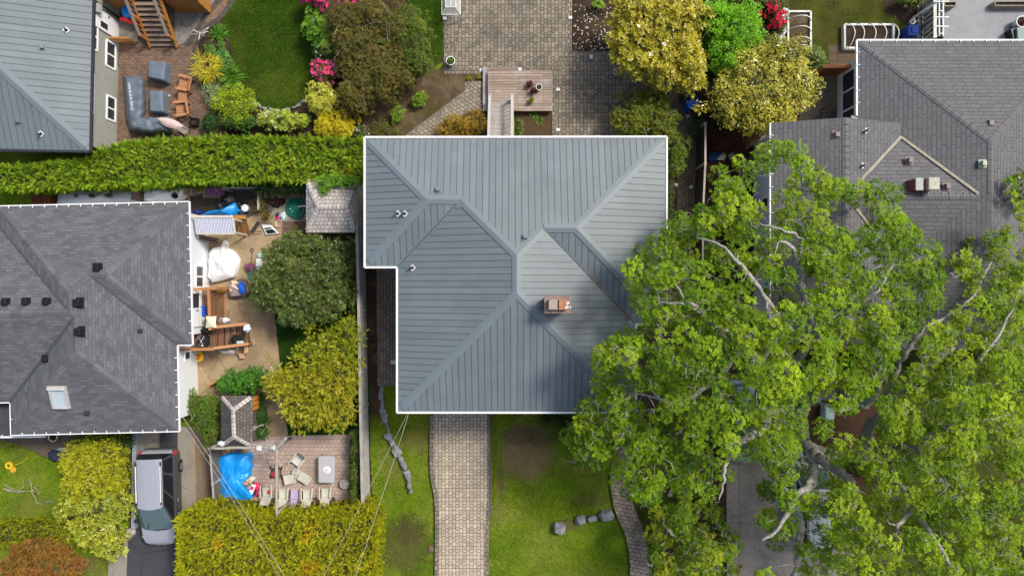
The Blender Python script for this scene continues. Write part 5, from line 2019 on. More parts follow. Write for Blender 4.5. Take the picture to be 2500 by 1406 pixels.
shrub('olive_bush','rounded olive green bush at the top right corner of the metal roof','shrub',[(1575,285,76,55),(1610,320,46,40),(1540,300,40,44),(1580,250,50,26)],2.2,'rosette',[(.124,.166,.011),(.179,.221,.014),(.097,.138,.011),(.207,.207,.017)],1.0,.09,95,24,.3,stems=10)
shrub('olive_bush','olive green bush squeezed between the roof edge and side path','shrub',[(1645,365,30,50),(1640,410,24,26)],2.0,'rosette',[(.083,.138,.011),(.124,.179,.014)],1.0,.09,96,16,.3)
shrub('fence_shrub','dark shrub against the right-hand wooden fence','shrub',[(1705,315,16,36),(1700,275,14,20)],1.3,'single',[(.034,.069,.014),(.055,.103,.017)],.9,.09,97,12)
shrub('red_leaf_shrub','dark red-leaved shrub below the variegated tree','shrub',[(1770,352,44,18),(1800,362,30,16)],1.1,'single',[(.124,.017,.021),(.193,.034,.028),(.083,.028,.021)],.9,.08,98,14)
shrub('low_shrub','sparse low plants along the right side of the metal roof','plant',[(1636,460,8,40),(1636,510,8,30)],.5,'single',[(.055,.083,.017),(.097,.124,.021)],.7,.08,99,12)
shrub('leafy_shrub','light green bush at the dark top corner by the grey deck','shrub',[(2210,2,26,14),(2232,10,14,8)],1.2,'single',[(.166,.248,.028),(.221,.304,.041)],.8,.11,100,10)
# left yard
shrub('rhododendron_tree','broad dark rhododendron with pale buds in the middle of the left yard','tree',
  [(745,675,115,95),(800,640,66,70),(690,720,74,55),(770,740,90,50),(700,630,60,50),(820,710,50,60),(740,600,60,34),(660,690,40,40),(730,770,50,26)],3.2,'rosette',
  [(.076,.117,.014),(.103,.152,.019),(.048,.083,.011),(.138,.172,.028)],1.0,.11,101,56,.19,8,.3,gloss=True,flower=([(.4,.42,.17),(.33,.37,.14)],260,.045,1),core=.7,low=.3)
shrub('golden_cypress','feathery golden cypress spreading over the left yard, lower one','tree',[(790,940,95,80),(740,935,90,45),(820,990,62,60),(700,930,50,26),(780,1000,80,44),(840,900,36,60),(750,985,60,40)],3.2,'spray',
  [(.37,.4,.022),(.46,.45,.028),(.24,.3,.016),(.5,.42,.05)],1.1,.22,102,28,.28,low=.4)
shrub('golden_cypress','feathery golden-green cypress against the pale fence, upper one','tree',[(815,850,62,48),(850,815,28,44),(770,870,46,36),(845,860,34,50)],3.0,'spray',[(.32,.37,.02),(.42,.43,.025),(.2,.28,.015)],1.1,.21,103,22,.28,low=.4)
shrub('fence_shrub','strip of dark green growth along the fence beside the rhododendron','shrub',[(866,640,14,60),(868,730,12,60)],1.7,'single',[(.069,.117,.014),(.11,.166,.017)],.9,.08,104,16)
shrub('laurel','glossy deep green laurel mound behind the small shingled hut','shrub',[(595,928,50,32),(630,920,22,26),(560,935,26,26)],1.7,'rosette',[(.041,.166,.011),(.069,.235,.014),(.028,.11,.008),(.097,.193,.017)],1.2,.11,105,20,.3,gloss=True)
shrub('ivy','straggling green ivy climbing between the white wall and the small hut','plant',[(480,985,40,30),(505,1030,30,34),(455,965,22,20),(520,1060,22,26),(525,990,22,30),(500,1000,34,28)],1.5,'rosette',[(.083,.172,.014),(.124,.228,.017),(.138,.166,.028)],.9,.08,106,18,.34,stems=8)
shrub('box_shrub','dark clipped shrub along the right side of the small hut','shrub',[(640,1012,16,34),(640,1055,20,18),(634,975,12,20)],1.1,'single',[(.021,.097,.008),(.034,.131,.011)],1.2,.08,107,14)
shrub('fence_hedge','narrow loose green hedge along the pale fence by the pink patio','hedge',[(872,1080,14,40),(872,1150,15,44),(870,1215,15,34)],1.6,'single',[(.069,.138,.014),(.11,.193,.017),(.166,.166,.041)],1.0,.09,108,18)
shrub('dry_plant','dry brown weedy plant in the left yard beside the green turtle box','plant',[(640,500,24,36),(650,525,20,22),(635,470,16,24)],.8,'single',[(.221,.124,.034),(.276,.166,.041),(.138,.124,.028)],.7,.11,109,14,W=.16,core=.4)
shrub('ivy','dark ivy hanging over the stacked logs by the hedge','plant',[(690,462,50,18),(740,458,30,20),(650,458,30,14)],1.9,'single',[(.017,.048,.008),(.028,.076,.011)],.9,.09,110,14)
shrub('ivy','bright green ivy spilling onto the cedar-shingled shed roof','plant',[(795,448,24,20),(793,462,12,14),(850,445,30,16),(825,440,30,16)],3.0,'single',[(.138,.304,.017),(.193,.386,.021),(.097,.221,.014)],1.3,.1,111,14,low=2.3)
shrub('creeper','trailing yellow-green creeper sprig on the tan concrete','plant',[(658,868,5,10),(664,880,8,4),(652,858,4,5)],.15,'single',[(.386,.414,.028)],1.0,.07,112,5,core=.2)
shrub('young_shrub','small green weed beside the narrow strip at the metal roof','plant',[(912,845,7,10),(915,868,5,6)],.4,'single',[(.055,.11,.017),(.083,.152,.021)],.9,.07,113,7)
# front left
shrub('spirea','yellow spirea bush with arching sprays beside the driveway','shrub',[(240,1130,78,62),(270,1110,50,50),(200,1125,44,48),(235,1180,76,40),(290,1150,34,50)],1.9,'spray',[(.44,.48,.018),(.54,.54,.024),(.34,.41,.015),(.56,.5,.07)],1.3,.16,114,30,.26)
shrub('laurel','big-leaved yellow-green laurel below the spirea','shrub',[(240,1240,62,46),(300,1230,36,46),(185,1240,36,34),(250,1290,60,40),(275,1330,34,34),(225,1300,40,30)],1.9,'rosette',[(.276,.317,.017),(.345,.373,.025),(.179,.235,.014),(.414,.414,.041)],.75,.17,115,20,.3,7,.36,gloss=True)
shrub('dark_shrub','dark green bush in shade under the shingled eave by the drive','shrub',[(280,1075,44,22),(205,1072,30,18),(310,1090,14,30)],1.1,'single',[(.028,.069,.011),(.048,.103,.014)],1.0,.09,116,14)
shrub('copper_shrub','coppery orange-brown shrub in the lower left corner','shrub',[(105,1375,92,62),(60,1390,60,44),(150,1380,50,50),(100,1335,56,30)],2.0,'rosette',[(.235,.117,.017),(.304,.152,.021),(.179,.138,.017),(.331,.117,.041)],1.2,.085,117,30,.26)
shrub('dark_shrub','dark green shrub tucked under the front eave of the metal roof','shrub',[(1390,1035,40,26),(1350,1022,40,14),(1425,1040,30,26)],1.0,'single',[(.021,.055,.008),(.034,.083,.011)],1.0,.08,118,14)
shrub('fir_shrub','dark bush in the shade at the lower right edge','shrub',[(2475,1215,36,44),(2490,1340,24,36)],1.6,'single',[(.041,.069,.011),(.062,.083,.014)],.7,.1,119,14)
# ------------------------------------------------------------------ fences, decks, garden things
FENCE_GREY = wood_mat('weathered_fence_boards',(.5,.49,.46),(.38,.37,.35),axis=0,stain=(.2,.19,.17))
GREYWOOD = wood_mat('grey_weathered_wood',(.4,.37,.35),(.28,.255,.24),axis=1,stain=(.2,.17,.15))
DECK = wood_mat('weathered_deck_boards',(.34,.265,.205),(.23,.175,.14),0.14,0,stain=(.38,.35,.33))
DECK_O = wood_mat('orange_worn_deck_boards',(.36,.2,.115),(.27,.15,.09),0.14,0,stain=(.2,.14,.11))
RAILWOOD = wood_mat('cedar_rail',(.42,.21,.095),(.33,.155,.07),axis=0,rough=.6)
RAILWOOD_Y = wood_mat('cedar_rail_lengthwise',(.42,.21,.095),(.33,.155,.07),axis=1,rough=.6)
DECK_RED = wood_mat('red_brown_deck',(.24,.125,.075),(.17,.09,.055),0.14,1,stain=(.13,.085,.065))
TEAK = wood_mat('teak_slats',(.46,.22,.1),(.36,.16,.07),axis=0,rough=.55)
COVER = mat('blue_grey_furniture_cover',(.115,.145,.185),.5,spec=.35,var=.16,scale=3)
CREAM = mat('cream_sling',(.5,.49,.42),.75,var=.05,scale=3)
CREAM_F = mat('cream_frame',(.56,.54,.46),.45,var=.04)
TARP_BLUE = mat('blue_tarp',(.006,.26,.72),.38,spec=.45,var=.12,scale=3)
WHITE_TARP = mat('white_tarp',(.8,.81,.82),.5,var=.04,scale=2)
SILVER_TARP = mat('silver_tarp',(.5,.54,.6),.4,var=.12,scale=2)
RED = mat('red_plastic',(.6,.03,.03),.4,var=.08)
BLUE = mat('blue_plastic',(.01,.1,.55),.4,var=.08)
TEAL = mat('teal_plastic',(.03,.36,.3),.4,var=.08)
YELLOW = mat('yellow_plastic',(.75,.5,.02),.4,var=.08)
ORANGE = mat('orange_plastic',(.75,.2,.02),.4,var=.1)
CARDB = mat('cardboard',(.45,.29,.165),.85,var=.08)
STEELD = mat('dark_steel',(.05,.05,.055),.4,.5,var=.1)
STONE = mat('grey_boulder',(.2,.205,.215),.9,var=.4,scale=5,bmp=.6)


def post(mb,x,y,z0,z1,s,m_):
 mb.box((x,y,(z0 + z1) / 2),(s,s,z1 - z0),m_)


def fence(name,label,pts,z,m_board,m_cap,th=.05,capw=.14,post_every=2.4,cat='fence',wood=True,plank=.14):
 c = P(*pts[0])
 root = thing(name,label,cat,(c.x,c.y,0))
 bd,cp = MB(),MB()
 w_ = [P(a,b,z) for a,b in pts]
 k = 0
 for i in range(len(w_) - 1):
  a,b = Vector((w_[i].x,w_[i].y,0)),Vector((w_[i + 1].x,w_[i + 1].y,0))
  L = (b - a).length
  h = (b - a) / L
  n = max(1,int(L / plank))
  for q in range(n):
   p0 = a + h * (L * q / n + .004)
   p1 = a + h * (L * (q + 1) / n - .004)
   zz = z - .06 + rng.uniform(-.008,.008)
   bd.beam(p0 + Vector((0,0,zz / 2)),p1 + Vector((0,0,zz / 2)),th * rng.uniform(.75,1.2),zz,m_board)
  cp.beam(a + Vector((0,0,z)),b + Vector((0,0,z)),capw,.05,m_cap)
  m_ = max(1,int(L / post_every))
  for q in range(m_ + (1 if i == len(w_) - 2 else 0)):
   p = a + h * (L * q / m_)
   pm = MB()
   post(pm,p.x,p.y,0,z + .03,.13,m_cap)
   pm.build('post',root)
 bd.build('boards',root)
 cp.build('top_rail',root)
 return root


fence('board_fence','tall pale weathered board fence between the left yard and the metal-roofed house',[(868,440),(871,560),(876,760),(880,1000),(885,1230)],1.85,FENCE_GREY,GREYWOOD)
fence('board_fence','dark wooden board fence with a pale top, right of the side path',[(1722,302),(1722,400),(1716,520),(1716,660)],1.75,wood_mat('dark_fence_boards',(.05,.04,.035),(.035,.03,.026)),wood_mat('fence_cap',(.4,.36,.32),(.25,.2,.17),axis=1),capw=.1)
fence('board_fence','short end of wooden fence at the top edge behind the magnolia',[(1727,-10),(1727,30)],1.7,wood_mat('tan_fence_boards',(.25,.2,.14),(.16,.12,.09)),GREYWOOD,capw=.1)
fence('slat_fence','orange-brown slatted wooden fence between yard lawn and white wall',[(2012,163),(2084,162)],1.6,wood_mat('rust_fence',(.23,.085,.03),(.15,.055,.025),axis=1),wood_mat('rust_fence_top',(.4,.17,.06),(.28,.11,.045)),capw=.18)
fence('board_fence','grey board fence at the back of the left yard under the hedge',[(545,459),(650,458)],1.4,wood_mat('mossy_boards',(.13,.12,.09),(.09,.08,.06)),GREYWOOD,capw=.05)

# ---- back deck and stairs of the middle house
t = thing('garden_deck','low weathered timber deck with a step, behind the metal-roofed house','deck',P(1265,220))
z = .5
a,b = P(1191,172.5,z),P(1349,271,z)
mb = MB()
mb.box(((a.x + b.x) / 2,(a.y + b.y) / 2,.44),(b.x - a.x,a.y - b.y,.12),DECK)
mb.build('platform',t)
mb = MB()
mb.box(((a.x + b.x) / 2,(a.y + b.y) / 2,.2),(b.x - a.x - .1,a.y - b.y - .1,.38),wood_mat('deck_skirt',(.16,.1,.07),(.1,.07,.05)))
mb.build('skirt',t)
mb = MB()
c,d = P(1179,164,.25),P(1190,271,.25)
mb.box(((c.x + d.x) / 2,(c.y + d.y) / 2,.2),(d.x - c.x,c.y - d.y,.1),GREYWOOD)
c,d = P(1190.5,164,.25),P(1261,172,.25)
mb.box(((c.x + d.x) / 2,(c.y + d.y) / 2,.2),(d.x - c.x,c.y - d.y,.1),DECK)
mb.build('step',t)
t = thing('deck_stairs','weathered grey timber stairs with pale handrails climbing from the deck to the house','stairs',P(1222,300))
xs0,xs1 = P(1199,0,.9).x,P(1248,0,.9).x
y0,y1 = P(0,246,.6).y,P(0,352,2.2).y
N = 10
for k in range(N):
 zz = .55 + .17 * k
 yy = y0 + (y1 - y0) * (k + .5) / N
 mb = MB()
 dy = abs(y1 - y0) / N
 for q in (-1,1):
  mb.box(((xs0 + xs1) / 2,yy + q * dy * .25,zz),(xs1 - xs0,dy * .47,.05),GREYWOOD)
 mb.box(((xs0 + xs1) / 2,yy - dy * .48,zz + .06),(xs1 - xs0,.02,.1),GREYWOOD)
 mb.build('tread',t)
for s,x in ((-1,xs0 - .05),(1,xs1 + .05)):
 mb = MB()
 mb.beam((x,y0 + .05,1.5),(x,y1,3.15),.15,.06,mat('pale_handrail',(.42,.4,.39),.6,var=.08))
 mb.build('handrail',t)
 mb = MB()
 mb.box((x,y0 + .03,.95),(.13,.13,1.1),GREYWOOD)
 mb.rbox((x,y0 + .03,1.535),(.19,.19,.07),GREYWOOD,.02)
 mb.build('newel_post',t)
 for k in range(1,11):
  f = k / 10.5
  mb = MB()
  mb.box((x,y0 + (y1 - y0) * f,(.55 + 1.7 * f + 1.48 + 1.65 * f) / 2),(.035,.035,.9),GREYWOOD)
  mb.build('baluster',t)
 mb = MB()
 mb.beam((x,y0,.5),(x,y1,2.2),.05,.2,GREYWOOD)
 mb.build('stringer',t)


def pot(label,px,py,r,h,m_,soil=True,group=None,name='plant_pot',plant=None,z=0.0):
 c = P(px,py,z + h * .8)
 root = thing(name,label,'plant pot',(c.x,c.y,z),0,group)
 mb = MB()
 mb.lathe((c.x,c.y,z),[(r * .05,0.01),(r * .72,0.0),(r * .95,h * .9),(r,h * .93),(r,h),(r * .86,h),(r * .84,h * .8)],m_,22)
 mb.build('pot',root)
 sb = MB()
 sb.ell((c.x,c.y,z + h * .8),(r * .85,r * .85,.02),SOIL,14,4)
 sb.build('soil',root)
 if plant:
  lv = Leaves()
  q = np.array([(c.x + r_.normal(0,plant[1] * .4),c.y + r_.normal(0,plant[1] * .4),z + h * .9 + abs(r_.normal(0,plant[2]))) for _ in range(plant[3])])
  rosettes(lv,r_,q,np.tile([[0,0,1.]],(len(q),1)) + r_.normal(0,.5,q.shape),5,plant[4],.5,plant[0],.3)
  lv.build('plant',root)
 return root


pot('white pot with leafy green plant on the corner of the back patio',1100,150,.24,.4,WHITE,plant=([(.1,.2,.02),(.15,.25,.03)],.22,.08,16,.12))
pot('white glazed pot of soil standing on the timber deck',1316,213.5,.165,.3,WHITE,z=.5,plant=([(.07,.09,.03)],.08,.02,6,.06))
pot('pot of dark red foliage on the deck, touching the white pot, upper one',1293,206,.12,.2,BLACK,z=.5,plant=([(.09,.015,.02),(.14,.03,.03),(.06,.012,.02)],.16,.1,22,.11))
pot('pot of dark red foliage on the deck, lower one',1301,222,.13,.2,BLACK,z=.5,plant=([(.07,.012,.02),(.12,.02,.03)],.15,.1,22,.1))
pot('terracotta pot of yellow-green leaves on the lower deck boards',1297,245.5,.14,.24,mat('terracotta',(.3,.13,.06)),z=.5,plant=([(.16,.2,.015),(.2,.22,.02)],.11,.05,16,.09))
pot('white pot half under the magnolia at the patio edge',1508,176,.2,.35,WHITE,plant=([(.1,.13,.02)],.1,.04,8,.08))
pot('large white round tub of earth beside the shingled house eave',131,1066,.24,.5,mat('white_tub',(.68,.66,.6)),plant=([(.03,.06,.01)],.12,.05,12,.1))
pot('white pot on the grey upper deck at the right edge',2492,55,.3,.5,WHITE,z=.6,plant=([(.09,.03,.03)],.18,.05,14,.12))
# square planter with grille on brown patio
t = thing('square_planter','small black square planter by the hedge on the brown patio','planter',P(472,297))
c = P(472,297,.3)
mb = MB()
for dx,dy,sx,sy in ((-.17,0,.05,.4),(.17,0,.05,.4),(0,-.17,.3,.05),(0,.17,.3,.05)):
 mb.box((c.x + dx,c.y + dy,.16),(sx,sy,.32),BLACK)
mb.build('box',t)
mb = MB()
mb.box((c.x,c.y,.12),(.3,.3,.2),SOIL)
mb.build('soil',t)
# floor grate on the path
t = thing('floor_grate','dark metal floor grate set in the path beside the deck','grate',P(1171,228))
c = P(1172,228)
mb = MB()
mb.box((c.x,c.y,.04),(.3,.54,.03),STEELD)
for k in range(7):
 mb.box((c.x,c.y - .24 + .08 * k,.06),(.3,.02,.02),BLACK)
mb.build('grate',t)
# paver lights
PL = mat('frosted_light',(.55,.6,.58),.4,var=.05)
first = None
for px,py,lab in ((1086,47,'square white paver light at the left edge of the back patio, below the glass frame'),(1392,45,'square white paver light at the right edge of back patio beside the petal bed'),
     (1175,173,'square white paver light at the left foot of the timber deck'),(1269,171,'square white paver light above the deck platform'),
     (1443,141,'square white paver light near the top of the second patio'),(1362,220,'square white paver light beside the deck, right of the white pot'),
     (1362,318,'square white paver light beside the planting bed near the roof'),(1561,198,'square white paver light where the side path leaves the patio'),
     (1678,285,'square white paver light on the shaded bend of the side path'),(1650,452,'square white paver light on the left of the shaded side path'),
     (1686,457,'square white paver light on the right of the shaded side path'),(1492,1044,'square white paver light in the shade by the front path')):
 c = P(px,py)
 if first is None:
  first = thing('paver_light',lab,'ground light',(c.x,c.y,.06),0,'paver lights around the patios')
  mb = MB()
  mb.rbox((0,0,.015),(.2,.16,.05),PL,.02)
  mb.build('lens',first,True)
  mb = MB()
  mb.box((0,0,-.02),(.23,.19,.04),CONC_GREY)
  mb.build('base',first,True)
  ROOTLOC[first.name] = Vector((c.x,c.y,.06))
 else:
  copy_thing(first,(c.x,c.y,.06),R(90) if px in (1443,) else 0,lab)
# glass cold frame at the top
t = thing('cold_frame','glass cold frame with a white frame standing at the top edge of the back patio','cold frame',P(1101,10))
mb,gb = MB(),MB()
FRW = mat('cold_frame_bars',(.6,.64,.62),.4)
a0,b0 = P(1079,36,.7),P(1124,36,.7)
x0,x1,yb,yt = a0.x,b0.x,a0.y,P(0,-30,.7).y
xi0,xi1,yi = x0 + .22,x1 - .22,yb + .26
for p,q in (((x0,yb,.7),(x1,yb,.7)),((x0,yb,.7),(x0,yt,.7)),((x1,yb,.7),(x1,yt,.7)),((x0,yb,.7),(xi0,yi,1.0)),((x1,yb,.7),(xi1,yi,1.0)),
  ((xi0,yi,1.0),(xi1,yi,1.0)),((xi0,yi,1.0),(xi0,yt,1.0)),((xi1,yi,1.0),(xi1,yt,1.0)),((x0,yb,0),(x0,yb,.7)),((x1,yb,0),(x1,yb,.7)),(((x0 + x1) / 2,yi,1.0),((x0 + x1) / 2,yt,1.0))):
 mb.beam(p,q,.035,.035,FRW)
GLS,gnt,gb_ = base_mat('clear_glass',.1,.5)
gb_.inputs['Base Color'].default_value = (.75,.8,.78,1)
gb_.inputs['Alpha'].default_value = .35
for f in ([(x0,yb,.7),(x1,yb,.7),(xi1,yi,1.0),(xi0,yi,1.0)],[(x0,yb,.7),(xi0,yi,1.0),(xi0,yt,1.0),(x0,yt,.7)],[(x1,yb,.7),(x1,yt,.7),(xi1,yt,1.0),(xi1,yi,1.0)],
  [(xi0,yi,1.0),(xi1,yi,1.0),(xi1,yt,1.0),(xi0,yt,1.0)]):
 gb.face(f,GLS)
mb.build('frame',t)
gb.build('glass',t)
# petals strewn on the bed, one loose scatter
mb = MB()
WP = mat('fallen_petal',(.72,.66,.58),.8,var=.12,scale=30)
for k in range(330):
 px,py = rng.uniform(1400,1515),rng.uniform(12,124)
 if rng.uniform() > .35 + .65 * (py / 124) * ((px - 1390) / 120) ** .4:
  continue
 c = P(px,py)
 an,l = rng.uniform(0,6.28),rng.uniform(.03,.075)
 d = Vector((math.cos(an),math.sin(an),0))
 s = Vector((-d.y,d.x,0)) * l * .35
 zz = Vector((0,0,.075))
 mb.face([c - d * l + zz,c + s + zz + Vector((0,0,.02)),c + d * l + zz,c - s + zz],WP)
o = mb.build('fallen_petals')
o['kind'] = 'stuff'
# cable on the mossy dirt
CABLE = mat('garden_cable',(.16,.13,.07),.7)
mb = MB()
mb.tube([P(a,b) + Vector((0,0,.08)) for a,b in smooth_line([(1138,-5),(1128,40),(1105,165),(1098,200),(1090,235),(1078,280),(1066,318)])],.012,CABLE,5)
tag(mb.build('garden_cable',origin=P(1098,200)),'thin brown cable trailing from the patio pot across the mossy dirt','cable')
# chair edge by the roof
t = thing('garden_chair','corner of a grey metal garden chair at the north eave of the metal roof','chair',P(1458,338))
c = P(1458,336,.5)
GM = mat('grey_chair_frame',(.3,.27,.25),.5)
mb = MB()
mb.tube([(c.x - .12,c.y - .3,.5),(c.x - .12,c.y + .08,.5),(c.x + .1,c.y + .14,.5),(c.x + .22,c.y - .02,.5),(c.x + .2,c.y - .3,.5)],.02,GM,6)
mb.build('frame',t)
mb = MB()
mb.box((c.x + .04,c.y - .12,.46),(.3,.34,.03),mat('brown_seat',(.07,.05,.045)))
mb.build('seat',t)
for dx,dy in ((-.12,-.28),(.2,-.28),(-.12,.06),(.2,-.02)):
 mb = MB()
 mb.tube([(c.x + dx,c.y + dy,0),(c.x + dx,c.y + dy,.5)],.016,GM,6)
 mb.build('leg',t)

# ---- upper left patio
t = thing('timber_deck','raised orange-stained timber deck at the top edge, left of the gravel','deck',P(420,5))
mb = MB()
X0,X1,Y0 = -20.6,-15.75,14.55
mb.box(((X0 + X1) / 2,16.6,1.86),(X1 - X0,4.1,.1),wood_mat('orange_deck_boards',(.33,.17,.05),(.25,.12,.04),.14))
mb.build('platform',t)
mb = MB()
for i in range(9):
 zz = .1 + .2 * i
 mb.box((X1 - .25,15.75,zz),(.05,2.4,.19),WOOD_ORANGE_Y)
 mb.box(((X1 - 17.7) / 2 - .12,14.6,zz),(X1 + 17.4,.05,.19),WOOD_ORANGE)
 mb.box(((X0 - 19.1) / 2,14.6,zz),(-19.1 - X0,.05,.19),WOOD_ORANGE)
mb.build('skirt',t)
t = thing('garden_stairs','wide timber stairs with orange handrails leading down to the brown patio','stairs',P(390,60))
SX0,SX1 = -19.12,-17.75
ST = wood_mat('worn_stair_treads',(.27,.2,.155),(.19,.135,.105),axis=0,stain=(.32,.26,.21))
n = 9
for k in range(n):
 zz = 1.86 - (k + 1) * 1.75 / n
 yy = 14.5 - (k + .5) * 1.72 / n
 mb = MB()
 mb.box(((SX0 + SX1) / 2,yy,zz),(SX1 - SX0,1.72 / n * 1.02,.05),ST)
 mb.box(((SX0 + SX1) / 2,yy + .08,zz - .1),(SX1 - SX0 - .05,.02,.16),WOOD_ORANGE)
 mb.build('tread',t)
for x in (SX0 - .02,SX1 + .02):
 mb = MB()
 mb.beam((x,14.6,2.85),(x,12.95,1.12),.13,.05,wood_mat('worn_handrail',(.4,.3,.25),(.3,.22,.18),axis=1))
 mb.build('handrail',t)
 mb = MB()
 mb.beam((x,14.5,1.8),(x,12.75,.1),.06,.24,WOOD_ORANGE_Y)
 mb.build('stringer',t)
 for f in (.02,.5,.97):
  mb = MB()
  mb.box((x,14.55 - 1.6 * f,(1.8 - 1.65 * f + 2.8 - 1.68 * f) / 2),(.1,.1,1.05),WOOD_ORANGE)
  mb.build('post',t)
 for f in np.linspace(.1,.9,8):
  mb = MB()
  mb.box((x,14.55 - 1.6 * f,(1.8 - 1.65 * f + 2.8 - 1.68 * f) / 2),(.03,.03,.98),WOOD_ORANGE)
  mb.build('baluster',t)
# low rail by the door
t = thing('wooden_gate','low orange wooden rail gate beside the basement door','gate',P(290,98))
a,b = P(258,92,.9),P(316,94,.9)
mb = MB()
mb.beam(a,b,.1,.06,WOOD_ORANGE)
mb.build('top_rail',t)
mb = MB()
for f in np.linspace(.05,.95,11):
 p = a + (b - a) * f
 mb.box((p.x,p.y,.48),(.04,.03,.84),WOOD_ORANGE)
mb.build('balusters',t)
# blue and red float
t = thing('inflatable_boat','round blue and red inflatable stored under the orange stairs','inflatable',P(318,32))
c = P(314,26,.8)
mb = MB()
mb.ell((c.x,c.y,.75),(.42,.4,.2),BLUE if False else mat('bright_blue_vinyl',(.01,.25,.75),.35),22,10)
mb.build('disc',t)
mb = MB()
for k in range(6):
 f = k / 5
 mb.ell((c.x - .35 + .85 * f,c.y - .38 - .3 * f,.62 + .03 * math.sin(k * 3)),(.2,.13,.12),RED,12,8,.4,k)
mb.build('red_bag',t)
# doormat
mb = MB()
c = P(281.5,147)
mb.box((c.x,c.y,.03),(.38,.64,.02),mat('doormat',(.03,.02,.018),.95,var=.4,scale=30))
mb.box((c.x,c.y,.042),(.3,.56,.008),mat('doormat_inner',(.055,.035,.03),.95,var=.5,scale=26))
tag(mb.build('doormat',origin=c),'dark rectangular doormat on the brown patio at the stucco wall','doormat')
# rotary rack
t = thing('drying_rack','white folded rotary drying rack lying at the gravel edge','drying rack',P(490,86))
c = P(490,82,.6)
for k,(dx,dy) in enumerate(((-.5,-.1),(.48,.25),(.46,.02),(.0,-.42),(.35,-.1),(-.25,.05))):
 mb = MB()
 mb.tube([(c.x,c.y,.65),(c.x + dx,c.y + dy,.7 + .05 * k)],.022,mat('grey_white_arm',(.55,.55,.5)),6)
 mb.build('arm',t)
mb = MB()
mb.tube([(c.x,c.y,0),(c.x,c.y,.7)],.03,WHITE,8)
mb.build('pole',t)


def covered_table(label,pts,h,seed):
 """fabric cover draped over a table: flat top, flared sides with folds"""
 w_ = [P(a,b,h) for a,b in pts]
 c = sum(w_,Vector()) / len(w_)
 root = thing('covered_table',label,'covered table',(c.x,c.y,0),0,'covered tables on the brown patio')
 q = []
 for i in range(4):
  a,b = w_[i],w_[(i + 1) % 4]
  for s in range(8):
   q.append(a + (b - a) * s / 8)
 rows = []
 for lv_,(z,k) in enumerate(((h + .02,.5),(h + .015,.9),(h,1.0),(h * .6,1.03),(h * .25,1.06),(.03,1.1))):
  row = []
  for i,p in enumerate(q):
   wv = 1 + (0.025 * math.sin(i * 1.9 + seed) * max(0,(h - z) / h))
   d = (p - c) * k * wv
   row.append((c.x + d.x,c.y + d.y,z + (.02 * mnoise.noise(Vector((d.x * 3,d.y * 3,seed))) if lv_ < 3 else 0)))
  rows.append(row + [row[0]])
 mb = MB()
 mb.grid(rows,COVER,True)
 mb.face(rows[0][:-1],COVER)
 mb.build('cover',root)
 sb = MB()
 for k in (0,2):
  p = w_[k] + (w_[k] - c) * .12
  sb.tube([(p.x,p.y,h * .35),(p.x + .08,p.y + .04,h * .2),(p.x + .12,p.y - .03,.02)],.015,BLACK,5)
 sb.build('tie_strap',root)
 return root


covered_table('square table under a blue-grey cover, upper one on the brown patio',[(363,149),(403,152),(398,196),(361,188)],.72,1)
covered_table('square table under a blue-grey cover, lower one beside the long covered sofa',[(365,222),(395,222),(397,273),(366,272)],.62,4)

# corner sofa under its cover with the printed line
t = thing('covered_corner_sofa','L-shaped sofa under a long blue-grey cover printed with a white line of text','covered sofa',P(350,260))
zt = .78
out = [(300,186),(340,185),(354,200),(356,240),(357,272),(352,286),(390,285),(418,284),(427,300),(418,326),(360,329),(316,322),(306,290),(303,240)]
ins = [(310,193),(335,193),(342,208),(341,240),(336,270),(336,296),(385,292),(408,292),(412,302),(405,312),(360,315),(326,310),(320,288),(314,240)]


def resamp(pts,n):
 pts = [Vector(p) for p in pts] + [Vector(pts[0])]
 L = [0]
 for i in range(len(pts) - 1):
  L.append(L[-1] + (pts[i + 1] - pts[i]).length)
 o = []
 for k in range(n):
  s = L[-1] * k / n
  i = max(j for j in range(len(L) - 1) if L[j] <= s)
  f = (s - L[i]) / max(L[i + 1] - L[i],1e-6)
  o.append(pts[i] + (pts[i + 1] - pts[i]) * f)
 return o


oo,ii = [],[]
for k in range(len(out)):
 for s in range(5):
  f = s / 5
  oo.append(Vector(out[k]).lerp(Vector(out[(k + 1) % len(out)]),f))
  ii.append(Vector(ins[k]).lerp(Vector(ins[(k + 1) % len(ins)]),f))
rows = []
for f,z in ((0,.03),(.15,.3),(.45,.62),(.8,.76),(1.0,.8)):
 row = []
 for k,(a,b) in enumerate(zip(oo,ii)):
  p = a.lerp(b,f)
  q = P(p.x,p.y,z if f else .03)
  n_ = mnoise.noise(Vector((k * 1.3,f * 2.2,3.0))) + .6 * (.4 - 2 * abs(mnoise.noise(Vector((k * .7,f,8.0)))))
  row.append((q.x + .06 * n_,q.y + .06 * n_,z + .1 * n_ * (f > 0) * (f < 1.1)))
 rows.append(row + [row[0]])
mb = MB()
mb.grid(rows,COVER,True)
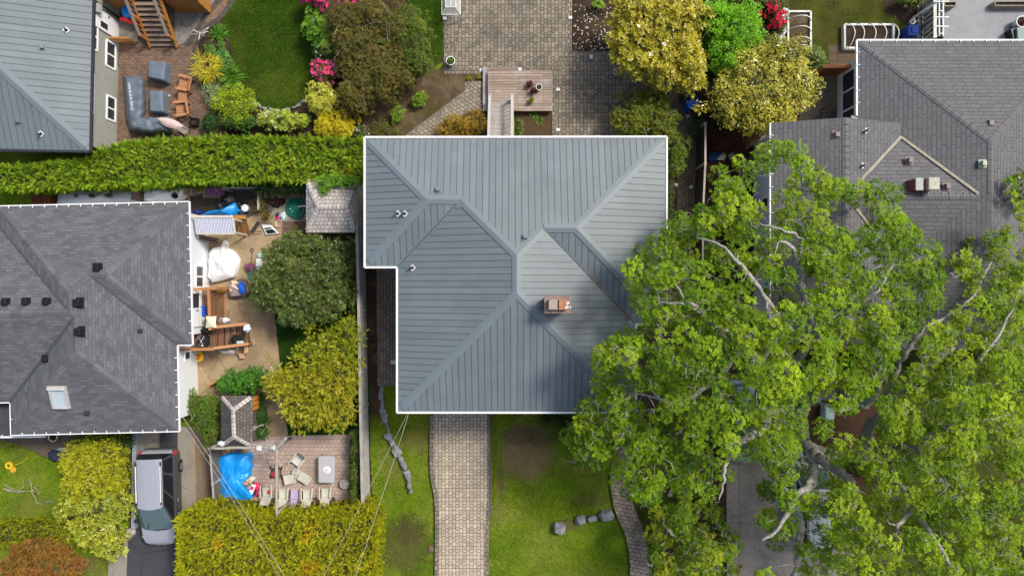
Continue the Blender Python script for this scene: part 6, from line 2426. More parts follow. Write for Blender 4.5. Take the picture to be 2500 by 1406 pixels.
# top: strips across the L
top = rows[-1][:-1]
n = len(top)
bmx = bmesh.new()
vs = [bmx.verts.new(p) for p in top]
ff = bmx.faces.new(vs)
bmesh.ops.triangulate(bmx,faces=[ff])
bmesh.ops.subdivide_edges(bmx,edges=[e for e in bmx.edges if e.calc_length() > .3],cuts=2)
for v in bmx.verts:
 if not v.is_boundary:
  v.co.z += .09 * (.4 - 2 * abs(mnoise.noise(Vector((v.co.x * 1.7,v.co.y * 1.2,1)))))
bmx.verts.index_update()
mb.add([v.co for v in bmx.verts],[[v.index for v in f.verts] for f in bmx.faces],COVER,smooth=True)
bmx.free()
cover = mb.build('cover',t)
cu = bpy.data.curves.new('lettering','FONT')
cu.body = "I'd rather be at the beach"
cu.size = .2
cu.align_x = 'LEFT'
cu.shear = .2
tmp = bpy.data.objects.new('tmp',cu)
COL.objects.link(tmp)
bpy.context.view_layer.update()
me = bpy.data.meshes.new_from_object(tmp.evaluated_get(bpy.context.evaluated_depsgraph_get()))
bpy.data.objects.remove(tmp)
a,b = P(327,270,.86),P(318,203,.86)
dv = (b - a)
xs = [v.co.x for v in me.vertices]
k = dv.length / (max(xs) - min(xs))
ca = math.atan2(dv.y,dv.x)
for v in me.vertices:
 x,y = (v.co.x - min(xs)) * k,v.co.y * 1.05
 v.co = Vector((a.x + x * math.cos(ca) - y * math.sin(ca),a.y + x * math.sin(ca) + y * math.cos(ca),.9)) - ROOTLOC[t.name]
me.materials.clear()
me.materials.append(WHITE)
o = bpy.data.objects.new('lettering',me)
COL.objects.link(o)
o.parent = t
# parasol folded over the sofa end
t = thing('folded_parasol','folded pale pink parasol lying across the end of the covered sofa','parasol',P(420,300))
mb = MB()
a,b = P(386,291,1.05),P(446,312,.75)
d = (b - a)
s = Vector((-d.y,d.x,0)).normalized()
rows = []
for k in range(9):
 f = k / 8
 w_ = (.05 + .22 * math.sin(math.pi * min(f * 1.05,1)) ** .8 + .1 * f)
 row = []
 for j in range(9):
  g = j / 8 - .5
  p = a + d * f + s * w_ * g * 1.5 + Vector((0,0,.12 * math.cos(g * 3.1) + .03 * math.sin(j * 2.4 + k)))
  row.append(p)
 rows.append(row)
mb.grid(rows,mat('dusty_pink_fabric',(.5,.38,.36),.8,var=.12))
mb.build('canopy',t)
mb = MB()
mb.tube([a - d * .05,b + d * .25 + Vector((0,0,-.2))],.022,STEELD,8)
mb.build('pole',t)
mb = MB()
c = P(449,318,.1)
mb.box((c.x,c.y,.08),(.5,.38,.14),CONC_GREY,R(-35))
tag(mb.build('paving_slab',origin=(c.x,c.y,0)),'loose grey concrete slab at the hedge beside the folded parasol','slab')


def adirondack(label,px,py,rz):
 """slatted wooden armchair facing +y before turning"""
 c = P(px,py,.45)
 t = thing('wooden_armchair',label,'armchair',(c.x,c.y,0),rz,'wooden armchairs on the brown patio')
 mb = MB()
 for k in range(6):
  x = -.22 + .088 * k
  mb.beam((x,.3,.4),(x,-.18,.32),.07,.025,TEAK)
 mb.build('seat',t,True)
 mb = MB()
 for k in range(6):
  x = -.2 + .08 * k
  mb.beam((x,-.16,.33),(x * 1.25,-.46,.95 - abs(x) * .25),.066,.025,TEAK)
 mb.build('backrest',t,True)
 for s in (-1,1):
  mb = MB()
  pts = [(s * .36,.36),(s * .28,.36),(s * .27,-.3),(s * .33,-.38),(s * .4,-.25),(s * .42,.25)]
  mb.prism(pts,.55,.585,TEAK)
  mb.build('armrest',t,True)
  for y in (.3,-.28):
   mb = MB()
   mb.box((s * .33,y,.275),(.05,.09,.55),TEAK)
   mb.build('leg',t,True)
 mb = MB()
 mb.beam((-.33,-.36,.56),(.33,-.36,.56),.07,.035,TEAK)
 mb.build('back_rail',t,True)
 return t


adirondack('slatted orange-wood armchair, upper one of the pair on the brown patio',450,204,R(78))
adirondack('slatted orange-wood armchair, lower one of the pair, near the square planter',443,266,R(98))
t = thing('slatted_side_table','small slatted wooden table between the two orange-wood armchairs','side table',(*P(446,236,.4)[:2],0),R(-4))
mb = MB()
for k in range(6):
 mb.box((0,-.22 + .088 * k,.4),(.46,.07,.025),TEAK)
mb.build('top',t,True)
for sx in (-1,1):
 for sy in (-1,1):
  mb = MB()
  mb.box((sx * .19,sy * .19,.19),(.045,.045,.39),TEAK)
  mb.build('leg',t,True)
mb = MB()
mb.lathe((*P(413,234)[:2],.012),[(.0,.02),(.06,.02),(.07,.0)],mat('drain',(.4,.38,.35)),12)
tag(mb.build('drain_cover',origin=P(413,234)),'tiny pale drain cover in the brown paving','drain cover')

# ---- rocks
rk = np.random.default_rng(5)


def boulder(label,px,py,rx,ry,h,seed,rz=0.0,group=None,m_=STONE):
 r0 = np.random.default_rng(seed)
 c = P(px,py,h * .6)
 bm = bmesh.new()
 for k in range(15):
  d = Vector(r0.normal(0,1,3)).normalized()
  k_ = r0.uniform(.8,1.08)
  # a squared block rather than a ball
  d = Vector([math.copysign(abs(q) ** .55,q) for q in d])
  bm.verts.new((d.x * ML(rx) * k_,d.y * ML(ry) * k_,max(d.z * h * .62 * k_,-h * .5) + h * .5))
 ret = bmesh.ops.convex_hull(bm,input=bm.verts)
 bmesh.ops.delete(bm,geom=[g for g in ret['geom_interior'] if isinstance(g,bmesh.types.BMVert)],context='VERTS')
 bmesh.ops.bevel(bm,geom=list(bm.edges),offset=.02,segments=1,affect='EDGES')
 me = bpy.data.meshes.new('boulder')
 bm.to_mesh(me)
 bm.free()
 me.materials.append(m_)
 o = bpy.data.objects.new('boulder',me)
 o.location = (c.x,c.y,-.02)
 o.rotation_euler = (0,0,rz)
 COL.objects.link(o)
 return tag(o,label,'rock',group)


for i,(px,py,rx,ry,h,lab) in enumerate((
  (1366,1289,20,15,.55,'large rounded blue-grey boulder standing alone on the front lawn'),(1417,1270,17,14,.45,'pale angular boulder next to the brown gap in the boulder row'),
  (1447,1266,13,11,.38,'small boulder in the middle of the front lawn row'),(1480,1259,21,15,.5,'long squared boulder at the left edge of the front path'),
  (1577,1226,15,16,.5,'grey boulder just right of the front path step'),(1607,1213,16,12,.45,'dark boulder under the oak, right of the path'),(1634,1202,12,9,.4,'half-hidden boulder farthest right in the row under the oak'))):
 boulder(lab,px,py,rx,ry,h,200 + i,0.3 * i if i not in (3,) else R(25),'boulders along the front lawn')
chain = [(931,945,6,10,0),(930,962,7,13,0),(932,985,7,12,.2),(937,1015,9,17,.3),(943,1043,6,11,.3),(948,1065,9,9,.8),(958,1082,8,10,.6),(969,1104,10,13,.6),(979,1122,6,10,.4),(986,1137,7,12,.3),
  (996,1163,8,13,.2),(1000,1186,6,9,.1),(1001,1198,5,8,.1)]
side = ('first at the side path step','second, a long block, from the side path step','third from the side path step','longest dark slab in the upper curve','narrow stone below the dark slab','squat stone where the wire crosses',
  'stone beside the second overhead wire','largest pale stone in the middle of the chain','small stone just below the largest pale one','slim stone leading to the lower end','stone with a white face near the lower end',
  'last but one at the lower end','last small stone at the lower end')
for i,(px,py,rx,ry,rz) in enumerate(chain):
 boulder('grey stone in the curved lawn chain, ' + side[i],px,py,rx * 1.15,ry * 1.28,.3,230 + i,rz,'stones edging the left front lawn')
arc = [(622,252,8,5,-.6),(632,258,7,5,-.5),(645,264,8,5,-.4),(661,269,9,6,-.2),(677,271,8,6,0),(690,271,9,6,.1),(703,268,8,5,.2),(717,264,7,4,.3),(728,257,8,5,.5),(740,249,9,5,.7),(770,105,4,12,0),(772,140,4,10,0)]
for i,(px,py,rx,ry,rz) in enumerate(arc):
 boulder('low stone edging the curved bottom of the back lawn' if i < 10 else 'low stone edging the right side of the back lawn',px,py,rx,ry,.16,260 + i,rz,'stones edging the back lawn' if i < 10 else 'stones on the right edge of the back lawn',mat('pale_stone',(.27,.26,.24),.9,var=.35,scale=8))
mb = MB()
mb.prism([P(1512 + dx,1238 + dy)[:2] for dx,dy in ((-8,6),(44,-10),(50,0),(-2,18))],0.0,.16,EDGE_PAV)
tag(mb.build('path_step',origin=P(1530,1240)),'pale stone step across the curved front path','step')
c = P(1052,1340)
mb = MB()
mb.ell((c.x,c.y,.05),(.18,.2,.05),mat('reddish_stone',(.13,.085,.07)),14,6,.3,3)
tag(mb.build('flat_stone',origin=c),'small flat reddish stone against the left edge of the paver drive','rock')

# ---- raised beds with hoops
PVC = mat('white_pipe',(.75,.76,.74),.4,var=.04)
t = thing('raised_bed','long white raised bed with hoops and a torn plastic sheet, right of the scarlet flowers','raised bed',P(1950,80))
WB = mat('white_bed_board',(.6,.6,.56),.6,var=.12)
x0,x1,y0,y1 = P(1901,0,.4).x,P(1980,0,.4).x,P(0,145,.4).y,P(0,28,.4).y
mb = MB()
for (ax,ay,bx,by) in ((x0,y0,x0,y1),(x1,y0,x1,y1),(x0,y1,x1,y1),(x0,y0,x1,y0),(x0 + (x1 - x0) * .3,y0,x0 + (x1 - x0) * .3,y1 - .3)):
 mb.beam((ax,ay,.2),(bx,by,.2),.09,.4,WB)
mb.build('frame',t)
MB().box(((x0 + x1) / 2,(y0 + y1) / 2,.15),(x1 - x0 - .1,y1 - y0 - .1,.25),SOIL_MOSS).build('soil',t)
xa = x0 + (x1 - x0) * .33
for i,yy in enumerate((48,74,100,120)):
 y = P(0,yy,.7).y
 pts = [(xa + (x1 + .02 - xa) * k / 10,y + .18 - .012 * k,.38 + .55 * math.sin(math.pi * k / 10) ** .8) for k in range(11)]
 mb = MB()
 mb.tube(pts,.024,PVC,6)
 mb.build('hoop',t)
mb = MB()
rows = []
for k in range(9):
 f = k / 8
 row = []
 for j in range(6):
  g = j / 5
  row.append((x0 - .05 + g * (.55 + .12 * math.sin(k * 1.7)) * (1 - .5 * f),y1 + .15 - f * 2.0,.45 + .16 * mnoise.noise(Vector((k * .9,j * 1.1,2)))))
 rows.append(row)
mb.grid(rows,mat('torn_plastic',(.55,.58,.6),.3,var=.15))
mb.build('plastic_sheet',t)
t = thing('raised_bed','short white raised bed with five bent hoops at the corner of the shingle roof','raised bed',P(2125,85))
x0,x1,y0,y1 = P(2063,0,.4).x,P(2182,0,.4).x,P(0,117,.4).y,P(0,60,.4).y
mb = MB()
for (ax,ay,bx,by) in ((x0,y0,x0,y1),(x1,y0,x1,y1),(x0,y1,x1,y1),(x0,y0,x1,y0)):
 mb.beam((ax,ay,.2),(bx,by,.2),.1,.4,WB)
mb.build('frame',t)
MB().box(((x0 + x1) / 2,(y0 + y1) / 2,.15),(x1 - x0 - .1,y1 - y0 - .1,.25),SOIL).build('soil',t)
for i,xx in enumerate((2080,2103,2131,2157,2187)):
 x = P(xx,0,.7).x
 pts = [(x - .05 + .12 * math.sin(math.pi * k / 10),y1 + .06 - (y1 - y0 + .1) * k / 10,.38 + .5 * math.sin(math.pi * k / 10) ** .7) for k in range(11)]
 mb = MB()
 mb.tube(pts,.024,PVC,6)
 mb.build('hoop',t)


def wheelie_bin(label,px,py,rz,col,name='wheeled_bin',h=1.0,s=(.55,.65)):
 c = P(px,py,h)
 t = thing(name,label,'wheeled bin',(c.x,c.y,0),rz)
 mb = MB()
 mb.rbox((0,0,h / 2 - .02),(s[0] * .9,s[1] * .9,h - .08),col,.06,taper=1.08)
 mb.build('body',t,True)
 mb = MB()
 mb.rbox((0,0,h - .02),(s[0],s[1],.07),col,.08)
 mb.rbox((0,-.05,h + .03),(s[0] * .6,s[1] * .55,.05),col,.06)
 mb.build('lid',t,True)
 mb = MB()
 mb.tube([(-s[0] * .35,s[1] * .55,h - .05),(s[0] * .35,s[1] * .55,h - .05)],.025,col,8)
 mb.build('handle',t,True)
 for sx in (-1,1):
  mb = MB()
  mb.tube([(sx * .26,s[1] * .42,.12),(sx * .31,s[1] * .42,.12)],.12,BLACK,14)
  mb.build('wheel',t,True)


wheelie_bin('blue wheeled bin with leaves on its lid between the golden trees',1692,250,R(-70),BLUE)
wheelie_bin('dark grey wheeled bin in deep shade above the blue bin',1684,232,R(-70),mat('dark_bin',(.035,.04,.055),.5))
wheelie_bin('dark blue wheeled bin at the foot of the grey slatted rail',2231,74,R(90),mat('navy_bin',(.01,.03,.16),.7,spec=.15))

# ---- upper right deck
t = thing('grey_vinyl_deck','pale grey vinyl deck with a slatted side rail at the top right corner','deck',P(2400,50))
DKG = mat('grey_vinyl',(.2,.21,.225),.6,var=.12,scale=2)
a,b = P(2303,110,.6),P(2560,-40,.6)
mb = MB()
mb.box(((a.x + b.x) / 2,(a.y + b.y) / 2,.53),(b.x - a.x,b.y - a.y,.14),DKG)
mb.build('platform',t)
RG = mat('grey_rail_paint',(.3,.34,.34),.6,var=.1)
RGD = mat('dark_rail_paint',(.1,.105,.11),.6,var=.1)
RW = mat('pale_rail_cap',(.5,.5,.45),.6)
xr = P(2280,0,1.5).x
mb = MB()
mb.beam((xr - .02,a.y,1.62),(xr - .02,b.y,1.62),.16,.05,RW)
mb.build('rail_cap',t)
mb = MB()
mb.beam((xr,a.y,.5),(xr,b.y,.5),.05,.1,RGD)
mb.beam((xr,a.y,.1),(xr,b.y,.1),.05,.1,RG)
mb.build('rail_bottom',t)
mb = MB()
yy = a.y
while yy < b.y:
 mb.beam((xr,yy,.15),(xr,yy + .12,1.6),.05,.1,RG)
 yy += .26
mb.build('rail_slats',t)
for py in (98,58,12):
 mb = MB()
 q = P(0,py,1).y
 mb.box((xr + .05,q,.8),(.14,.14,1.6),RGD)
 mb.build('post',t)
t2 = thing('pergola_ladder','white ladder-like pergola frame over the grey deck edge','pergola',P(2308,50))
PX = [P(2293,0,2.4).x,P(2301,0,2.4).x]
PX = [P(2292.5,0,2.4).x,P(2302,0,2.4).x]
for x in PX:
 mb = MB()
 mb.beam((x,a.y - .2,2.4),(x,b.y,2.4),.045,.09,WHITE)
 mb.build('rail',t2)
for py,w_ in ((5,.35),(43,.35),(65,.35),(28,.1),(83,.1)):
 q = P(0,py,2.45)
 mb = MB()
 xc = sum(PX) / 2
 mb.beam((xc - w_,q.y,2.48),(xc + w_,q.y - (.02 if py == 65 else 0),2.48),.035,.035,WHITE)
 mb.build('crossbar',t2)
for py in (100,2):
 mb = MB()
 q = P(0,py,2.4)
 mb.box((PX[0],q.y,1.2),(.08,.08,2.36),WHITE)
 mb.build('post',t2)


def planter_box(label,p0,p1,z):
 a,b = P(*p0,z + .4),P(*p1,z + .4)
 c = (a + b) / 2
 t = thing('planter_box',label,'planter',(c.x,c.y,z),0,'timber planters on the grey deck')
 w_,d = abs(b.x - a.x),abs(a.y - b.y)
 PB = mat('planter_timber',(.24,.21,.16),.8,var=.2)
 mb = MB()
 for dx,dy,sx,sy in ((0,d / 2,w_,.05),(0,-d / 2,w_,.05),(w_ / 2,0,.05,d),(-w_ / 2,0,.05,d)):
  mb.box((dx,dy,.2),(sx,sy,.4),PB)
 mb.build('box',t,True)
 mb = MB()
 mb.box((0,0,.16),(w_ - .06,d - .06,.26),SOIL)
 mb.build('soil',t,True)


planter_box('narrow timber planter beside the white pergola frame',(2306,5),(2334,15),.6)
planter_box('long timber planter at the top right corner of the deck',(2430,4),(2540,14),.6)
pot('dark pot with green plant hanging inside the slatted rail',2284,12,.2,.35,BLACK,z=.6,plant=([(.05,.11,.015),(.07,.14,.02)],.14,.06,16,.1))
shrub('box_plants','red and green plants in the trough behind the slatted rail','plant',[(2283,50,4,12),(2283,75,4,14)],1.2,'single',[(.03,.07,.012),(.1,.02,.02)],1.2,.08,140,8)
mb = MB()
c = P(2488,88,1.0)
mb.box((c.x,c.y,.9),(.5,.7,.7),mat('teal_box',(.14,.22,.21),.5),R(5))
mb.box((c.x - .3,c.y + .05,.85),(.25,.6,.5),BLACK,R(12))
tag(mb.build('barbecue',origin=(c.x,c.y,.5)),'dark green and black barbecue at the right edge of the grey deck','barbecue')
mb = MB()
for k in range(2):
 c = P(2166 + 9 * k,48,.1)
 mb.ring((c.x,c.y,.06 + .03 * k),.27,.014,BLACK,24,5)
tag(mb.build('hose_coil',origin=P(2168,48)),'coil of black hose on the dark soil above the short raised bed','hose')
c = P(2230,52,.3)
mb = MB()
mb.lathe((c.x,c.y,0),[(.02,0),(.13,0),(.15,.3),(.12,.3),(.1,.05)],WHITE,16)
tag(mb.build('bucket',origin=(c.x,c.y,0)),'small white bucket in the dark bed beside the slatted rail','bucket')
# ------------------------------------------------------------------ left yard
def cloth(name,label,cat,outline,zf,m_,n=14,seed=1,wr=.06,freq=1.6,group=None,skirt=True,rad=0.0):
 """sheet thrown over something: fan grid from the centre to a pixel outline, with wrinkles; zf(f) height from centre (0) to rim (1)"""
 q = []
 k_ = len(outline)
 for i in range(k_):
  a,b = Vector(outline[i]),Vector(outline[(i + 1) % k_])
  m = max(2,int((b - a).length / 7))
  for s in range(m):
   q.append(a + (b - a) * s / m)
 c = sum(q,Vector((0,0))) / len(q)
 rows = []
 for i in range(n + 1):
  f = max(i / n,.02)
  row = []
  for j,p in enumerate(q):
   z = zf(f)
   w_ = P(c.x + (p.x - c.x) * f,c.y + (p.y - c.y) * f,z)
   nz = mnoise.noise(Vector((w_.x * freq,w_.y * freq,seed))) + .7 * (.5 - 2 * abs(mnoise.noise(Vector((w_.x * freq * 1.6,w_.y * freq * 1.1,seed + 3))))) + .3 * mnoise.noise(Vector((w_.x * freq * 5,w_.y * freq * 3,seed + 6)))
   rd = math.sin(j * 2 * math.pi * 9 / len(q) + seed) * rad * f * f
   row.append((w_.x,w_.y,max(z + wr * nz + rd,.02)))
  rows.append(row + [row[0]])
 if skirt:
  row = [(x + .02 * (x - rows[-1][0][0]) * 0,y,max(z * .12,.015)) for x,y,z in rows[-1]]
  rows.append(row)
 mb = MB()
 mb.grid(rows,m_,True,True)
 cc = P(c.x,c.y,zf(.5))
 return tag(mb.build(name,origin=(cc.x,cc.y,0)),label,cat,group)


# shed with cedar shakes beside the fence
t = thing('garden_shed','square garden shed with a weathered cedar shake hip roof beside the pale fence','shed',P(808,505))
z = 2.3
e = [P(747,452,z),P(747,568,z),P(866,568,z),P(866,436,z)]
e = [Vector((P(747,0,z).x,P(0,568,z).y,z)),Vector((P(866,0,z).x,P(0,568,z).y,z)),Vector((P(866,0,z).x,P(0,436,z).y,z)),Vector((P(747,0,z).x,P(0,436,z).y,z))]
wd,dp = e[1].x - e[0].x,e[2].y - e[1].y
r1,r2 = P(776,505,2.85),P(844,505,2.85)
rm,cm = MB(),MB()
for pts in ([e[0],e[1],r2,r1],[e[1],e[2],r2],[e[2],e[3],r1,r2],[e[3],e[0],r1]):
 roof_face(rm,pts,pts[0],pts[1],CEDAR)
for p,q in ((e[0],r1),(e[1],r2),(e[2],r2),(e[3],r1),(r1,r2)):
 cap(cm,p,q,.35,.11,CEDAR,.03)
ro = rm.build('roof',t)
cm.build('ridge_caps',ro)
mb = MB()
mb.prism([(e[0].x + .15,e[0].y + .25),(e[1].x - .15,e[1].y + .25),(e[2].x - .15,e[2].y - .2),(e[3].x + .15,e[3].y - .2)],0,z - .02,mat('dark_shed_wall',(.055,.045,.04),.9))
mb.build('wall',t)
# small hut
t = thing('garden_hut','small hut with dark cedar shingle hip roof and an orange shutter, by the pink patio','hut',P(582,1025))
z = 2.0
e = [P(541,1088,z),P(617,1091,z),P(617,966,z),P(539,966,z)]
zz = 2.75
r1,r2 = P(571,1066,zz),P(569,1001,zz)
DCED = brick_mat('dark_cedar_shingles',(.15,.135,.125),(.085,.078,.074),(.03,.026,.024),.17,.17,.012,uv=True,dirt=.4,dirt_col=(.2,.19,.18),rough=.95,offset=.4,bmp=.8)
rm,cm = MB(),MB()
for pts in ([e[0],e[1],r1],[e[1],e[2],r2,r1],[e[2],e[3],r2],[e[3],e[0],r1,r2]):
 roof_face(rm,pts,pts[0],pts[1],DCED)
for p,q in ((e[0],r1),(e[1],r1),(e[2],r2),(e[3],r2),(r1,r2)):
 cap(cm,p,q,.35,.1,CEDAR,.03)
ro = rm.build('roof',t)
cm.build('ridge_caps',ro)
mb = MB()
mb.prism([(p.x * 1 + dx,p.y + dy) for p,dx,dy in ((e[0],.15,.2),(e[1],-.2,.2),(e[2],-.2,-.15),(e[3],.15,-.15))],0,z - .02,mat('hut_wall',(.11,.085,.065),.9))
mb.build('wall',t)
mb = MB()
a,b = P(619,1001,1.5),P(626,966,1.5)
mb.box(((a.x + b.x) / 2 - .02,(a.y + b.y) / 2,1.45),(.06,.72,1.0),WOOD_ORANGE)
for k in range(3):
 mb.box(((a.x + b.x) / 2 + .015,(a.y + b.y) / 2 - .24 + .24 * k,1.45),(.03,.12,.85),ORANGE if False else mat('orange_panel',(.62,.24,.03),.55))
mb.build('shutter',t)

# porch stairs of the left house
t = thing('entry_porch','cedar entry porch with railings and broad steps at the white stucco house','porch',P(540,800))
z = 1.05
X0,X1 = P(470,0,z).x,P(529,0,z).x
Y0,Y1 = P(0,856,z).y,P(0,706,z).y
mb = MB()
mb.box(((X0 + X1) / 2,(Y0 + Y1) / 2,z - .04),(X1 - X0,Y1 - Y0,.08),DECK_RED)
mb.build('landing',t)
SX1 = P(618,0,.2).x
YS0,YS1 = P(0,848,.6).y,P(0,796,.6).y
n = 6
for k in range(n):
 x = X1 + (SX1 - X1) * (k + .5) / n + .02
 zz = z - .165 * (k + 1)
 mb = MB()
 for s in (-1,1):
  mb.box((x + s * .078,(YS0 + YS1) / 2 + (.0 if k < n - 1 else -.02),zz),(.145,YS1 - YS0 + (.25 if k == n - 1 else 0),.05),DECK_RED)
 mb.box((x + .14,(YS0 + YS1) / 2,zz - .09),(.02,YS1 - YS0,.13),mat('dark_riser',(.035,.02,.015)))
 mb.build('tread',t)
RZ = 2.0


def rail(a,b,name='top_rail',wd=.14):
 mb = MB()
 mb.beam(a,b,wd,.05,RAILWOOD if abs(a[0] - b[0]) > abs(a[1] - b[1]) else RAILWOOD_Y)
 mb.build(name,t)


def balus(a,b,zlo,n,drop=.0):
 a,b = Vector(a),Vector(b)
 for k in range(n):
  f = (k + .5) / n
  p = a + (b - a) * f
  lo = zlo[0] + (zlo[1] - zlo[0]) * f
  mb = MB()
  mb.box((p.x,p.y,(lo + p.z - .03) / 2),(.04,.04,p.z - .03 - lo),RAILWOOD)
  mb.build('baluster',t)


A_,B_ = P(471,707,RZ),P(528,703,RZ)
C_,D_ = P(509,706,RZ),P(513,803,RZ)
rail(A_,B_)
rail(C_,D_)
balus(C_,D_,(.05,.05),17)
mb = MB()
q0,q1 = Vector((C_.x,C_.y,.15)),Vector((D_.x,D_.y,.15))
mb.beam(q0,q1,.05,.1,RAILWOOD_Y)
mb.build('bottom_rail',t)
E0,E1 = P(519,799,RZ),P(604,790,1.05)
F0,F1 = P(428,853,RZ),P(519,852,RZ)
G0,G1 = P(521,850,RZ),P(607,839,1.1)
rail(E0,E1)
rail(F0,F1)
rail(G0,G1)
balus(E0,E1,(1.0,.1),8)
balus(G0,G1,(1.0,.1),8)
balus(F0,F1,(.1,.1),10)
for p in (C_,D_,F1,B_):
 mb = MB()
 mb.box((p.x,p.y,1.02),(.12,.12,2.08),RAILWOOD)
 mb.build('post',t)
# things on the porch
c = P(490,760,1.3)
mb = MB()
mb.rbox((c.x,c.y,1.2),(.38,.5,.3),BLUE,.04,R(4),taper=1.1)
mb.rbox((c.x,c.y,1.345),(.32,.43,.02),mat('blue_inside_shade',(.008,.07,.42)),.03,R(4))  # flat plate, darker blue paints the shade of an open inside
tag(mb.build('recycling_box',origin=(c.x,c.y,1.05)),'open bright blue recycling box on the porch landing','box')
c = P(491,780,1.35)
mb = MB()
mb.lathe((c.x,c.y,1.05),[(.05,0),(.15,.02),(.18,.25),(.19,.26),(.15,.27),(.06,.31),(0,.31)],mat('pot_metal',(.4,.39,.36),.35,.5),20)
mb.tube([(c.x - .22,c.y,1.27),(c.x + .22,c.y,1.27)],.02,BLACK,6)
tag(mb.build('cooking_pot',origin=(c.x,c.y,1.05)),'grey lidded cooking pot on the landing below the blue box','pot')
c = P(497,790,1.1)
mb = MB()
mb.ell((c.x,c.y,1.12),(.2,.17,.09),mat('grey_cloth',(.2,.23,.25),.9),14,8,.5,4,1.05)
tag(mb.build('cloth',origin=(c.x,c.y,1.05)),'crumpled grey cloth on the landing next to the cooking pot','cloth')
c = P(514,786,2.12)
rows = []
for i in range(9):
 row = []
 for j in range(9):
  u,v = i / 4 - 1,j / 4 - 1
  pin = 1 - .13 * (1 - abs(u)) * abs(v) ** 2 - .13 * (1 - abs(v)) * abs(u) ** 2
  row.append((c.x + u * .27 * pin,c.y + v * .3 * pin,2.06 + .1 * (1 - u * u) * (1 - v * v)))
 rows.append(row)
mb = MB()
mb.grid(rows,mat('cream_cushion',(.62,.58,.44),.85,var=.05),True,True)
mb.grid([[(x,y,2.06 - (zz_ - 2.06) * .5) for x,y,zz_ in r__] for r__ in rows],mat('cream_cushion',(.62,.58,.44)))
tag(mb.build('cushion',origin=(c.x,c.y,2.04)),'square cream cushion lying on the porch rail corner','cushion')
t3 = thing('folding_stand','black bag on a folding frame with crossed silver tubes at the porch corner','folding stand',P(497,832,1.05))
ROOTLOC[t3.name] = P(497,832,1.05)
c = P(496,832,1.5)
mb = MB()
for a,b in ((((-.14,.26),(.16,-.3))),(((.16,.26),(-.16,-.3)))):
 mb.tube([(c.x + a[0],c.y + a[1],1.75),(c.x + b[0],c.y + b[1],1.75)],.014,mat('silver_tube',(.6,.6,.62),.3,.5),6)
mb.build('frame',t3)
mb = MB()
mb.rbox((c.x,c.y - .02,1.4),(.34,.5,.6),mat('black_fabric',(.018,.018,.024),.8),.06)
mb.build('bag',t3)
mb = MB()
mb.lathe((c.x + .03,c.y - .22,1.7),[(0,.05),(.04,.05),(.04,0)],WHITE,12)
mb.build('lid',t3)
c = P(500,809,1.3)
mb = MB()
mb.ell((c.x,c.y,1.2),(.26,.16,.2),BLACK,16,10,.5,8,1.05)
tag(mb.build('black_bag',origin=(c.x,c.y,1.05)),'lumpy black bag on the porch behind the folding stand','bag')
c = P(584,829,.75)
mb = MB()
mb.rbox((c.x - .05,c.y + .02,.72),(.46,.44,.36),mat('black_bin',(.014,.014,.015),.45),.06,taper=1.1)
tag(mb.build('black_bin',origin=(c.x,c.y,.55)),'squat black bin standing on the porch steps','bin')
c = P(587,836,.95)
mb = MB()
mb.box((c.x - .02,c.y,.93),(.35,.16,.025),mat('grey_sheet',(.5,.53,.56),.6),R(3))
tag(mb.build('paper_stack',origin=(c.x,c.y,.9)),'pale grey sheet lying on top of the black bin','sheet')
c = P(569,833,.85)
mb = MB()
mb.lathe((c.x,c.y,.7),[(.0,.02),(.12,.02),(.15,.22),(.17,.23),(.14,.22),(.12,.06)],mat('dark_pot',(.03,.03,.035),.6),18)
tag(mb.build('dark_pot',origin=(c.x,c.y,.7)),'round dark pot on the porch steps left of the black bin','pot')
c = P(603,800,1.15)
mb = MB()
for k in range(3):
 mb.add([(c.x - .2 + .05 * k,c.y + .12,1.12 + .05 * k),(c.x + .12,c.y + .2 - .05 * k,1.14 + .04 * k),(c.x + .2,c.y - .08,1.13 + .05 * k),(c.x + .02,c.y - .24 + .04 * k,1.1 + .05 * k),(c.x - .18,c.y - .12,1.16 + .03 * k)],
  [(0,4,3,2,1)],mat('pale_blue_bag',(.55,.62,.75),.5))
tag(mb.build('plastic_bag',origin=(c.x,c.y,1.05)),'pale bluish white plastic bag on the upper porch rail end','bag')
c = P(616,833,.2)
mb = MB()
for k in range(9):
 mb.ell((c.x + rng.normal(0,.07),c.y + rng.normal(0,.07),.14 + .02 * k),(.06,.05,.04),mat('tan_stone',(.45,.34,.2),.8,var=.3),8,6)
tag(mb.build('shell_pile',origin=(c.x,c.y,.1)),'heap of small tan shells at the foot of the porch steps','pile')
c = P(545,782,.25)
mb = MB()
mb.ell((c.x,c.y,.2),(.28,.17,.18),WHITE_TARP,16,10,.7,15,.02)
mb.ell((c.x + .1,c.y - .18,.1),(.3,.1,.08),mat('dark_twine',(.1,.09,.07)),12,6,.7,16,.02)
tag(mb.build('white_bag',origin=(c.x,c.y,0)),'torn white plastic bag on the concrete beside the porch rail','bag')
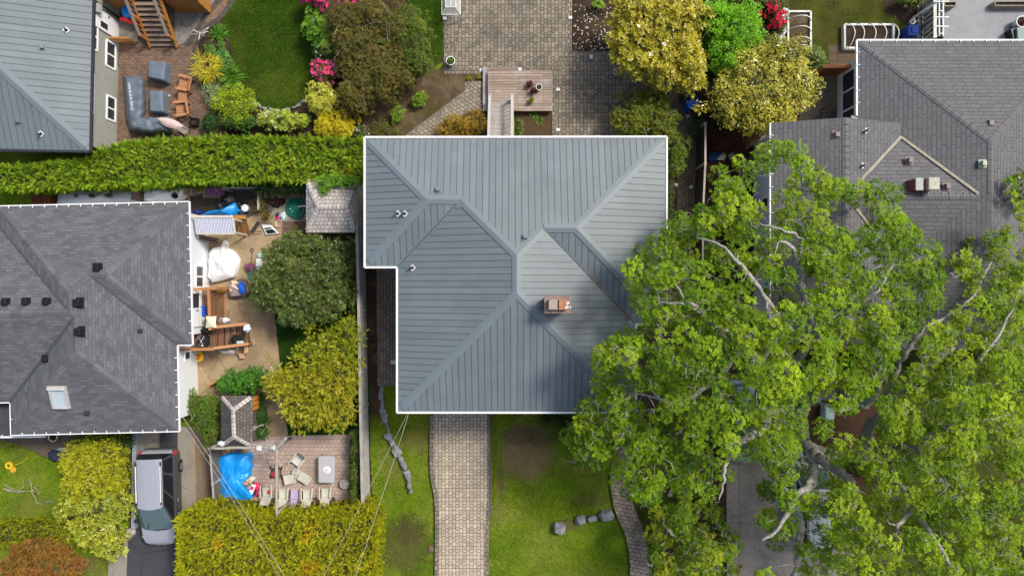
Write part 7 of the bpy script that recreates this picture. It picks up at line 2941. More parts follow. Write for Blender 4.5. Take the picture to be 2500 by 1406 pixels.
# cardboard box with open flaps
t3 = thing('cardboard_box','open cardboard box with its flaps out, below the porch steps','box',P(588,860))
c = P(589,855,.4)
mb = MB()
for dx,dy,sx,sy in ((-.15,0,.015,.36),(.15,0,.015,.36),(0,-.18,.3,.015),(0,.18,.3,.015)):
 mb.box((c.x + dx,c.y + dy,.2),(sx,sy,.4),CARDB)
mb.box((c.x,c.y,.02),(.3,.36,.02),mat('box_inside_shade',(.12,.07,.04)))  # floor darker than the carton: inner shade put into the colour
mb.build('carton',t3)
for pts in ([(-.15,-.18),(.15,-.18),(.2,-.42),(-.08,-.44)],[(.15,-.18),(.15,.14),(.34,.18),(.36,-.1)],[(-.15,.18),(-.15,-.18),(-.29,-.2),(-.3,.14)]):
 mb = MB()
 mb.add([(c.x + x,c.y + y,.41 + .02 * i - .1 * (i > 1)) for i,(x,y) in enumerate(pts)],[(0,1,2,3)],CARDB)
 mb.build('flap',t3)
cloth('white_tarp','long crumpled white plastic sheet along the lower porch rail','tarp',[(532,856),(560,852),(580,854),(574,864),(548,863)],lambda f:.3 - .2 * f,WHITE_TARP,6,3,.05)
c = P(482,870,.2)
mb = MB()
mb.lathe((c.x,c.y,.02),[(.0,.03),(.2,.04),(.3,.1),(.31,.12),(.22,.09),(.05,.14),(0,.16)],YELLOW,18)
mb.ell((c.x - .03,c.y - .05,.15),(.15,.13,.12),ORANGE,14,8,.5,3)
tag(mb.build('toy',origin=(c.x,c.y,0)),'round yellow and orange plastic toy on the concrete at the white wall','toy')
c = P(538,707,.3)
mb = MB()
mb.lathe((c.x,c.y,0),[(.03,0),(.17,.02),(.19,.3),(.16,.31),(.1,.29),(0,.29)],mat('orange_bucket',(.7,.33,.02),.5),16)
tag(mb.build('orange_bucket',origin=(c.x,c.y,0)),'orange bucket by the upper porch corner','bucket')
c = P(518,719,.5)
mb = MB()
mb.lathe((c.x,c.y,.0),[(.05,0),(.22,.1),(.2,.35),(.08,.42),(0,.42)],mat('grey_pail',(.4,.4,.4),.4,.3),18)
tag(mb.build('kettle',origin=(c.x,c.y,0)),'grey metal kettle grill between the two porch rails','grill')
c = P(521,731,.3)
mb = MB()
mb.ell((c.x,c.y,.2),(.11,.11,.12),YELLOW,12,8)
tag(mb.build('yellow_ball',origin=(c.x,c.y,.1)),'small yellow ball behind the porch rail','ball')
c = P(665,899,.12)
mb = MB()
mb.rbox((c.x,c.y,.07),(.24,.2,.13),mat('pale_block',(.5,.5,.5),.8),.03)
tag(mb.build('concrete_block',origin=(c.x,c.y,0)),'small pale block standing alone on the tan concrete','block')
mb = MB()
mb.tube([P(a,b) + Vector((0,0,.1)) for a,b in smooth_line([(490,895),(498,910),(508,930),(516,946)])],.012,YELLOW,5)
tag(mb.build('rope',origin=P(500,915)),'thin yellow cord lying on the tan concrete near the hut','cord')
t3 = thing('low_fence','low wooden picket panel in the ivy above the small hut','fence',P(525,938))
mb = MB()
a,b = P(505,945,.8),P(538,926,.8)
for k in range(8):
 p = a + (b - a) * k / 7
 mb.box((p.x,p.y,.4),(.09,.03,.8),wood_mat('tan_pickets',(.26,.17,.08),(.18,.11,.05),axis=0),R(28))
mb.build('pickets',t3)
mb = MB()
mb.beam(a,b,.05,.07,WOOD_ORANGE)
mb.build('rail',t3)

# sandbox tub with lid
t3 = thing('play_tub','large rounded grey-mauve tub with a flat lid holding shells and a blue cloth','tub',P(580,705))
c = P(580,705,.45)
TUB = mat('mauve_plastic',(.1,.08,.08),.5,var=.12)
mb = MB()
mb.rbox((c.x,c.y,.25),(1.02,1.0,.5),TUB,.3,R(8),6,.96)
mb.build('tub',t3)
mb = MB()
mb.rbox((c.x - .03,c.y,.53),(.78,.74,.06),mat('mauve_lid',(.23,.19,.195),.5,var=.06),.14,R(8),5)
mb.build('lid',t3)
mb = MB()
pts = [(c.x - .28 + .05 * math.cos(k * .9) + 0,c.y - .26 + .06 * math.sin(k * .9),.58) for k in range(6)]
mb.tube(pts,.012,BLACK,5)
mb.build('handle',t3)
mb = MB()
for k in range(15):
 mb.ell((c.x - .12 + rng.normal(0,.12),c.y + .2 + rng.normal(0,.09),.585),(.08,.06,.025),mat('pale_shell',(.62,.48,.36),.8,var=.2),9,6)
tag(mb.build('shell_pile',origin=(c.x - .1,c.y + .2,.56)),'pile of pale shells on the lid of the mauve tub','pile')
mb = MB()
mb.ell((c.x + .28,c.y - .02,.58),(.22,.3,.07),BLUE,16,8,.6,21,.56)
tag(mb.build('blue_cloth',origin=(c.x + .28,c.y,.56)),'bright blue cloth crumpled on the lid of the mauve tub','cloth')
# big white tarp
cloth('white_tarp','huge white sheet thrown over a heap against the white stucco wall','tarp',[(509,620),(520,606),(540,600),(546,586),(552,592),(553,604),(570,614),(582,632),(580,650),(571,676),(545,684),(516,690),(508,676),(510,650)],
  lambda f:.95 - .75 * max(f - .25,0) ** 1.3,WHITE_TARP,14,6,.11,1.4,rad=.03)
mb = MB()
for (px,py) in ((513,684),(557,668)):
 c = P(px,py,.6)
 mb.box((c.x,c.y,.62),(.16,.07,.07),mat('grey_brick',(.22,.21,.21)),R(25))
 tag(mb.build('brick',origin=(c.x,c.y,.55)),'grey brick weighing down the huge white sheet, ' + ('left one' if px < 520 else 'right one'),'brick')
 mb = MB()
c = P(523,691,.1)
mb.prism([P(a,b)[:2] for a,b in ((514,692),(536,684),(537,692),(522,699))],.02,.1,mat('grey_green_slab',(.33,.36,.34)))
tag(mb.build('slab',origin=(c.x,c.y,0)),'small grey-green slab at the lower edge of the huge white sheet','slab')
# corrugated clear roof over the side entry
t3 = thing('corrugated_canopy','ribbed clear plastic lean-to canopy on timber edges against the white wall','canopy',P(520,550))
z = 2.1
x0,x1,y0,y1 = P(475,0,z).x,P(569,0,z).x,P(0,569,z).y,P(0,532,z).y
rows = []
CLR = mat('corrugated_plastic',(.33,.35,.46),.25,spec=.5,var=.05)
CLW = mat('corrugated_ridge',(.62,.64,.72),.3,var=.04)
mb = MB()
n = 25
for k in range(n):
 xa = x0 + (x1 - x0) * k / n
 xb = x0 + (x1 - x0) * (k + .55) / n
 xc_ = x0 + (x1 - x0) * (k + 1) / n
 mb.face([(xa,y0,z - .12),(xb,y0,z - .12),(xb,y1,z + .1),(xa,y1,z + .1)],CLR)
 mb.face([(xb,y0,z - .12),((xb + xc_) / 2,y0,z - .07),((xb + xc_) / 2,y1,z + .15),(xb,y1,z + .1)],CLW)
 mb.face([((xb + xc_) / 2,y0,z - .07),(xc_,y0,z - .12),(xc_,y1,z + .1),((xb + xc_) / 2,y1,z + .15)],CLW)
mb.build('sheet',t3)
GW = mat('pale_batten',(.5,.46,.4),.7)
for p,q,w_ in (((x0 - .1,y1 + .05,z + .13),(x1 + .05,y1 + .05,z + .13),.12),((x1 + .04,y1,z + .1),(x1 + .06,y0,z - .1),.1),((x0 + .05,y0 - .03,z - .12),(x1 + .05,y0 - .03,z - .12),.06)):
 mb = MB()
 mb.beam(p,q,w_,.06,GW)
 mb.build('batten',t3)
for x,y in ((x1 - .05,y0 + .05),(x1 - .05,y1 - .05)):
 mb = MB()
 mb.box((x,y,1.0),(.09,.09,2.0),GW)
 mb.build('post',t3)
for k,(a,b) in enumerate((((467,572),(532,592)),((467,575),(530,587)),((470,578),(528,595)),((466,571),(534,584)))):
 mb = MB()
 p,q = P(*a,1.4 + .05 * k),P(*b,.25 + .04 * k)
 mb.beam(p,q,.11,.04,wood_mat('old_plank',(.2,.13,.09),(.12,.08,.06),axis=0,stain=(.35,.25,.18)))
 tag(mb.build('plank',origin=(q.x,q.y,0)),'old brown plank leaning on the white wall below the ribbed canopy','plank','planks leaning below the ribbed canopy')
# junk row above the canopy
cloth('blue_tarp','crumpled bright blue tarpaulin over the junk beside the ribbed canopy','tarp',[(489,526),(510,515),(540,511),(558,502),(572,494),(576,500),(574,512),(567,526),(545,525),(515,522)],lambda f:1.15 - .35 * f,TARP_BLUE,8,9,.07,2.2)
mb = MB()
c = P(480,517,.7)
mb.ell((c.x,c.y,.55),(.32,.12,.2),mat('navy_vinyl',(.01,.02,.16),.35),16,10,.2,2)
tag(mb.build('navy_bag',origin=(c.x,c.y,.35)),'long navy blue bag beside the shingled eave and blue tarpaulin','bag')
for k,(px,py,s,col,lab) in enumerate(((562,487,.26,(.12,.13,.14),'clear grey plastic sack behind the blue tarpaulin, upper one'),(548,497,.24,(.02,.02,.024),'black rubbish sack touching the top of the blue tarpaulin'),
  (541,503,.16,(.1,.09,.09),'small grey sack left of the black rubbish sack'),(581,500,.22,(.025,.025,.03),'black sack between the blue tarpaulin and the white lid'))):
 c = P(px,py,.4)
 mb = MB()
 mb.ell((c.x,c.y,.3),(s,s,.34),mat('sack_%d' % k if False else 'sack_plastic_' + 'abcd'[k],col,.3,spec=.5,var=.3),16,10,.6,30 + k,.02)
 tag(mb.build('rubbish_sack',origin=(c.x,c.y,0)),lab,'sack')
c = P(597,508,.6)
mb = MB()
mb.lathe((c.x,c.y,0),[(.1,0),(.17,.02),(.19,.5),(.2,.56),(.17,.6),(.12,.6),(.0,.62)],mat('white_drum',(.65,.68,.74),.4),18)
mb.ring((c.x + .01,c.y - .01,.55),.195,.012,BLACK,18,5)
tag(mb.build('white_drum',origin=(c.x,c.y,0)),'white lidded drum right of the blue tarpaulin','drum')
c = P(582,508,.5)
mb = MB()
mb.lathe((c.x,c.y,0),[(.1,0),(.15,.02),(.16,.45),(.13,.46),(.1,.2)],mat('tan_pot',(.4,.32,.25),.7),16)
tag(mb.build('plant_pot',origin=(c.x,c.y,0)),'empty tan pot between the blue tarpaulin and white drum','pot')
c = P(590,521,.3)
mb = MB()
mb.add([(c.x - .2,c.y - .15,.05),(c.x + .2,c.y - .14,.05),(c.x + .12,c.y + .02,.5),(c.x - .02,c.y + .16,.5),(c.x + .16,c.y + .05,.05)],[(0,1,2,3),(1,4,2),(3,2,4,0)],mat('faded_blue_board',(.13,.22,.36),.6))
tag(mb.build('blue_board',origin=(c.x,c.y,0)),'faded blue board propped above the orange pallet gate','board')
# pallet gate
t3 = thing('pallet_gate','orange-brown wooden pallet gate leaning beside the ribbed canopy','gate',P(592,552))
a,b,c,d = P(571,530,1.1),P(601,530,1.1),P(611,577,.1),P(584,577,.1)
PGM = wood_mat('pallet_wood',(.4,.2,.05),(.28,.13,.035),axis=0,stain=(.2,.11,.05))
mb = MB()
mb.beam(a,b,.2,.06,PGM)
mb.build('top_board',t3)
for f in (.12,.5,.92):
 mb = MB()
 mb.beam(a.lerp(b,f),d.lerp(c,f),.09,.05,PGM)
 mb.build('stile',t3)
mb = MB()
for k in range(7):
 f = (k + .7) / 7.3
 mb.beam(a.lerp(d,f) - Vector((0,0,.05)),b.lerp(c,f) - Vector((0,0,.05)),.09,.02,PGM)
mb.build('slats',t3)
# folding steel chair and white appliance
t3 = thing('broken_chair','black tubular chair frame lying on its side in front of the pallet gate','chair frame',P(625,550))
mb = MB()
for pts in ([(612,566),(628,541),(640,545),(664,546)],[(618,568),(634,545)],[(595,557),(612,565),(640,566)]):
 mb.tube([P(a_,b_,.35) for a_,b_ in pts],.022,STEELD,6)
mb.build('frame',t3)
mb = MB()
mb.beam(P(615,563,.35),P(631,543,.35),.1,.02,mat('black_mesh',(.03,.03,.032)))
mb.build('seat',t3)
t3 = thing('window_unit','white and black window appliance tipped over on the concrete','appliance',P(658,560))
mb = MB()
pts = [P(638,549,.3),P(657,547,.3),P(681,570,.18),P(651,573,.18)]
mb.prism([p[:2] for p in pts],.02,.24,WHITE)
mb.build('case',t3)
mb = MB()
q = [pts[0].lerp(pts[2],.2),pts[1].lerp(pts[2],.22),pts[2].lerp(pts[0],.06),pts[3].lerp(pts[0],.05)]
q = [P(644,557,.25),P(660,554.5,.25),P(676,568.5,.25),P(652,571.5,.25)]
mb.face([(p.x,p.y,.247) for p in q][::-1],mat('black_screen',(.012,.014,.018),.3))
mb.beam((q[0].lerp(q[3],.3).x,q[0].lerp(q[3],.3).y,.25),(q[1].lerp(q[2],.3).x,q[1].lerp(q[2],.3).y,.25),.025,.02,WHITE)
mb.build('panel',t3)
# toys heap
t3col = [((.5,.05,.12),'pink'),((.35,.6,.62),'pale turquoise'),((.6,.55,.5),'cream'),((.05,.03,.03),'dark')]
for (px,py,s,col,lab) in ((678,533,.12,(.5,.04,.12),'pink doll in the toy heap by the dry plant'),(690,528,.17,(.45,.62,.66),'pale turquoise plastic toy right of the pink doll'),
  (679,546,.17,(.5,.42,.36),'cream striped basket below the pink doll'),(677,524,.1,(.03,.02,.025),'dark-haired doll at the top of the toy heap')):
 c = P(px,py,.2)
 mb = MB()
 if 'basket' in lab:
  mb.lathe((c.x,c.y,0),[(.05,0),(.16,.02),(.2,.2),(.17,.21),(.13,.06)],mat('basket',col,.8,var=.3,scale=20),16)
 else:
  mb.ell((c.x,c.y,.12),(s,s * 1.25,.12),mat('toy_' + lab.split()[0].replace('-','_'),col,.5),12,8,.8,int(px),.01)
  mb.ell((c.x + .05,c.y + s * .9,.15),(s * .5,s * .5,s * .45),mat('toy_head_' + lab.split()[0].replace('-','_'),[min(1,x * 1.2 + .05) for x in col],.5),10,8)
 tag(mb.build('basket' if 'basket' in lab else 'toy',origin=(c.x,c.y,0)),lab,'basket' if 'basket' in lab else 'toy')
# turtle sandbox
t3 = thing('sandbox','green turtle-shaped plastic sandbox with a domed lid and white eyes','sandbox',P(727,508))
TG = mat('green_plastic',(.008,.17,.105),.35,spec=.45,var=.06)
c = P(722,508,.3)
mb = MB()
pts = []
for k in range(60):
 a_ = 2 * math.pi * k / 60
 r = .54 + .09 * math.cos(5 * a_ + .5)
 pts.append((c.x + .07 + r * math.cos(a_) * 1.02,c.y + r * math.sin(a_)))
mb.prism(pts,0,.16,TG)
mb.prism([(c.x + .07 + (x - c.x - .07) * .93,c.y + (y - c.y) * .93) for x,y in pts],.161,.2,TG)
mb.build('basin',t3)
mb = MB()
mb.lathe((c.x - .03,c.y,.2),[(.5,0),(.51,.03),(.47,.06),(.44,.045),(.35,.15),(.2,.21),(.0,.235)],TG,32)
mb.build('lid',t3)
for dx,dy in ((-.26,-.06),(-.15,-.2)):
 mb = MB()
 mb.ell((c.x + dx,c.y + dy,.385),(.075,.07,.05),TG,12,8)
 mb.ell((c.x + dx,c.y + dy,.425),(.035,.035,.02),WHITE,12,6)
 mb.ell((c.x + dx,c.y + dy,.44),(.014,.014,.012),BLACK,8,5)
 mb.build('eye',t3)
mb = MB()
mb.beam(P(728,505,.5),P(760,501,1.0),.07,.05,mat('white_gutter_pipe',(.7,.7,.72)))
tag(mb.build('white_pipe',origin=P(745,503,.5)),'white pipe sticking out from the shed over the green sandbox','pipe')
# ball, bin, shovel and teal toys under the rhododendron
c = P(609,652,.3)
mb = MB()
mb.ell((c.x,c.y,.24),(.24,.24,.24),mat('magenta_rubber',(.28,.012,.2),.3,spec=.45),22,14)
tag(mb.build('play_ball',origin=(c.x,c.y,0)),'shiny magenta play ball on the concrete at the rhododendron','ball')
c = P(618,673,.2)
mb = MB()
mb.rbox((c.x,c.y,.14),(.4,.32,.28),TEAL,.05,R(8),taper=1.08)
mb.rbox((c.x,c.y,.275),(.33,.26,.012),mat('teal_inside_shade',(.012,.17,.14)),.04,R(8))  # flat top plate in darker teal, painted shade of the hollow
mb.ell((c.x + .03,c.y + .01,.27),(.12,.1,.07),mat('orange_red',(.6,.07,.02),.5),12,8,.4,3)
tag(mb.build('storage_bin',origin=(c.x,c.y,0)),'open teal bin holding a red toy, below the magenta ball','bin')
t3 = thing('shovel','dark handled shovel lying on the concrete above the magenta ball','shovel',P(615,625))
mb = MB()
mb.tube([P(615,611,.15) + Vector((.08 * math.cos(a_),.08 * math.sin(a_),0)) for a_ in np.linspace(0,6.28,13)],.018,STEELD,6)
mb.tube([P(615,613,.12),P(614.5,641,.1)],.02,STEELD,6)
mb.build('handle',t3)
mb = MB()
c = P(617,646,.12)
mb.rbox((c.x,c.y,.08),(.2,.3,.04),WHITE,.05)
mb.build('blade',t3)
for k,(px,py,col,lab) in enumerate(((632,645,(.6,.63,.62),'pale grey plastic play panel under the rhododendron edge'),(636,624,(.35,.6,.55),'pale mint plastic toy above the grey play panel'),(642,690,(.05,.42,.36),'small teal bowl under the rhododendron edge'),(622,664,(.02,.2,.17),'dark teal tray beside the open teal bin'))):
 c = P(px,py,.2)
 mb = MB()
 mb.rbox((c.x,c.y,.12),((.34,.3,.24,.3)[k],(.6,.24,.24,.16)[k],.22),mat('play_plastic_' + 'abcd'[k],col,.45,var=.05),.08)
 tag(mb.build('plastic_toy',origin=(c.x,c.y,0)),lab,'toy')
# firewood: each log
LOG = wood_mat('split_log',(.36,.26,.17),(.25,.17,.11),axis=1,stain=(.16,.11,.08))
LOG_END = wood_mat('pale_log',(.45,.34,.23),(.33,.24,.16),axis=1)
lx = 0
for k,px in enumerate((451,459,467)):
 c = P(px,467,.8)
 mb = MB()
 mb.box((c.x,c.y,.75),(.13,.36,.14),LOG_END if k != 1 else LOG)
 mb.box((c.x,c.y,.35),(.13,.36,.66),LOG)
 tag(mb.build('firewood_block',origin=(c.x,c.y,0)),'short squared firewood block at the left end of the log row','firewood','squared firewood blocks by the white sheet')
for k in range(11):
 px = 474 + 5.2 * k if k < 6 else 497 + 8.5 * (k - 6)
 py = 467 if k < 6 else 478
 c = P(px,py,.6)
 mb = MB()
 rz = rng.uniform(-.35,.35) if k < 6 else rng.uniform(1.3,1.8)
 d = Vector((math.sin(rz),math.cos(rz),0)) * (.17 if k < 6 else .07)
 mb.tube([c - d,c + d],[.05,.045],LOG_END if k % 2 else LOG,5)
 mb.box((c.x,c.y,.27),(.08,.2,.5),LOG)
 tag(mb.build('firewood_log',origin=(c.x,c.y,0)),'split log in the pale firewood row beside the purple crate','firewood','split logs beside the purple crate')
for k in range(12):
 px = 648 + 8.4 * k
 c = P(px,472 + rng.uniform(-2,2),.55)
 mb = MB()
 mb.tube([c + Vector((0,.2,0)),c - Vector((0,.22,.05))],.075,LOG,7)
 mb.box((c.x,c.y,.25),(.12,.34,.46),LOG)
 tag(mb.build('firewood_log',origin=(c.x,c.y,0)),'brown round log in the shaded stack behind the green sandbox','firewood','logs stacked behind the green sandbox')
# purple crate
t3 = thing('pet_crate','purple wire-sided crate standing on the firewood by the hedge','crate',P(525,464,.7))
c = P(525,464,.9)
ROOTLOC[t3.name] = P(525,464,.7)
PU = mat('purple_plastic',(.15,.05,.15),.45,var=.15)
PUD = mat('purple_wire',(.3,.14,.3),.4)
x0,x1,y0,y1 = c.x - .4,c.x + .42,c.y - .24,c.y + .24
mb = MB()
mb.rbox((c.x,c.y,.74),(.84,.5,.3),PU,.1)
mb.build('base',t3)
mb = MB()
for k in range(8):
 x = x0 + .06 + (x1 - x0 - .12) * k / 7
 mb.tube([(x,y0,.9),(x,y0 + .06,1.12),(x,y1 - .06,1.12),(x,y1,.9)],.012,PUD,5)
for k in range(4):
 y = y0 + .08 + (y1 - y0 - .16) * k / 3
 mb.tube([(x0,y,1.0),(x0 + .05,y,1.12),(x1 - .05,y,1.12),(x1,y,1.0)],.012,PUD,5)
mb.build('wire_top',t3)
mb = MB()
mb.box((c.x + .12,c.y - .02,1.0),(.16,.1,.06),mat('tan_mat',(.5,.38,.25)))
mb.build('mat',t3)
# tarped rows by the hedge
cloth('silver_tarp','long silver-grey sheet with plant debris over a wood stack between hedge and shingle roof','tarp',[(143,474),(170,468),(230,466),(290,464),(322,466),(332,478),(326,490),(250,496),(170,500),(140,497)],lambda f:1.1 - .25 * f,SILVER_TARP,7,12,.1,1.3)
cloth('white_tarp','crumpled white sheet over a wood stack, between the silver sheet and firewood','tarp',[(352,462),(380,459),(420,459),(446,458),(444,470),(434,484),(390,490),(352,490)],lambda f:1.1 - .2 * f,WHITE_TARP,7,14,.08,1.5)
shrub('plant_debris','patches of fallen greenery on the long silver-grey sheet','plant debris',[(224,478,10,6),(266,477,13,6),(186,478,6,4)],1.3,'single',[(.05,.08,.015),(.09,.09,.03)],1.0,.07,150,6,low=1.08)
c = P(337,478,.7)
mb = MB()
mb.box((c.x,c.y,.5),(.42,.5,1.0),mat('mauve_board',(.2,.13,.12),.8))
tag(mb.build('wooden_chest',origin=(c.x,c.y,0)),'brown-mauve wooden chest between the silver and white sheets','chest')
c = P(105,486,.6)
mb = MB()
mb.box((c.x,c.y,.4),(.9,.5,.8),wood_mat('rust_box',(.14,.055,.02),(.09,.035,.015)))
tag(mb.build('wooden_box',origin=(c.x,c.y,0)),'rust-brown wooden box in shade at the left end of the silver sheet','box')
c = P(436,480,.6)
mb = MB()
mb.ring((c.x,c.y,1.05),.13,.03,BLACK,18,6)
mb.ell((c.x,c.y,.9),(.15,.15,.12),BLACK,12,8,.4,2)
tag(mb.build('black_tub',origin=(c.x,c.y,.8)),'black round object caught in the end of the white sheet','tub')
c = P(637,492,.6)
mb = MB()
mb.box((c.x - .1,c.y,.4),(.07,.9,.7),mat('white_picket',(.6,.58,.55),.7))
mb.box((c.x - .1,c.y + .5,.45),(.05,.3,.7),RED)
tag(mb.build('white_board',origin=(c.x,c.y,0)),'narrow white and red board on edge beside the dry plant','board')
c = P(659,508,.2)
mb = MB()
mb.rbox((c.x,c.y,.15),(.2,.36,.3),mat('slate_blue',(.08,.11,.15),.5),.04)
tag(mb.build('blue_tub',origin=(c.x,c.y,0)),'slate blue tub between the dry plant and pale slabs','tub')
mb = MB()
mb.ell((*P(668,492,.2)[:2],.15),(.5,.3,.25),mat('brown_heap',(.05,.025,.018),.95,var=.5),16,10,.6,77,.01)
tag(mb.build('leaf_heap',origin=P(668,492)),'dark brown heap of dead leaves above the slate blue tub','heap')

# ------------------------------------------------------------------ pink patio
t3 = thing('log_pergola','rough weathered log pergola frame over the pink patio corner','pergola',P(600,1094))
PERG = wood_mat('grey_log',(.36,.33,.26),(.24,.22,.17),axis=1,stain=(.4,.39,.35))
for p,q,r_s in (((511,1094,2.5),(675,1092,2.5),.075),((675,1090,2.55),(675,1262,2.5),.08),((672,1096,2.58),(700,1068,2.7),.07)):
 mb = MB()
 a,b = P(*p),P(*q)
 n = 9
 mb.tube([a.lerp(b,k / n) + Vector((rng.normal(0,.012),rng.normal(0,.012),0)) for k in range(n + 1)],[r_s * rng.uniform(.85,1.1) for k in range(n + 1)],PERG,8)
 mb.build('beam',t3)
for px,py in ((516,1094),(673,1094),(675,1255)):
 c = P(px,py,2.5)
 mb = MB()
 mb.tube([(c.x,c.y,0),(c.x,c.y,2.5)],.07,PERG,8)
 mb.build('post',t3)
mb = MB()
for k in range(26):
 a = P(rng.uniform(618,668),rng.uniform(1076,1100),2.55)
 an = rng.uniform(0,6.28)
 d = Vector((math.cos(an),math.sin(an),0)) * rng.uniform(.2,.5)
 mb.tube([a,a + d * .5 + Vector((rng.normal(0,.06),rng.normal(0,.06),.08)),a + d],[.016,.012,.006],BARK_DEAD,4)
for k in range(10):
 a = P(rng.uniform(622,650),rng.uniform(1034,1048),2.0)
 d = Vector((-.2 - rng.uniform(0,.5),-.25 + rng.normal(0,.12),0))
 mb.tube([a,a + d],[.012,.006],BARK_DEAD,4)
tag(mb.build('dead_vine',origin=P(640,1088,2.5)),'tangle of dead vine twigs on the log pergola beam','vine')
fence('lattice_fence','grey weathered lattice fence along the left side of the pink patio',[(512,1096),(519,1180),(523,1240)],1.6,wood_mat('lattice',(.17,.155,.13),(.1,.09,.075)),GREYWOOD,capw=.08,plank=.11)
cloth('blue_tarp','big creased bright blue tarpaulin covering a heap at the corner of the pink patio','tarp',[(531,1117),(552,1110),(585,1107),(607,1110),(609,1130),(611,1142),(605,1152),(607,1160),(596,1180),(610,1200),(614,1216),(598,1222),(566,1234),(540,1233),(534,1190)],
  lambda f:.95 - .25 * f * f,TARP_BLUE,16,5,.13,1.2,rad=.05)
mb = MB()
c = P(608,1178,.8)
for k,(dx,dy,s,col) in enumerate(((0,.1,.2,(.42,.34,.24)),(-.17,-.02,.16,(.5,.26,.15)),(.15,.2,.15,(.55,.5,.42)),(-.05,-.26,.14,(.22,.2,.2)))):
 mb.ell((c.x + dx,c.y + dy,.75),(s,s * .9,s * .7),mat('bag_cloth_' + 'abcd'[k],col,.8,var=.25),14,9,.6,60 + k)
tag(mb.build('cloth_pile',origin=(c.x,c.y,.6)),'pile of tan and brown bags lying on the edge of the blue tarpaulin','pile')
# toy car
t3 = thing('ride_on_toy','pink and white ride-on toy car parked on the edge of the blue tarpaulin','toy car',(*P(617,1198,.5)[:2],0),R(-22))
PK = mat('pink_plastic',(.72,.03,.14),.35,spec=.45,var=.05)
mb = MB()
mb.rbox((.02,0,.22),(.42,.74,.3),PK,.16,0,5)
mb.build('body',t3,True)
mb = MB()
rows = []
for i in range(9):
 f = i / 8
 y = .36 - .78 * f
 w_ = .14 + .045 * math.sin(math.pi * f)
 rows.append([(-.11 - .02 * f + w_ * math.sin(a_),y,.42 + .16 * math.cos(a_) + .1 * math.sin(math.pi * f)) for a_ in np.linspace(-1.3,1.3,7)])
mb.grid(rows,WHITE,True)
mb.build('hood',t3,True)
mb = MB()
mb.rbox((-.08,.2,.68),(.22,.2,.03),mat('pink_window',(.55,.02,.12),.3),.04)
mb.build('windscreen',t3,True)
mb = MB()
mb.rbox((.13,-.06,.42),(.12,.34,.05),mat('dark_seat',(.05,.02,.03)),.04)
mb.build('seat',t3,True)
for x in (-.22,.25):
 for y in (-.28,.28):
  mb = MB()
  mb.tube([(x - .03,y,.1),(x + .03,y,.1)],.1,BLACK,14)
  mb.build('wheel',t3,True)
for x in (-.2,-.06):
 mb = MB()
 mb.ell((x,-.36,.6),(.03,.025,.02),BLACK,8,6)
 mb.build('headlight',t3,True)
# boards under the tarp
mb = MB()
for k,pts in enumerate((((566,1236),(613,1216),(618,1222),(600,1230)),((572,1240),(598,1228),(603,1234),(594,1240)))):
 mb.prism([P(a_,b_,.2)[:2] for a_,b_ in pts],.1 + .06 * (1 - k),.155 + .06 * (1 - k),mat('cream_board',(.62,.57,.48),.7))
tag(mb.build('white_boards',origin=P(595,1230)),'two cream boards poking out below the blue tarpaulin','boards')
c = P(556,1099,.5)
mb = MB()
mb.box((c.x,c.y,.4),(.16,.12,.2),ORANGE if False else mat('amber_plastic',(.7,.36,.02),.5))
tag(mb.build('toy',origin=(c.x,c.y,.3)),'tiny amber plastic toy in the dark gap above the blue tarpaulin','toy')
mb = MB()
c = P(545,1104,.1)
mb.box((c.x,c.y,.03),(.7,.35,.04),mat('black_sheet',(.012,.012,.012)))
tag(mb.build('black_sheet',origin=(c.x,c.y,0)),'black plastic sheet on the ground between pergola beam and blue tarpaulin','sheet')
for px,py,lab in ((540,1082,'clear plastic bag caught on the left end of the pergola beam'),(633,1094,'clear plastic bag caught in the middle of the pergola beam'),(669,1094,'white plastic bag at the joint of the pergola beams')):
 c = P(px,py,2.55)
 mb = MB()
 mb.ell((c.x,c.y,2.58),(.17,.13,.1),mat('clear_plastic',(.5,.54,.55),.25,spec=.5,var=.2),12,8,.8,int(px))
 tag(mb.build('plastic_bag',origin=(c.x,c.y,2.5)),lab,'bag')
c = P(596,1100,.4)
mb = MB()
mb.ell((c.x,c.y,.35),(.26,.17,.25),mat('straw_pot',(.25,.2,.15),.9,var=.5,scale=18),14,9,.7,4)
tag(mb.build('dried_plant',origin=(c.x,c.y,0)),'dried potted plant under the pergola beam, right of the blue tarpaulin top','plant')
mb = MB()
c = P(612,1128,.3)
mb.lathe((c.x,c.y,.0),[(0.02,.02),(.1,.03),(.13,.3),(.1,.3)],mat('red_pot',(.45,.08,.04),.6),12)
tag(mb.build('plant_pot',origin=(c.x,c.y,0)),'red pot at the right edge of the blue tarpaulin','pot')


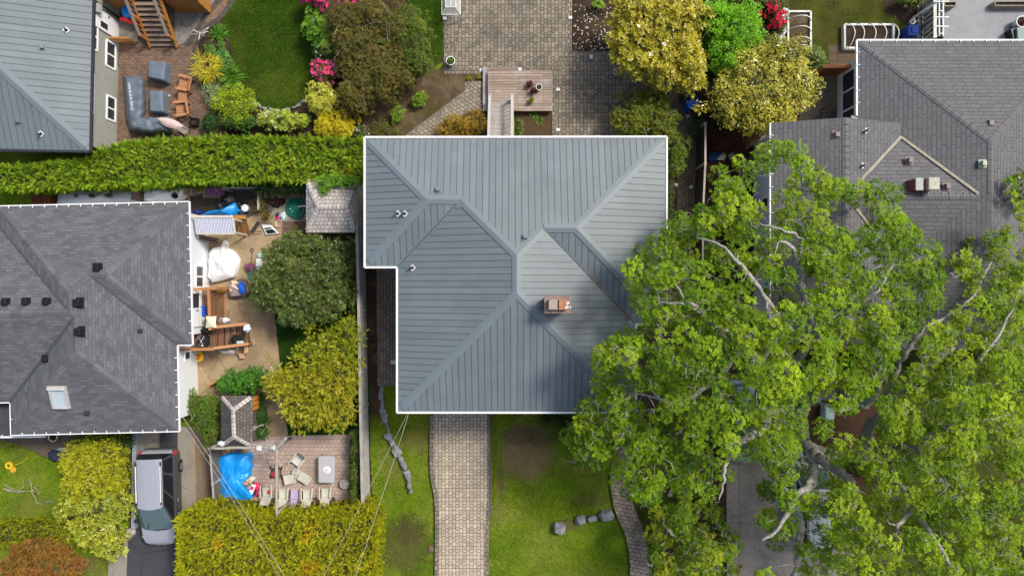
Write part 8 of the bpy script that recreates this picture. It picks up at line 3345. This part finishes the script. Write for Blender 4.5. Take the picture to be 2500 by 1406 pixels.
def sling_chair(label,px,py,rz,group='cream sling chairs on the pink patio',cols=None):
 """sling armchair facing +y: seat panel, raked back panel, arms and bent legs"""
 c = P(px,py,.42)
 t = thing('sling_chair',label,'patio chair',(c.x,c.y,0),rz,group)
 rows = []
 for k in range(7):
  y = .3 - .46 * k / 6
  rows.append([(x,y,.42 - .03 * math.sin(math.pi * k / 6) - .02 * (1 - abs(x) / .22) - .04 * k / 6) for x in (-.215,-.1,0,.1,.215)])
 mb = MB()
 mb.grid(rows,CREAM,True,True)
 mb.build('seat',t,True)
 rows = []
 for k in range(8):
  f = k / 7
  rows.append([(x * (1 + .03 * math.sin(f * 3)),-.165 - .28 * f - .05 * f * f,.385 + .54 * f - .02 * (1 - abs(x) / .22)) for x in (-.215,-.1,0,.1,.215)])
 mb = MB()
 mb.grid(rows,CREAM,True,True)
 mb.build('backrest',t,True)
 for s in (-1,1):
  mb = MB()
  mb.beam((s * .225,.3,.42),(s * .225,-.16,.38),.025,.03,CREAM_F)
  mb.beam((s * .225,-.16,.38),(s * .225,-.5,.93),.025,.03,CREAM_F)
  mb.build('side_frame',t,True)
  mb = MB()
  pts = [(s * .29,.42,.56),(s * .285,.3,.61),(s * .28,.0,.62),(s * .27,-.25,.6)]
  for a_,b_ in zip(pts[:-1],pts[1:]):
   mb.beam(a_,b_,.05,.025,CREAM_F)
  mb.build('armrest',t,True)
  for y0_,y1_ in ((.42,.34),(-.2,-.34)):
   mb = MB()
   mb.beam((s * .285,y0_,.58),(s * .27,y1_,0),.025,.025,CREAM_F)
   mb.build('leg',t,True)
 return t


sling_chair('cream sling chair with a red funnel on it, leftmost in the row by the hedge',652,1203,0)
sling_chair('cream sling chair between the pergola log and the lilac lounger',692,1208,0)
sling_chair('cream sling chair just right of the lilac lounger',751,1209,0)
sling_chair('cream sling chair at the right end of the row by the hedge',796,1206,0)
sling_chair('cream sling chair turned diagonally near the mower and the glass table',728,1122,R(142))
c = P(657,1201,.47)
mb = MB()
mb.lathe((c.x,c.y,.42),[(.11,0),(.1,.02),(.05,.06),(.02,.08),(.015,.14)],mat('red_funnel',(.7,.04,.025),.4),14)
tag(mb.build('funnel',origin=(c.x,c.y,.42)),'red plastic funnel on the seat of the leftmost sling chair','funnel')
for px,py,rz,lab in ((706,1170,R(12),'cream sling chair tipped forward below the round table, left one'),(742,1167,R(-32),'cream sling chair tipped forward below the round table, right one')):
 c = P(px,py,.5)
 t3 = thing('tipped_chair',lab,'patio chair',(c.x,c.y,0),rz,'tipped cream chairs by the round table')
 mb = MB()
 mb.grid([[(x,y,.52 + .03 * math.sin(y * 5) - .02 * (1 - abs(x) / .22)) for x in (-.24,-.1,0,.1,.24)] for y in (-.24,-.12,0,.12,.24)],CREAM,True)
 mb.build('backrest',t3,True)
 for s in (-1,1):
  mb = MB()
  mb.beam((s * .25,-.24,.52),(s * .25,.25,.54),.03,.03,CREAM_F)
  mb.beam((s * .25,.25,.54),(s * .25,.15,.04),.03,.03,CREAM_F)
  mb.build('side_frame',t3,True)
  mb = MB()
  mb.beam((s * .29,-.22,.46),(s * .29,.1,.2),.05,.025,CREAM_F)
  mb.build('armrest',t3,True)
 mb = MB()
 mb.grid([[(x,y,.03 + (.24 - y) * .75) for x in (-.22,0,.22)] for y in (-.2,0,.2)],CREAM,True)
 mb.build('seat',t3,True)
# round side tables
MESHT = mat('mesh_table_top',(.36,.34,.32),.6,var=.05)
t0 = None
for px,py,lab,rz in ((724,1155,'round mesh-topped side table between the diagonal chair and tipped chairs',R(-15)),(841,1181,'round mesh-topped side table at the right edge of the pink patio',R(12))):
 c = P(px,py,.48)
 if t0 is None:
  t0 = thing('round_side_table',lab,'side table',(c.x,c.y,0),rz,'round side tables on the pink patio')
  mb = MB()
  mb.lathe((0,0,.47),[(0,.012),(.22,.012),(.23,0)],MESHT,28)
  mb.build('top',t0,True)
  mb = MB()
  mb.ring((0,0,.48),.235,.016,CREAM_F,28,6)
  mb.beam((-.23,0,.49),(.23,0,.49),.02,.012,CREAM_F)
  mb.beam((0,-.23,.492),(0,.23,.492),.02,.012,CREAM_F)
  mb.build('rim',t0,True)
  for k in range(4):
   a_ = R(45 + 90 * k)
   mb = MB()
   mb.tube([(.19 * math.cos(a_),.19 * math.sin(a_),.47),(.23 * math.cos(a_),.23 * math.sin(a_),0)],.012,CREAM_F,6)
   mb.build('leg',t0,True)
 else:
  copy_thing(t0,(c.x,c.y,0),rz,lab)
# glass table
t3 = thing('glass_table','rectangular frosted glass patio table with a parasol hole cover','patio table',(*P(798,1145,.72)[:2],0),R(0))
gl,gnt,gb_ = base_mat('frosted_glass',.25,.5)
gb_.inputs['Base Color'].default_value = (.5,.5,.52,1)
gb_.inputs['Alpha'].default_value = .72
mb = MB()
mb.rbox((0,0,.72),(.85,1.38,.012),gl,.12,0,5)
mb.build('top',t3,True)
mb = MB()
TR_ = mat('table_rim',(.26,.25,.25),.4)
hx,hy,r0 = .43,.695,.12
for k in range(4):
 cx,cy = (hx - r0) * (1,-1,-1,1)[k],(hy - r0) * (1,1,-1,-1)[k]
 mb.tube([(cx + r0 * math.cos(R(90 * k + a_)),cy + r0 * math.sin(R(90 * k + a_)),.72) for a_ in range(0,91,15)],.015,TR_,6)
for p,q in (((hx,hy - r0),(hx,r0 - hy)),((-hx,hy - r0),(-hx,r0 - hy)),((hx - r0,hy),(r0 - hx,hy)),((hx - r0,-hy),(r0 - hx,-hy))):
 mb.tube([(*p,.72),(*q,.72)],.015,TR_,6)
mb.build('rim',t3,True)
mb = MB()
for p,q in (((.4,.66),(.14,.42)),((-.4,.66),(-.14,.42)),((.4,-.66),(.14,-.42)),((-.4,-.66),(-.14,-.42)),((.43,0),(.18,0)),((-.43,0),(-.18,0)),((-.14,.42),(.14,.42)),((-.14,-.42),(.14,-.42)),((.14,.42),(.14,-.42)),((-.14,.42),(-.14,-.42))):
 mb.beam((*p,.69),(*q,.69),.02,.02,TR_)
mb.build('support_frame',t3,True)
mb = MB()
mb.lathe((0,-.04,.728),[(0,.012),(.19,.012),(.21,0)],mat('pale_disc',(.62,.64,.64),.4),26)
mb.box((0,-.04,.745),(.12,.025,.015),STEELD,R(40))
mb.build('hole_cover',t3,True)
for sx in (-1,1):
 for sy in (-1,1):
  mb = MB()
  mb.tube([(sx * .34,sy * .58,.7),(sx * .42,sy * .66,0)],.02,TR_,6)
  mb.build('leg',t3,True)
# lilac lounger
t3 = thing('sun_lounger','folding lilac fabric lounger in the row of cream sling chairs','lounger',(*P(717,1216,.4)[:2],0),R(-4))
LIL = mat('lilac_fabric',(.4,.33,.52),.8,var=.05)
mb = MB()
rows = []
for k in range(12):
 y = .42 - .5 * k / 11
 rows.append([(x,y,.33 + .02 * math.sin(k * 2.1) - .02 * (1 - abs(x) / .2)) for x in (-.2,-.1,0,.1,.2)])
mb.grid(rows,LIL,True,True)
mb.build('seat',t3,True)
mb = MB()
rows = []
for k in range(9):
 f = k / 8
 rows.append([(x,-.08 - .3 * f,.34 + .5 * f - .02 * (1 - abs(x) / .2)) for x in (-.2,-.1,0,.1,.2)])
mb.grid(rows,LIL,True,True)
mb.build('backrest',t3,True)
mb = MB()
for s in (-1,1):
 mb.tube([(s * .21,.44,.34),(s * .21,-.08,.33),(s * .21,-.38,.84)],.014,STEELD,6)
 mb.tube([(s * .21,.3,.33),(s * .21,.4,0)],.014,STEELD,6)
 mb.tube([(s * .21,-.1,.33),(s * .21,-.3,0)],.014,STEELD,6)
mb.build('frame',t3,True)
# mower
t3 = thing('lawn_mower','lawn mower with a red engine and bent handle under the pergola log','lawn mower',(*P(672,1152,.3)[:2],0))
mb = MB()
mb.rbox((.02,-.06,.2),(.5,.56,.2),mat('mower_deck',(.05,.045,.045),.5),.16,0,5)
mb.build('deck',t3,True)
mb = MB()
mb.rbox((-.08,-.1,.36),(.22,.26,.16),mat('mower_red',(.35,.02,.05),.4),.06)
mb.box((.14,-.06,.33),(.2,.38,.06),mat('mower_tan',(.2,.15,.1),.7))
mb.build('engine',t3,True)
mb = MB()
for s in (-1,1):
 mb.tube([(s * .22,.2,.25),(s * .25,.4,.5),(s * .25 - .03,.75,.85)],.014,BLACK,6)
mb.tube([(-.28,.75,.85),(.22,.75,.85)],.014,BLACK,6)
mb.tube([(-.25,.45,.55),(.25,.45,.55)],.012,BLACK,6)
mb.build('handle',t3,True)
for x in (-.28,.3):
 for y in (.18,-.3):
  mb = MB()
  mb.tube([(x - .03,y,.1),(x + .03,y,.1)],.1,BLACK,14)
  mb.tube([(x - .035,y,.1),(x + .035,y,.1)],.05,mat('mower_hub',(.6,.56,.55),.5),10)
  mb.build('wheel',t3,True)
c = P(823,1229,.2)
t3 = thing('herb_planter','pale block planter with green herbs at the hedge corner of the pink patio','planter',(c.x,c.y,0))
mb = MB()
mb.box((c.x,c.y,.12),(.56,.34,.24),brick_mat('block_planter',(.3,.24,.18),(.2,.16,.12),(.06,.05,.04),.14,.14,.02,R(45),bmp=.5))
mb.build('block',t3)
lv = Leaves()
q = np.array([(c.x - .12 + rng.normal(0,.1),c.y + rng.normal(0,.07),.25) for _ in range(30)])
rosettes(lv,r_,q,np.tile([[0,0,1.]],(30,1)),5,.07,.5,[(.06,.13,.015),(.1,.18,.02)],.4)
lv.build('herbs',t3)
for k,(px,py) in enumerate(((672,1222),(768,1222),(812,1222))):
 c = P(px,py,.2)
 mb = MB()
 mb.rbox((c.x,c.y,.16),(.3,.34,.32),mat('brown_crate',(.07,.05,.035),.9,var=.4),.05,.2 * k)
 tag(mb.build('log_stump',origin=(c.x,c.y,0)),('dark stump in shade beside the leftmost sling chair','dark stump in shade right of the chair by the lilac lounger','dark stump in shade right of the end sling chair')[k],'stump')

# ------------------------------------------------------------------ front left
c = P(62,1197)
t3 = thing('fallen_branch','bare forked pale branch lying on the left lawn','branch',(c.x,c.y,0))
mb = MB()
for pts,r0 in (([(8,1190),(25,1197),(45,1200),(62,1198),(82,1198),(98,1206)],.03),([(45,1200),(55,1188),(60,1172)],.018),([(82,1198),(76,1180),(72,1170)],.02),([(10,1200),(30,1198),(45,1200)],.014),
    ([(78,1196),(84,1212),(92,1226),(105,1230),(117,1222),(116,1210)],.018),([(117,1222),(125,1222),(131,1225)],.01),([(20,1188),(32,1194)],.01),([(84,1186),(92,1196),(98,1206)],.015),([(12,1180),(25,1190),(40,1194),(50,1199)],.014)):
 mb.tube([P(a_,b_,.1) + Vector((0,0,.02 + .05 * math.sin(i * 1.3))) for i,(a_,b_) in enumerate(smooth_line(pts,3))],[r0 * (1 - .05 * i) for i in range(len(smooth_line(pts,3)))] if len(smooth_line(pts,3)) < 19 else r0,BARK_DEAD,6)
mb.build('branch',t3)
for px,py,r0,lab in ((21,1136,.19,'coil of yellow rope on the left lawn, larger one'),(31,1146,.14,'coil of orange-yellow rope on the left lawn, smaller one')):
 c = P(px,py,.05)
 mb = MB()
 for k in range(3):
  mb.ring((c.x + .01 * k,c.y,.03 + .025 * k),r0 - .045 * k,.02,YELLOW if r0 > .15 else mat('amber_rope',(.75,.4,.02),.5),20,6)
 tag(mb.build('rope_coil',origin=(c.x,c.y,0)),lab,'rope')
mb = MB()
mb.tube([P(a_,b_,.04) + Vector((0,0,.03)) for a_,b_ in smooth_line([(36,1134),(50,1130),(62,1122),(69,1114)])],.012,YELLOW,5)
tag(mb.build('rope_end',origin=P(50,1128)),'loose yellow rope end beside the coils on the left lawn','rope')
mb = MB()
mb.tube([P(a_,b_,.04) + Vector((0,0,.05)) for a_,b_ in smooth_line([(16,1066),(40,1074),(64,1083),(85,1096),(105,1102),(120,1103)])],.022,mat('orange_hose',(.7,.36,.06),.5),6)
tag(mb.build('garden_hose',origin=P(64,1083)),'orange garden hose curving over the worn path at the porch roof','hose')
mb = MB()
mb.tube([P(a_,b_,.04) + Vector((0,0,.05)) for a_,b_ in smooth_line([(152,1084),(170,1078),(186,1066),(200,1056)])],.018,mat('orange_hose',(.7,.36,.06),.5),6)
tag(mb.build('garden_hose',origin=P(170,1078)),'short length of orange hose between the white tub and spirea','hose')
mb = MB()
mb.prism([P(a_,b_,.1)[:2] for a_,b_ in ((131,1077),(165,1082),(168,1088),(140,1100),(117,1102))],.02,.09,mat('dark_brown_board',(.045,.022,.016),.8))
tag(mb.build('brown_board',origin=P(142,1088)),'dark brown board lying on the worn path beside the spirea','board')
mb = MB()
c = P(131,1111,.2)
mb.ell((c.x,c.y,.16),(.32,.26,.2),mat('dark_cloth',(.02,.025,.045),.7),16,10,.6,91,.02)
mb.ell((c.x - .24,c.y + .05,.2),(.06,.06,.05),mat('pale_knob',(.55,.5,.5)),10,6)
tag(mb.build('dark_bag',origin=(c.x,c.y,0)),'dark navy bag on the lawn edge at the left of the spirea','bag')
mb = MB()
c = P(149,1097,.2)
mb.ell((c.x,c.y,.14),(.3,.12,.1),mat('denim',(.1,.17,.28),.8),14,8,.5,92,.02)
tag(mb.build('blue_cloth',origin=(c.x,c.y,.08)),'faded blue cloth on the brown board by the spirea','cloth')
mb = MB()
a,b = P(328,1048,.55),P(338,1290,.55)
mb.beam((a.x,a.y,.28),(P(326,1285,.5).x,P(0,1290,.5).y,.28),.2,.55,mat('blue_grey_wall',(.24,.27,.3),.85,var=.12))
tag(mb.build('retaining_wall',origin=(a.x,a.y,0)),'low blue-grey retaining wall beside the asphalt drive','wall')
for px,py,rx,ry,lab in ((204,1322,14,16,'pale rock half hidden under the yellow-green laurel, left one'),(322,1298,14,12,'pale rock at the laurel beside the asphalt drive'),(215,1308,10,8,'small pale rock behind the clipped hedge end')):
 boulder(lab,px,py,rx,ry,.4,int(px),.4,None,mat('pale_rock',(.33,.31,.28),.9,var=.25,scale=7))

# ------------------------------------------------------------------ cars
PAINT_DARK = mat('black_trim',(.02,.02,.022),.35)
TYRE = mat('tyre_rubber',(.02,.02,.02),.8)
ALLOY = mat('alloy',(.5,.5,.52),.3,.7)
CARGLASS = glass_mat('car_glass',(.012,.016,.018),.04)
WSGLASS = glass_mat('windscreen_glass',(.085,.13,.135),.05)
HEADL = glass_mat('headlight_lens',(.62,.65,.7),.08)
TAILL = glass_mat('taillight_lens',(.55,.01,.015),.1)


def car(label,cat,loc,rz,L,W,H_,paint,roof_l=(-.46,.14),ws=.31,van=True,name='parked_car',side=None,trim_lower=None):
 """car along +y (front), centred at loc"""
 t = thing(name,label,cat,loc,rz)
 side = side or paint
 hl = L / 2
 belt = H_ * .56
 st = [(-1.0,.80,.40,.62),(-.985,.9,.32,.8),(-.94,.965,.27,.95),(-.8,.99,.24,1.0),(-.4,1.0,.23,1.0),(0,1.0,.23,1.0),(.3,1.0,.23,1.0),(.5,.99,.23,.99),(.68,.98,.24,.93),(.82,.95,.25,.88),(.92,.87,.28,.80),(.975,.72,.32,.70),(1.0,.5,.36,.6)]
 rows = []
 for (y,w_,zb,zt) in st:
  hw = W / 2 * w_
  zt = belt * zt
  zb = zb
  rows.append([(-hw * .93,y * hl,zb),(-hw,y * hl,zb + .1),(-hw,y * hl,zb + (zt - zb) * .6),(-hw * .965,y * hl,zt - .06),(-hw * .88,y * hl,zt),(-hw * .5,y * hl,zt + .035 * (y > .3)),(0,y * hl,zt + .05 * (y > .3)),
  (hw * .5,y * hl,zt + .035 * (y > .3)),(hw * .88,y * hl,zt),(hw * .965,y * hl,zt - .06),(hw,y * hl,zb + (zt - zb) * .6),(hw,y * hl,zb + .1),(hw * .93,y * hl,zb)])
 mb = MB()
 mb.grid([r__[4:9] for r__ in rows],paint,True,True)
 mb.grid([r__[0:5] for r__ in rows],side,True,True)
 mb.grid([r__[8:13] for r__ in rows],side,True,True)
 mb.face(rows[0],side)
 mb.face(rows[-1][::-1],PAINT_DARK)
 mb.build('body',t,True)
 # greenhouse
 yr0,yr1 = roof_l[0] * L,roof_l[1] * L
 yb0,yb1 = -.475 * L,ws * L
 tw,bw = W * .345,W * .455
 low = [(-bw,yb0,belt - .02),(-bw,yb1 - .1,belt - .02),(-bw * .72,yb1 + .06,belt + .02),(0,yb1 + .14,belt + .04),(bw * .72,yb1 + .06,belt + .02),(bw,yb1 - .1,belt - .02),(bw,yb0,belt - .02)]
 top = [(-tw,yr0,H_ - .06),(-tw,yr1 - .12,H_ - .06),(-tw * .75,yr1,H_ - .04),(0,yr1 + .06,H_ - .02),(tw * .75,yr1,H_ - .04),(tw,yr1 - .12,H_ - .06),(tw,yr0,H_ - .06)]
 mb = MB()
 for a_,b_ in ((1,2),(2,3),(3,4),(4,5)):
  mb.face([low[a_],top[a_],top[b_],low[b_]][::-1] if False else [low[b_],top[b_],top[a_],low[a_]],WSGLASS)
 mb.build('windscreen',t,True)
 mb = MB()
 mb.beam((-bw * .6,yb1 + .05,belt + .06),(.05,yb1 + .08,belt + .07),.03,.03,BLACK)
 mb.beam((bw * .55,yb1 + .02,belt + .08),(bw * .3,yb1 - .3,belt + .32),.025,.025,BLACK)
 mb.build('wipers',t,True)
 for s,(i0,i1) in ((-1,(0,1)),(1,(6,5))):
  ya,yb_ = yb0 + .06,yb1 - .1
  ta,tb_ = yr0,yr1 - .12
  sp_ = [(.03,.27),(.31,.61),(.65,.93)]
  for (f0,f1) in sp_:
   mb = MB()
   q = []
   for f,up in ((f0,.08),(f1,.08),(f1,.9),(f0,.9)):
    xl,xt = s * bw,s * tw
    y = (ya + (yb_ - ya) * f) * (1 - up) + (ta + (tb_ - ta) * f) * up
    q.append((xl + (xt - xl) * up + s * .012,y,belt - .02 + (H_ - .06 - belt + .02) * up))
   mb.face(q if s > 0 else q[::-1],CARGLASS)
   mb.build('side_window',t,True)
  mb = MB()
  mb.face([low[i0],low[i1],top[i1],top[i0]] if s > 0 else [low[i1],low[i0],top[i0],top[i1]],side)
  mb.build('pillars',t,True)
 mb = MB()
 mb.face([low[0],low[6],top[6],top[0]],CARGLASS)
 mb.build('rear_window',t,True)
 rows = []
 for k in range(9):
  f = k / 8
  y = yr0 - .03 + (yr1 + .03 - yr0) * f
  wk = tw * (1.0 - .03 * abs(f - .4))
  if f > .88:
   y += 0
  rows.append([(-wk,y - (.12 if f == 1 else 0),H_ - .06),(-wk * .85,y - (.03 if f == 1 else 0),H_ - .025),(-wk * .4,y + (.03 if f == 1 else 0),H_ - .003),(0,y + (.06 if f == 1 else 0),H_),(wk * .4,y + (.03 if f == 1 else 0),H_ - .003),(wk * .85,y - (.03 if f == 1 else 0),H_ - .025),(wk,y - (.12 if f == 1 else 0),H_ - .06)])
 mb = MB()
 mb.grid(rows,paint,True,True)
 if van:
  for x in np.linspace(-tw * .55,tw * .55,5):
   mb.beam((x,yr0 + .25,H_ + .004),(x,yr1 - .25,H_ + .004),.035,.016,paint)
 mb.build('roof',t,True)
 for s in (-1,1):
  mb = MB()
  mb.beam((s * tw * .93,yr0 + .3,H_ + .04),(s * tw * .93,yr1 - .35,H_ + .04),.045,.04,mat('roof_rail',(.66,.66,.68),.3))
  mb.beam((s * tw * .93,yr0 + .1,H_ + .01),(s * tw * .93,yr1 - .2,H_ + .01),.06,.03,PAINT_DARK)
  mb.build('roof_rail',t,True)
  mb = MB()
  mb.rbox((s * (W / 2 + .08),yb1 - .42,belt + .05),(.2,.12,.16),PAINT_DARK,.04)
  mb.build('mirror',t,True)
  mb = MB()
  mb.add([(s * W * .28,hl * .955,belt * .7),(s * W * .40,hl * .93,belt * .74),(s * W * .465,hl * .80,belt * .84),(s * W * .44,hl * .76,belt * .91),(s * W * .36,hl * .86,belt * .87)],[(0,1,2,3,4) if s > 0 else (4,3,2,1,0)],HEADL)
  mb.build('headlight',t,True)
  mb = MB()
  mb.rbox((s * W * .462,-hl * .945,belt * .8),(.09,.2,.3),TAILL,.05)
  mb.build('taillight',t,True)
  for y in (-.31 * L,.31 * L):
   mb = MB()
   x0_,x1_ = s * (W / 2 - .16),s * (W / 2 + .015)
   mb.tube([(x0_,y,.34),(x1_,y,.34)],.34,TYRE,20)
   wo = mb.build('wheel',t,True)
   mb = MB()
   mb.tube([(s * (W / 2 + .0),y,.34),(s * (W / 2 + .025),y,.34)],.215,PAINT_DARK,18)
   for k in range(5):
    a_ = 2 * math.pi * k / 5
    mb.beam((s * (W / 2 + .03),y,.34),(s * (W / 2 + .03),y + .2 * math.cos(a_),.34 + .2 * math.sin(a_)),.07,.02,ALLOY)
   mb.build('rim',wo,True)
  for y in (.02,.17):
   mb = MB()
   mb.beam((s * (W / 2 + .02),(y - .02) * L,belt * .78),(s * (W / 2 + .02),(y + .02) * L,belt * .78),.03,.03,ALLOY)
   mb.build('door_handle',t,True)
 mb = MB()
 mb.rbox((0,hl * .985,.42),(W * .5,.1,.14),PAINT_DARK,.04)
 mb.build('grille',t,True)
 mb = MB()
 for s in (-1,1):
  mb.rbox((s * .13,hl * 1.0,.6),(.2,.05,.06),ALLOY,.02)
 mb.build('bumper_trim',t,True)
 mb = MB()
 mb.rbox((0,-hl * 1.0,.5),(W * .82,.12,.26),side,.06)
 mb.build('rear_bumper',t,True)
 return t


SILVER = mat('silver_paint',(.36,.37,.42),.32,.25,.5,.03)
SILVER_S = mat('dark_side_finish',(.07,.07,.075),.3,.3,.5,.05)  # sides and rear bumper, far darker than the silver top
c0 = P(385,1217,.9)
car('silver minivan with roof rails and dark windows parked on the asphalt drive','minivan',(c0.x,c0.y,0),R(180 + 1.5),4.95,1.94,1.76,SILVER,(-.445,.055),.30,side=SILVER_S)
c0 = P(1983,1215,.9)
car('white van under the oak limbs on the concrete drive, red tail lights toward the street','van',(c0.x,c0.y,0),R(3),4.8,1.85,1.8,mat('white_car_paint',(.6,.63,.6),.3,.1,.5,.03))
c0 = P(1812,1030,.8)
car('pale blue car hidden under the oak, only scraps showing through the leaves','car',(c0.x,c0.y,0),R(182),4.2,1.75,1.45,mat('pale_blue_paint',(.22,.3,.42),.3,.2,.5,.03),van=False)
c = P(2022,1006,.6)
mb = MB()
mb.rbox((c.x,c.y,.4),(.5,.75,.8),mat('pale_aqua',(.45,.6,.62),.5),.1)
tag(mb.build('aqua_tub',origin=(c.x,c.y,0)),'pale aqua tub on the rusty mulch under the oak','tub')
t3 = thing('garden_light','round blue-grey drain ring on the concrete drive below the oak','drain ring',P(1925,1335))
c = P(1924,1333)
mb = MB()
mb.ring((c.x,c.y,.08),.2,.025,mat('blue_ring',(.2,.28,.34),.5),22,6)
mb.build('ring',t3)
t3.name = 'drain_ring'
# junk behind the right fence
cloth('blue_tarp','dark blue tarpaulin heap among red leaves beside the right fence','tarp',[(1728,388),(1740,372),(1762,368),(1770,380),(1755,392),(1735,396)],lambda f:.5 - .3 * f,mat('dull_blue_tarp',(.03,.08,.19),.5),6,8,.1,2.0)
for k,(pts,lab) in enumerate((([(1750,390),(1766,372),(1774,380),(1768,392)],'cream board lying beside the dark blue tarpaulin heap'),([(1778,380),(1790,366),(1801,373),(1796,386),(1784,392)],'pale cardboard sheet with a hole behind the right fence'))):
 mb = MB()
 mb.prism([P(a_,b_,.4)[:2] for a_,b_ in pts],.36,.4,mat('dirty_cream',(.45,.4,.33),.8))
 if k:
  c = P(1794,376,.4)
  mb.box((c.x,c.y,.405),(.08,.1,.01),BLACK)
 tag(mb.build('board',origin=P(*pts[0])),lab,'board')
mb = MB()
for pts in ([(2003,283),(2003,268),(2017,262)],[(2004,290),(2004,275),(2043,275)]):
 mb.tube([P(a_,b_,.8) for a_,b_ in pts],.02,BLACK,6)
 for a_,b_ in pts[:1] + pts[-1:]:
  q = P(a_,b_,.8)
  mb.tube([q,(q.x,q.y,0)],.018,BLACK,6)
tag(mb.build('handrail',origin=P(2010,275)),'thin black handrail on the shaded concrete by the white wall','handrail')
mb = MB()
c = P(961,884,.5)
mb.box((c.x,c.y,.5),(.3,.2,.04),mat('pale_shelf',(.5,.49,.48)))
mb.box((c.x + .12,c.y,.25),(.05,.05,.5),GREYWOOD)
tag(mb.build('tap_shelf',origin=(c.x,c.y,0)),'small pale shelf against the west wall of the metal-roofed house','shelf')

# ------------------------------------------------------------------ overhead wires
WIREM = mat('pale_cable',(.4,.39,.36),.5,var=.1)
WIRED = mat('dark_cable',(.03,.03,.03),.6)


def wire(label,a,b,sag,r0,m_=WIREM,n=24):
 a,b = P(*a),P(*b)
 mb = MB()
 mb.tube([a.lerp(b,k / n) - Vector((0,0,sag * 4 * (k / n) * (1 - k / n))) for k in range(n + 1)],r0,m_,5)
 tag(mb.build('overhead_wire',origin=a),label,'wire')


wire('pale service wire from the shingle roof corner over the blue tarpaulin, upper of the pair',(441,1010,3.6),(706,1425,6.2),.15,.009)
wire('pale service wire from the shingle roof corner over the blue tarpaulin, lower of the pair',(452,1044,3.4),(692,1425,6.1),.15,.007)
wire('pale overhead wire from the metal roof corner across the fence to the hedge',(996,1008,4.9),(780,1425,6.6),.2,.007)
wire('twisted pale overhead cable running from the metal roof beside the fence',(976,1006,4.9),(898,1235,6.2),.1,.0) if False else None
wire('twisted pale overhead cable from the metal roof down over the left front lawn',(997,1012,4.85),(862,1425,6.6),.2,.009)
# ------------------------------------------------------------------ grass blades on the lawns
def grass_blades(name,outline,n_m2,pal,seed,bare=(),L=.085):
 r_ = np.random.default_rng(seed)
 pl = np.array([tuple(P(a,b)[:2]) for a,b in outline])
 lo,hi = pl.min(0),pl.max(0)
 q = r_.uniform(lo,hi,(int((hi - lo).prod() * n_m2),2))
 q = q[inside(q,pl)]
 keep = np.ones(len(q),bool)
 for (px,py,rx,ry) in bare:
  c = P(px,py)
  d = np.hypot((q[:,0] - c.x) / ML(rx),(q[:,1] - c.y) / ML(ry))
  keep &= (d + r_.normal(0,.18,len(q)) > 1) | (r_.uniform(0,1,len(q)) < .12)
 q = q[keep]
 n = len(q)
 nz = np.array([mnoise.noise(Vector((a * .7,b * .7,seed))) + .6 * mnoise.noise(Vector((a * 2.2,b * 2.2,seed + 2))) for a,b in q])
 lv = Leaves()
 t = r_.uniform(0,6.28,n)
 e = r_.uniform(.25,1.1,n)
 d = np.column_stack([np.cos(t) * np.cos(e),np.sin(t) * np.cos(e),np.sin(e)])
 pal = np.array(pal)
 f = np.clip(.5 + nz * .9 + r_.normal(0,.22,n),0,1)[:,None]
 tint = (pal[0] * (1 - f) + pal[1] * f) * (1 + r_.normal(0,.14,(n,1)))
 dry = r_.uniform(0,1,n) < .1
 tint[dry] = pal[2] * (1 + r_.normal(0,.15,(dry.sum(),1)))
 v,ti = quads_from(np.column_stack([q,np.full(n,.02)]),d,np.tile([[0,0,1.]],(n,1)) + r_.normal(0,.3,(n,3)),L * r_.uniform(.5,1.3,n),np.full(n,.028),tint,.1)
 lv.put(v,ti)
 o = lv.build(name,camo,NEEDLE)
 o.parent = None
 o['kind'] = 'stuff'


camo_loc = ROOTLOC.setdefault(camo.name,Vector((0,0,0)))
FG = [(.08,.155,.006),(.21,.31,.014),(.36,.31,.09)]
BARE = ((1285,1105,66,72),(1265,1060,45,24),(1222,1175,9,40),(1390,1280,26,12),(1015,1075,26,24),(990,1330,50,60))
grass_blades('grass',[(1200,1010),(1500,1010),(1495,1160),(1520,1240),(1545,1330),(1540,1410),(1192,1410),(1198,1200)],420,FG,3,BARE)
grass_blades('grass',[(938,950),(972,950),(974,1005),(1050,1005),(1050,1150),(1060,1240),(1062,1410),(922,1410),(925,1270),(906,1240),(906,1010)],420,FG,4,BARE)
grass_blades('grass',[(-5,1085),(60,1085),(110,1113),(160,1120),(190,1280),(-5,1280)],420,FG,5,((90,1235,40,18),))
grass_blades('grass',[(-5,1330),(200,1325),(266,1340),(264,1410),(-5,1410)],380,FG,6,((215,1370,26,26),))
BG = [(.03,.075,.004),(.075,.14,.008),(.14,.15,.025)]
grass_blades('grass',[(592,-5),(548,45),(555,80),(566,112),(574,160),(588,203),(622,240),(652,258),(690,265),(733,255),(762,223),(769,150),(767,70),(778,-5)],480,BG,7)
grass_blades('grass',[(1900,0),(2150,0),(2190,60),(2290,110),(2290,165),(2110,165),(2105,108),(2015,108),(2015,160),(1905,118)],380,[(.05,.07,.006),(.11,.13,.012),(.17,.13,.04)],8)
grass_blades('grass',[(672,745),(880,745),(885,1055),(710,1055),(696,960),(688,870)],420,[(.02,.06,.005),(.045,.11,.009),(.07,.1,.015)],9)
grass_blades('grass',[(988,0),(1080,0),(1080,130),(1052,165),(1046,95)],400,BG,10)
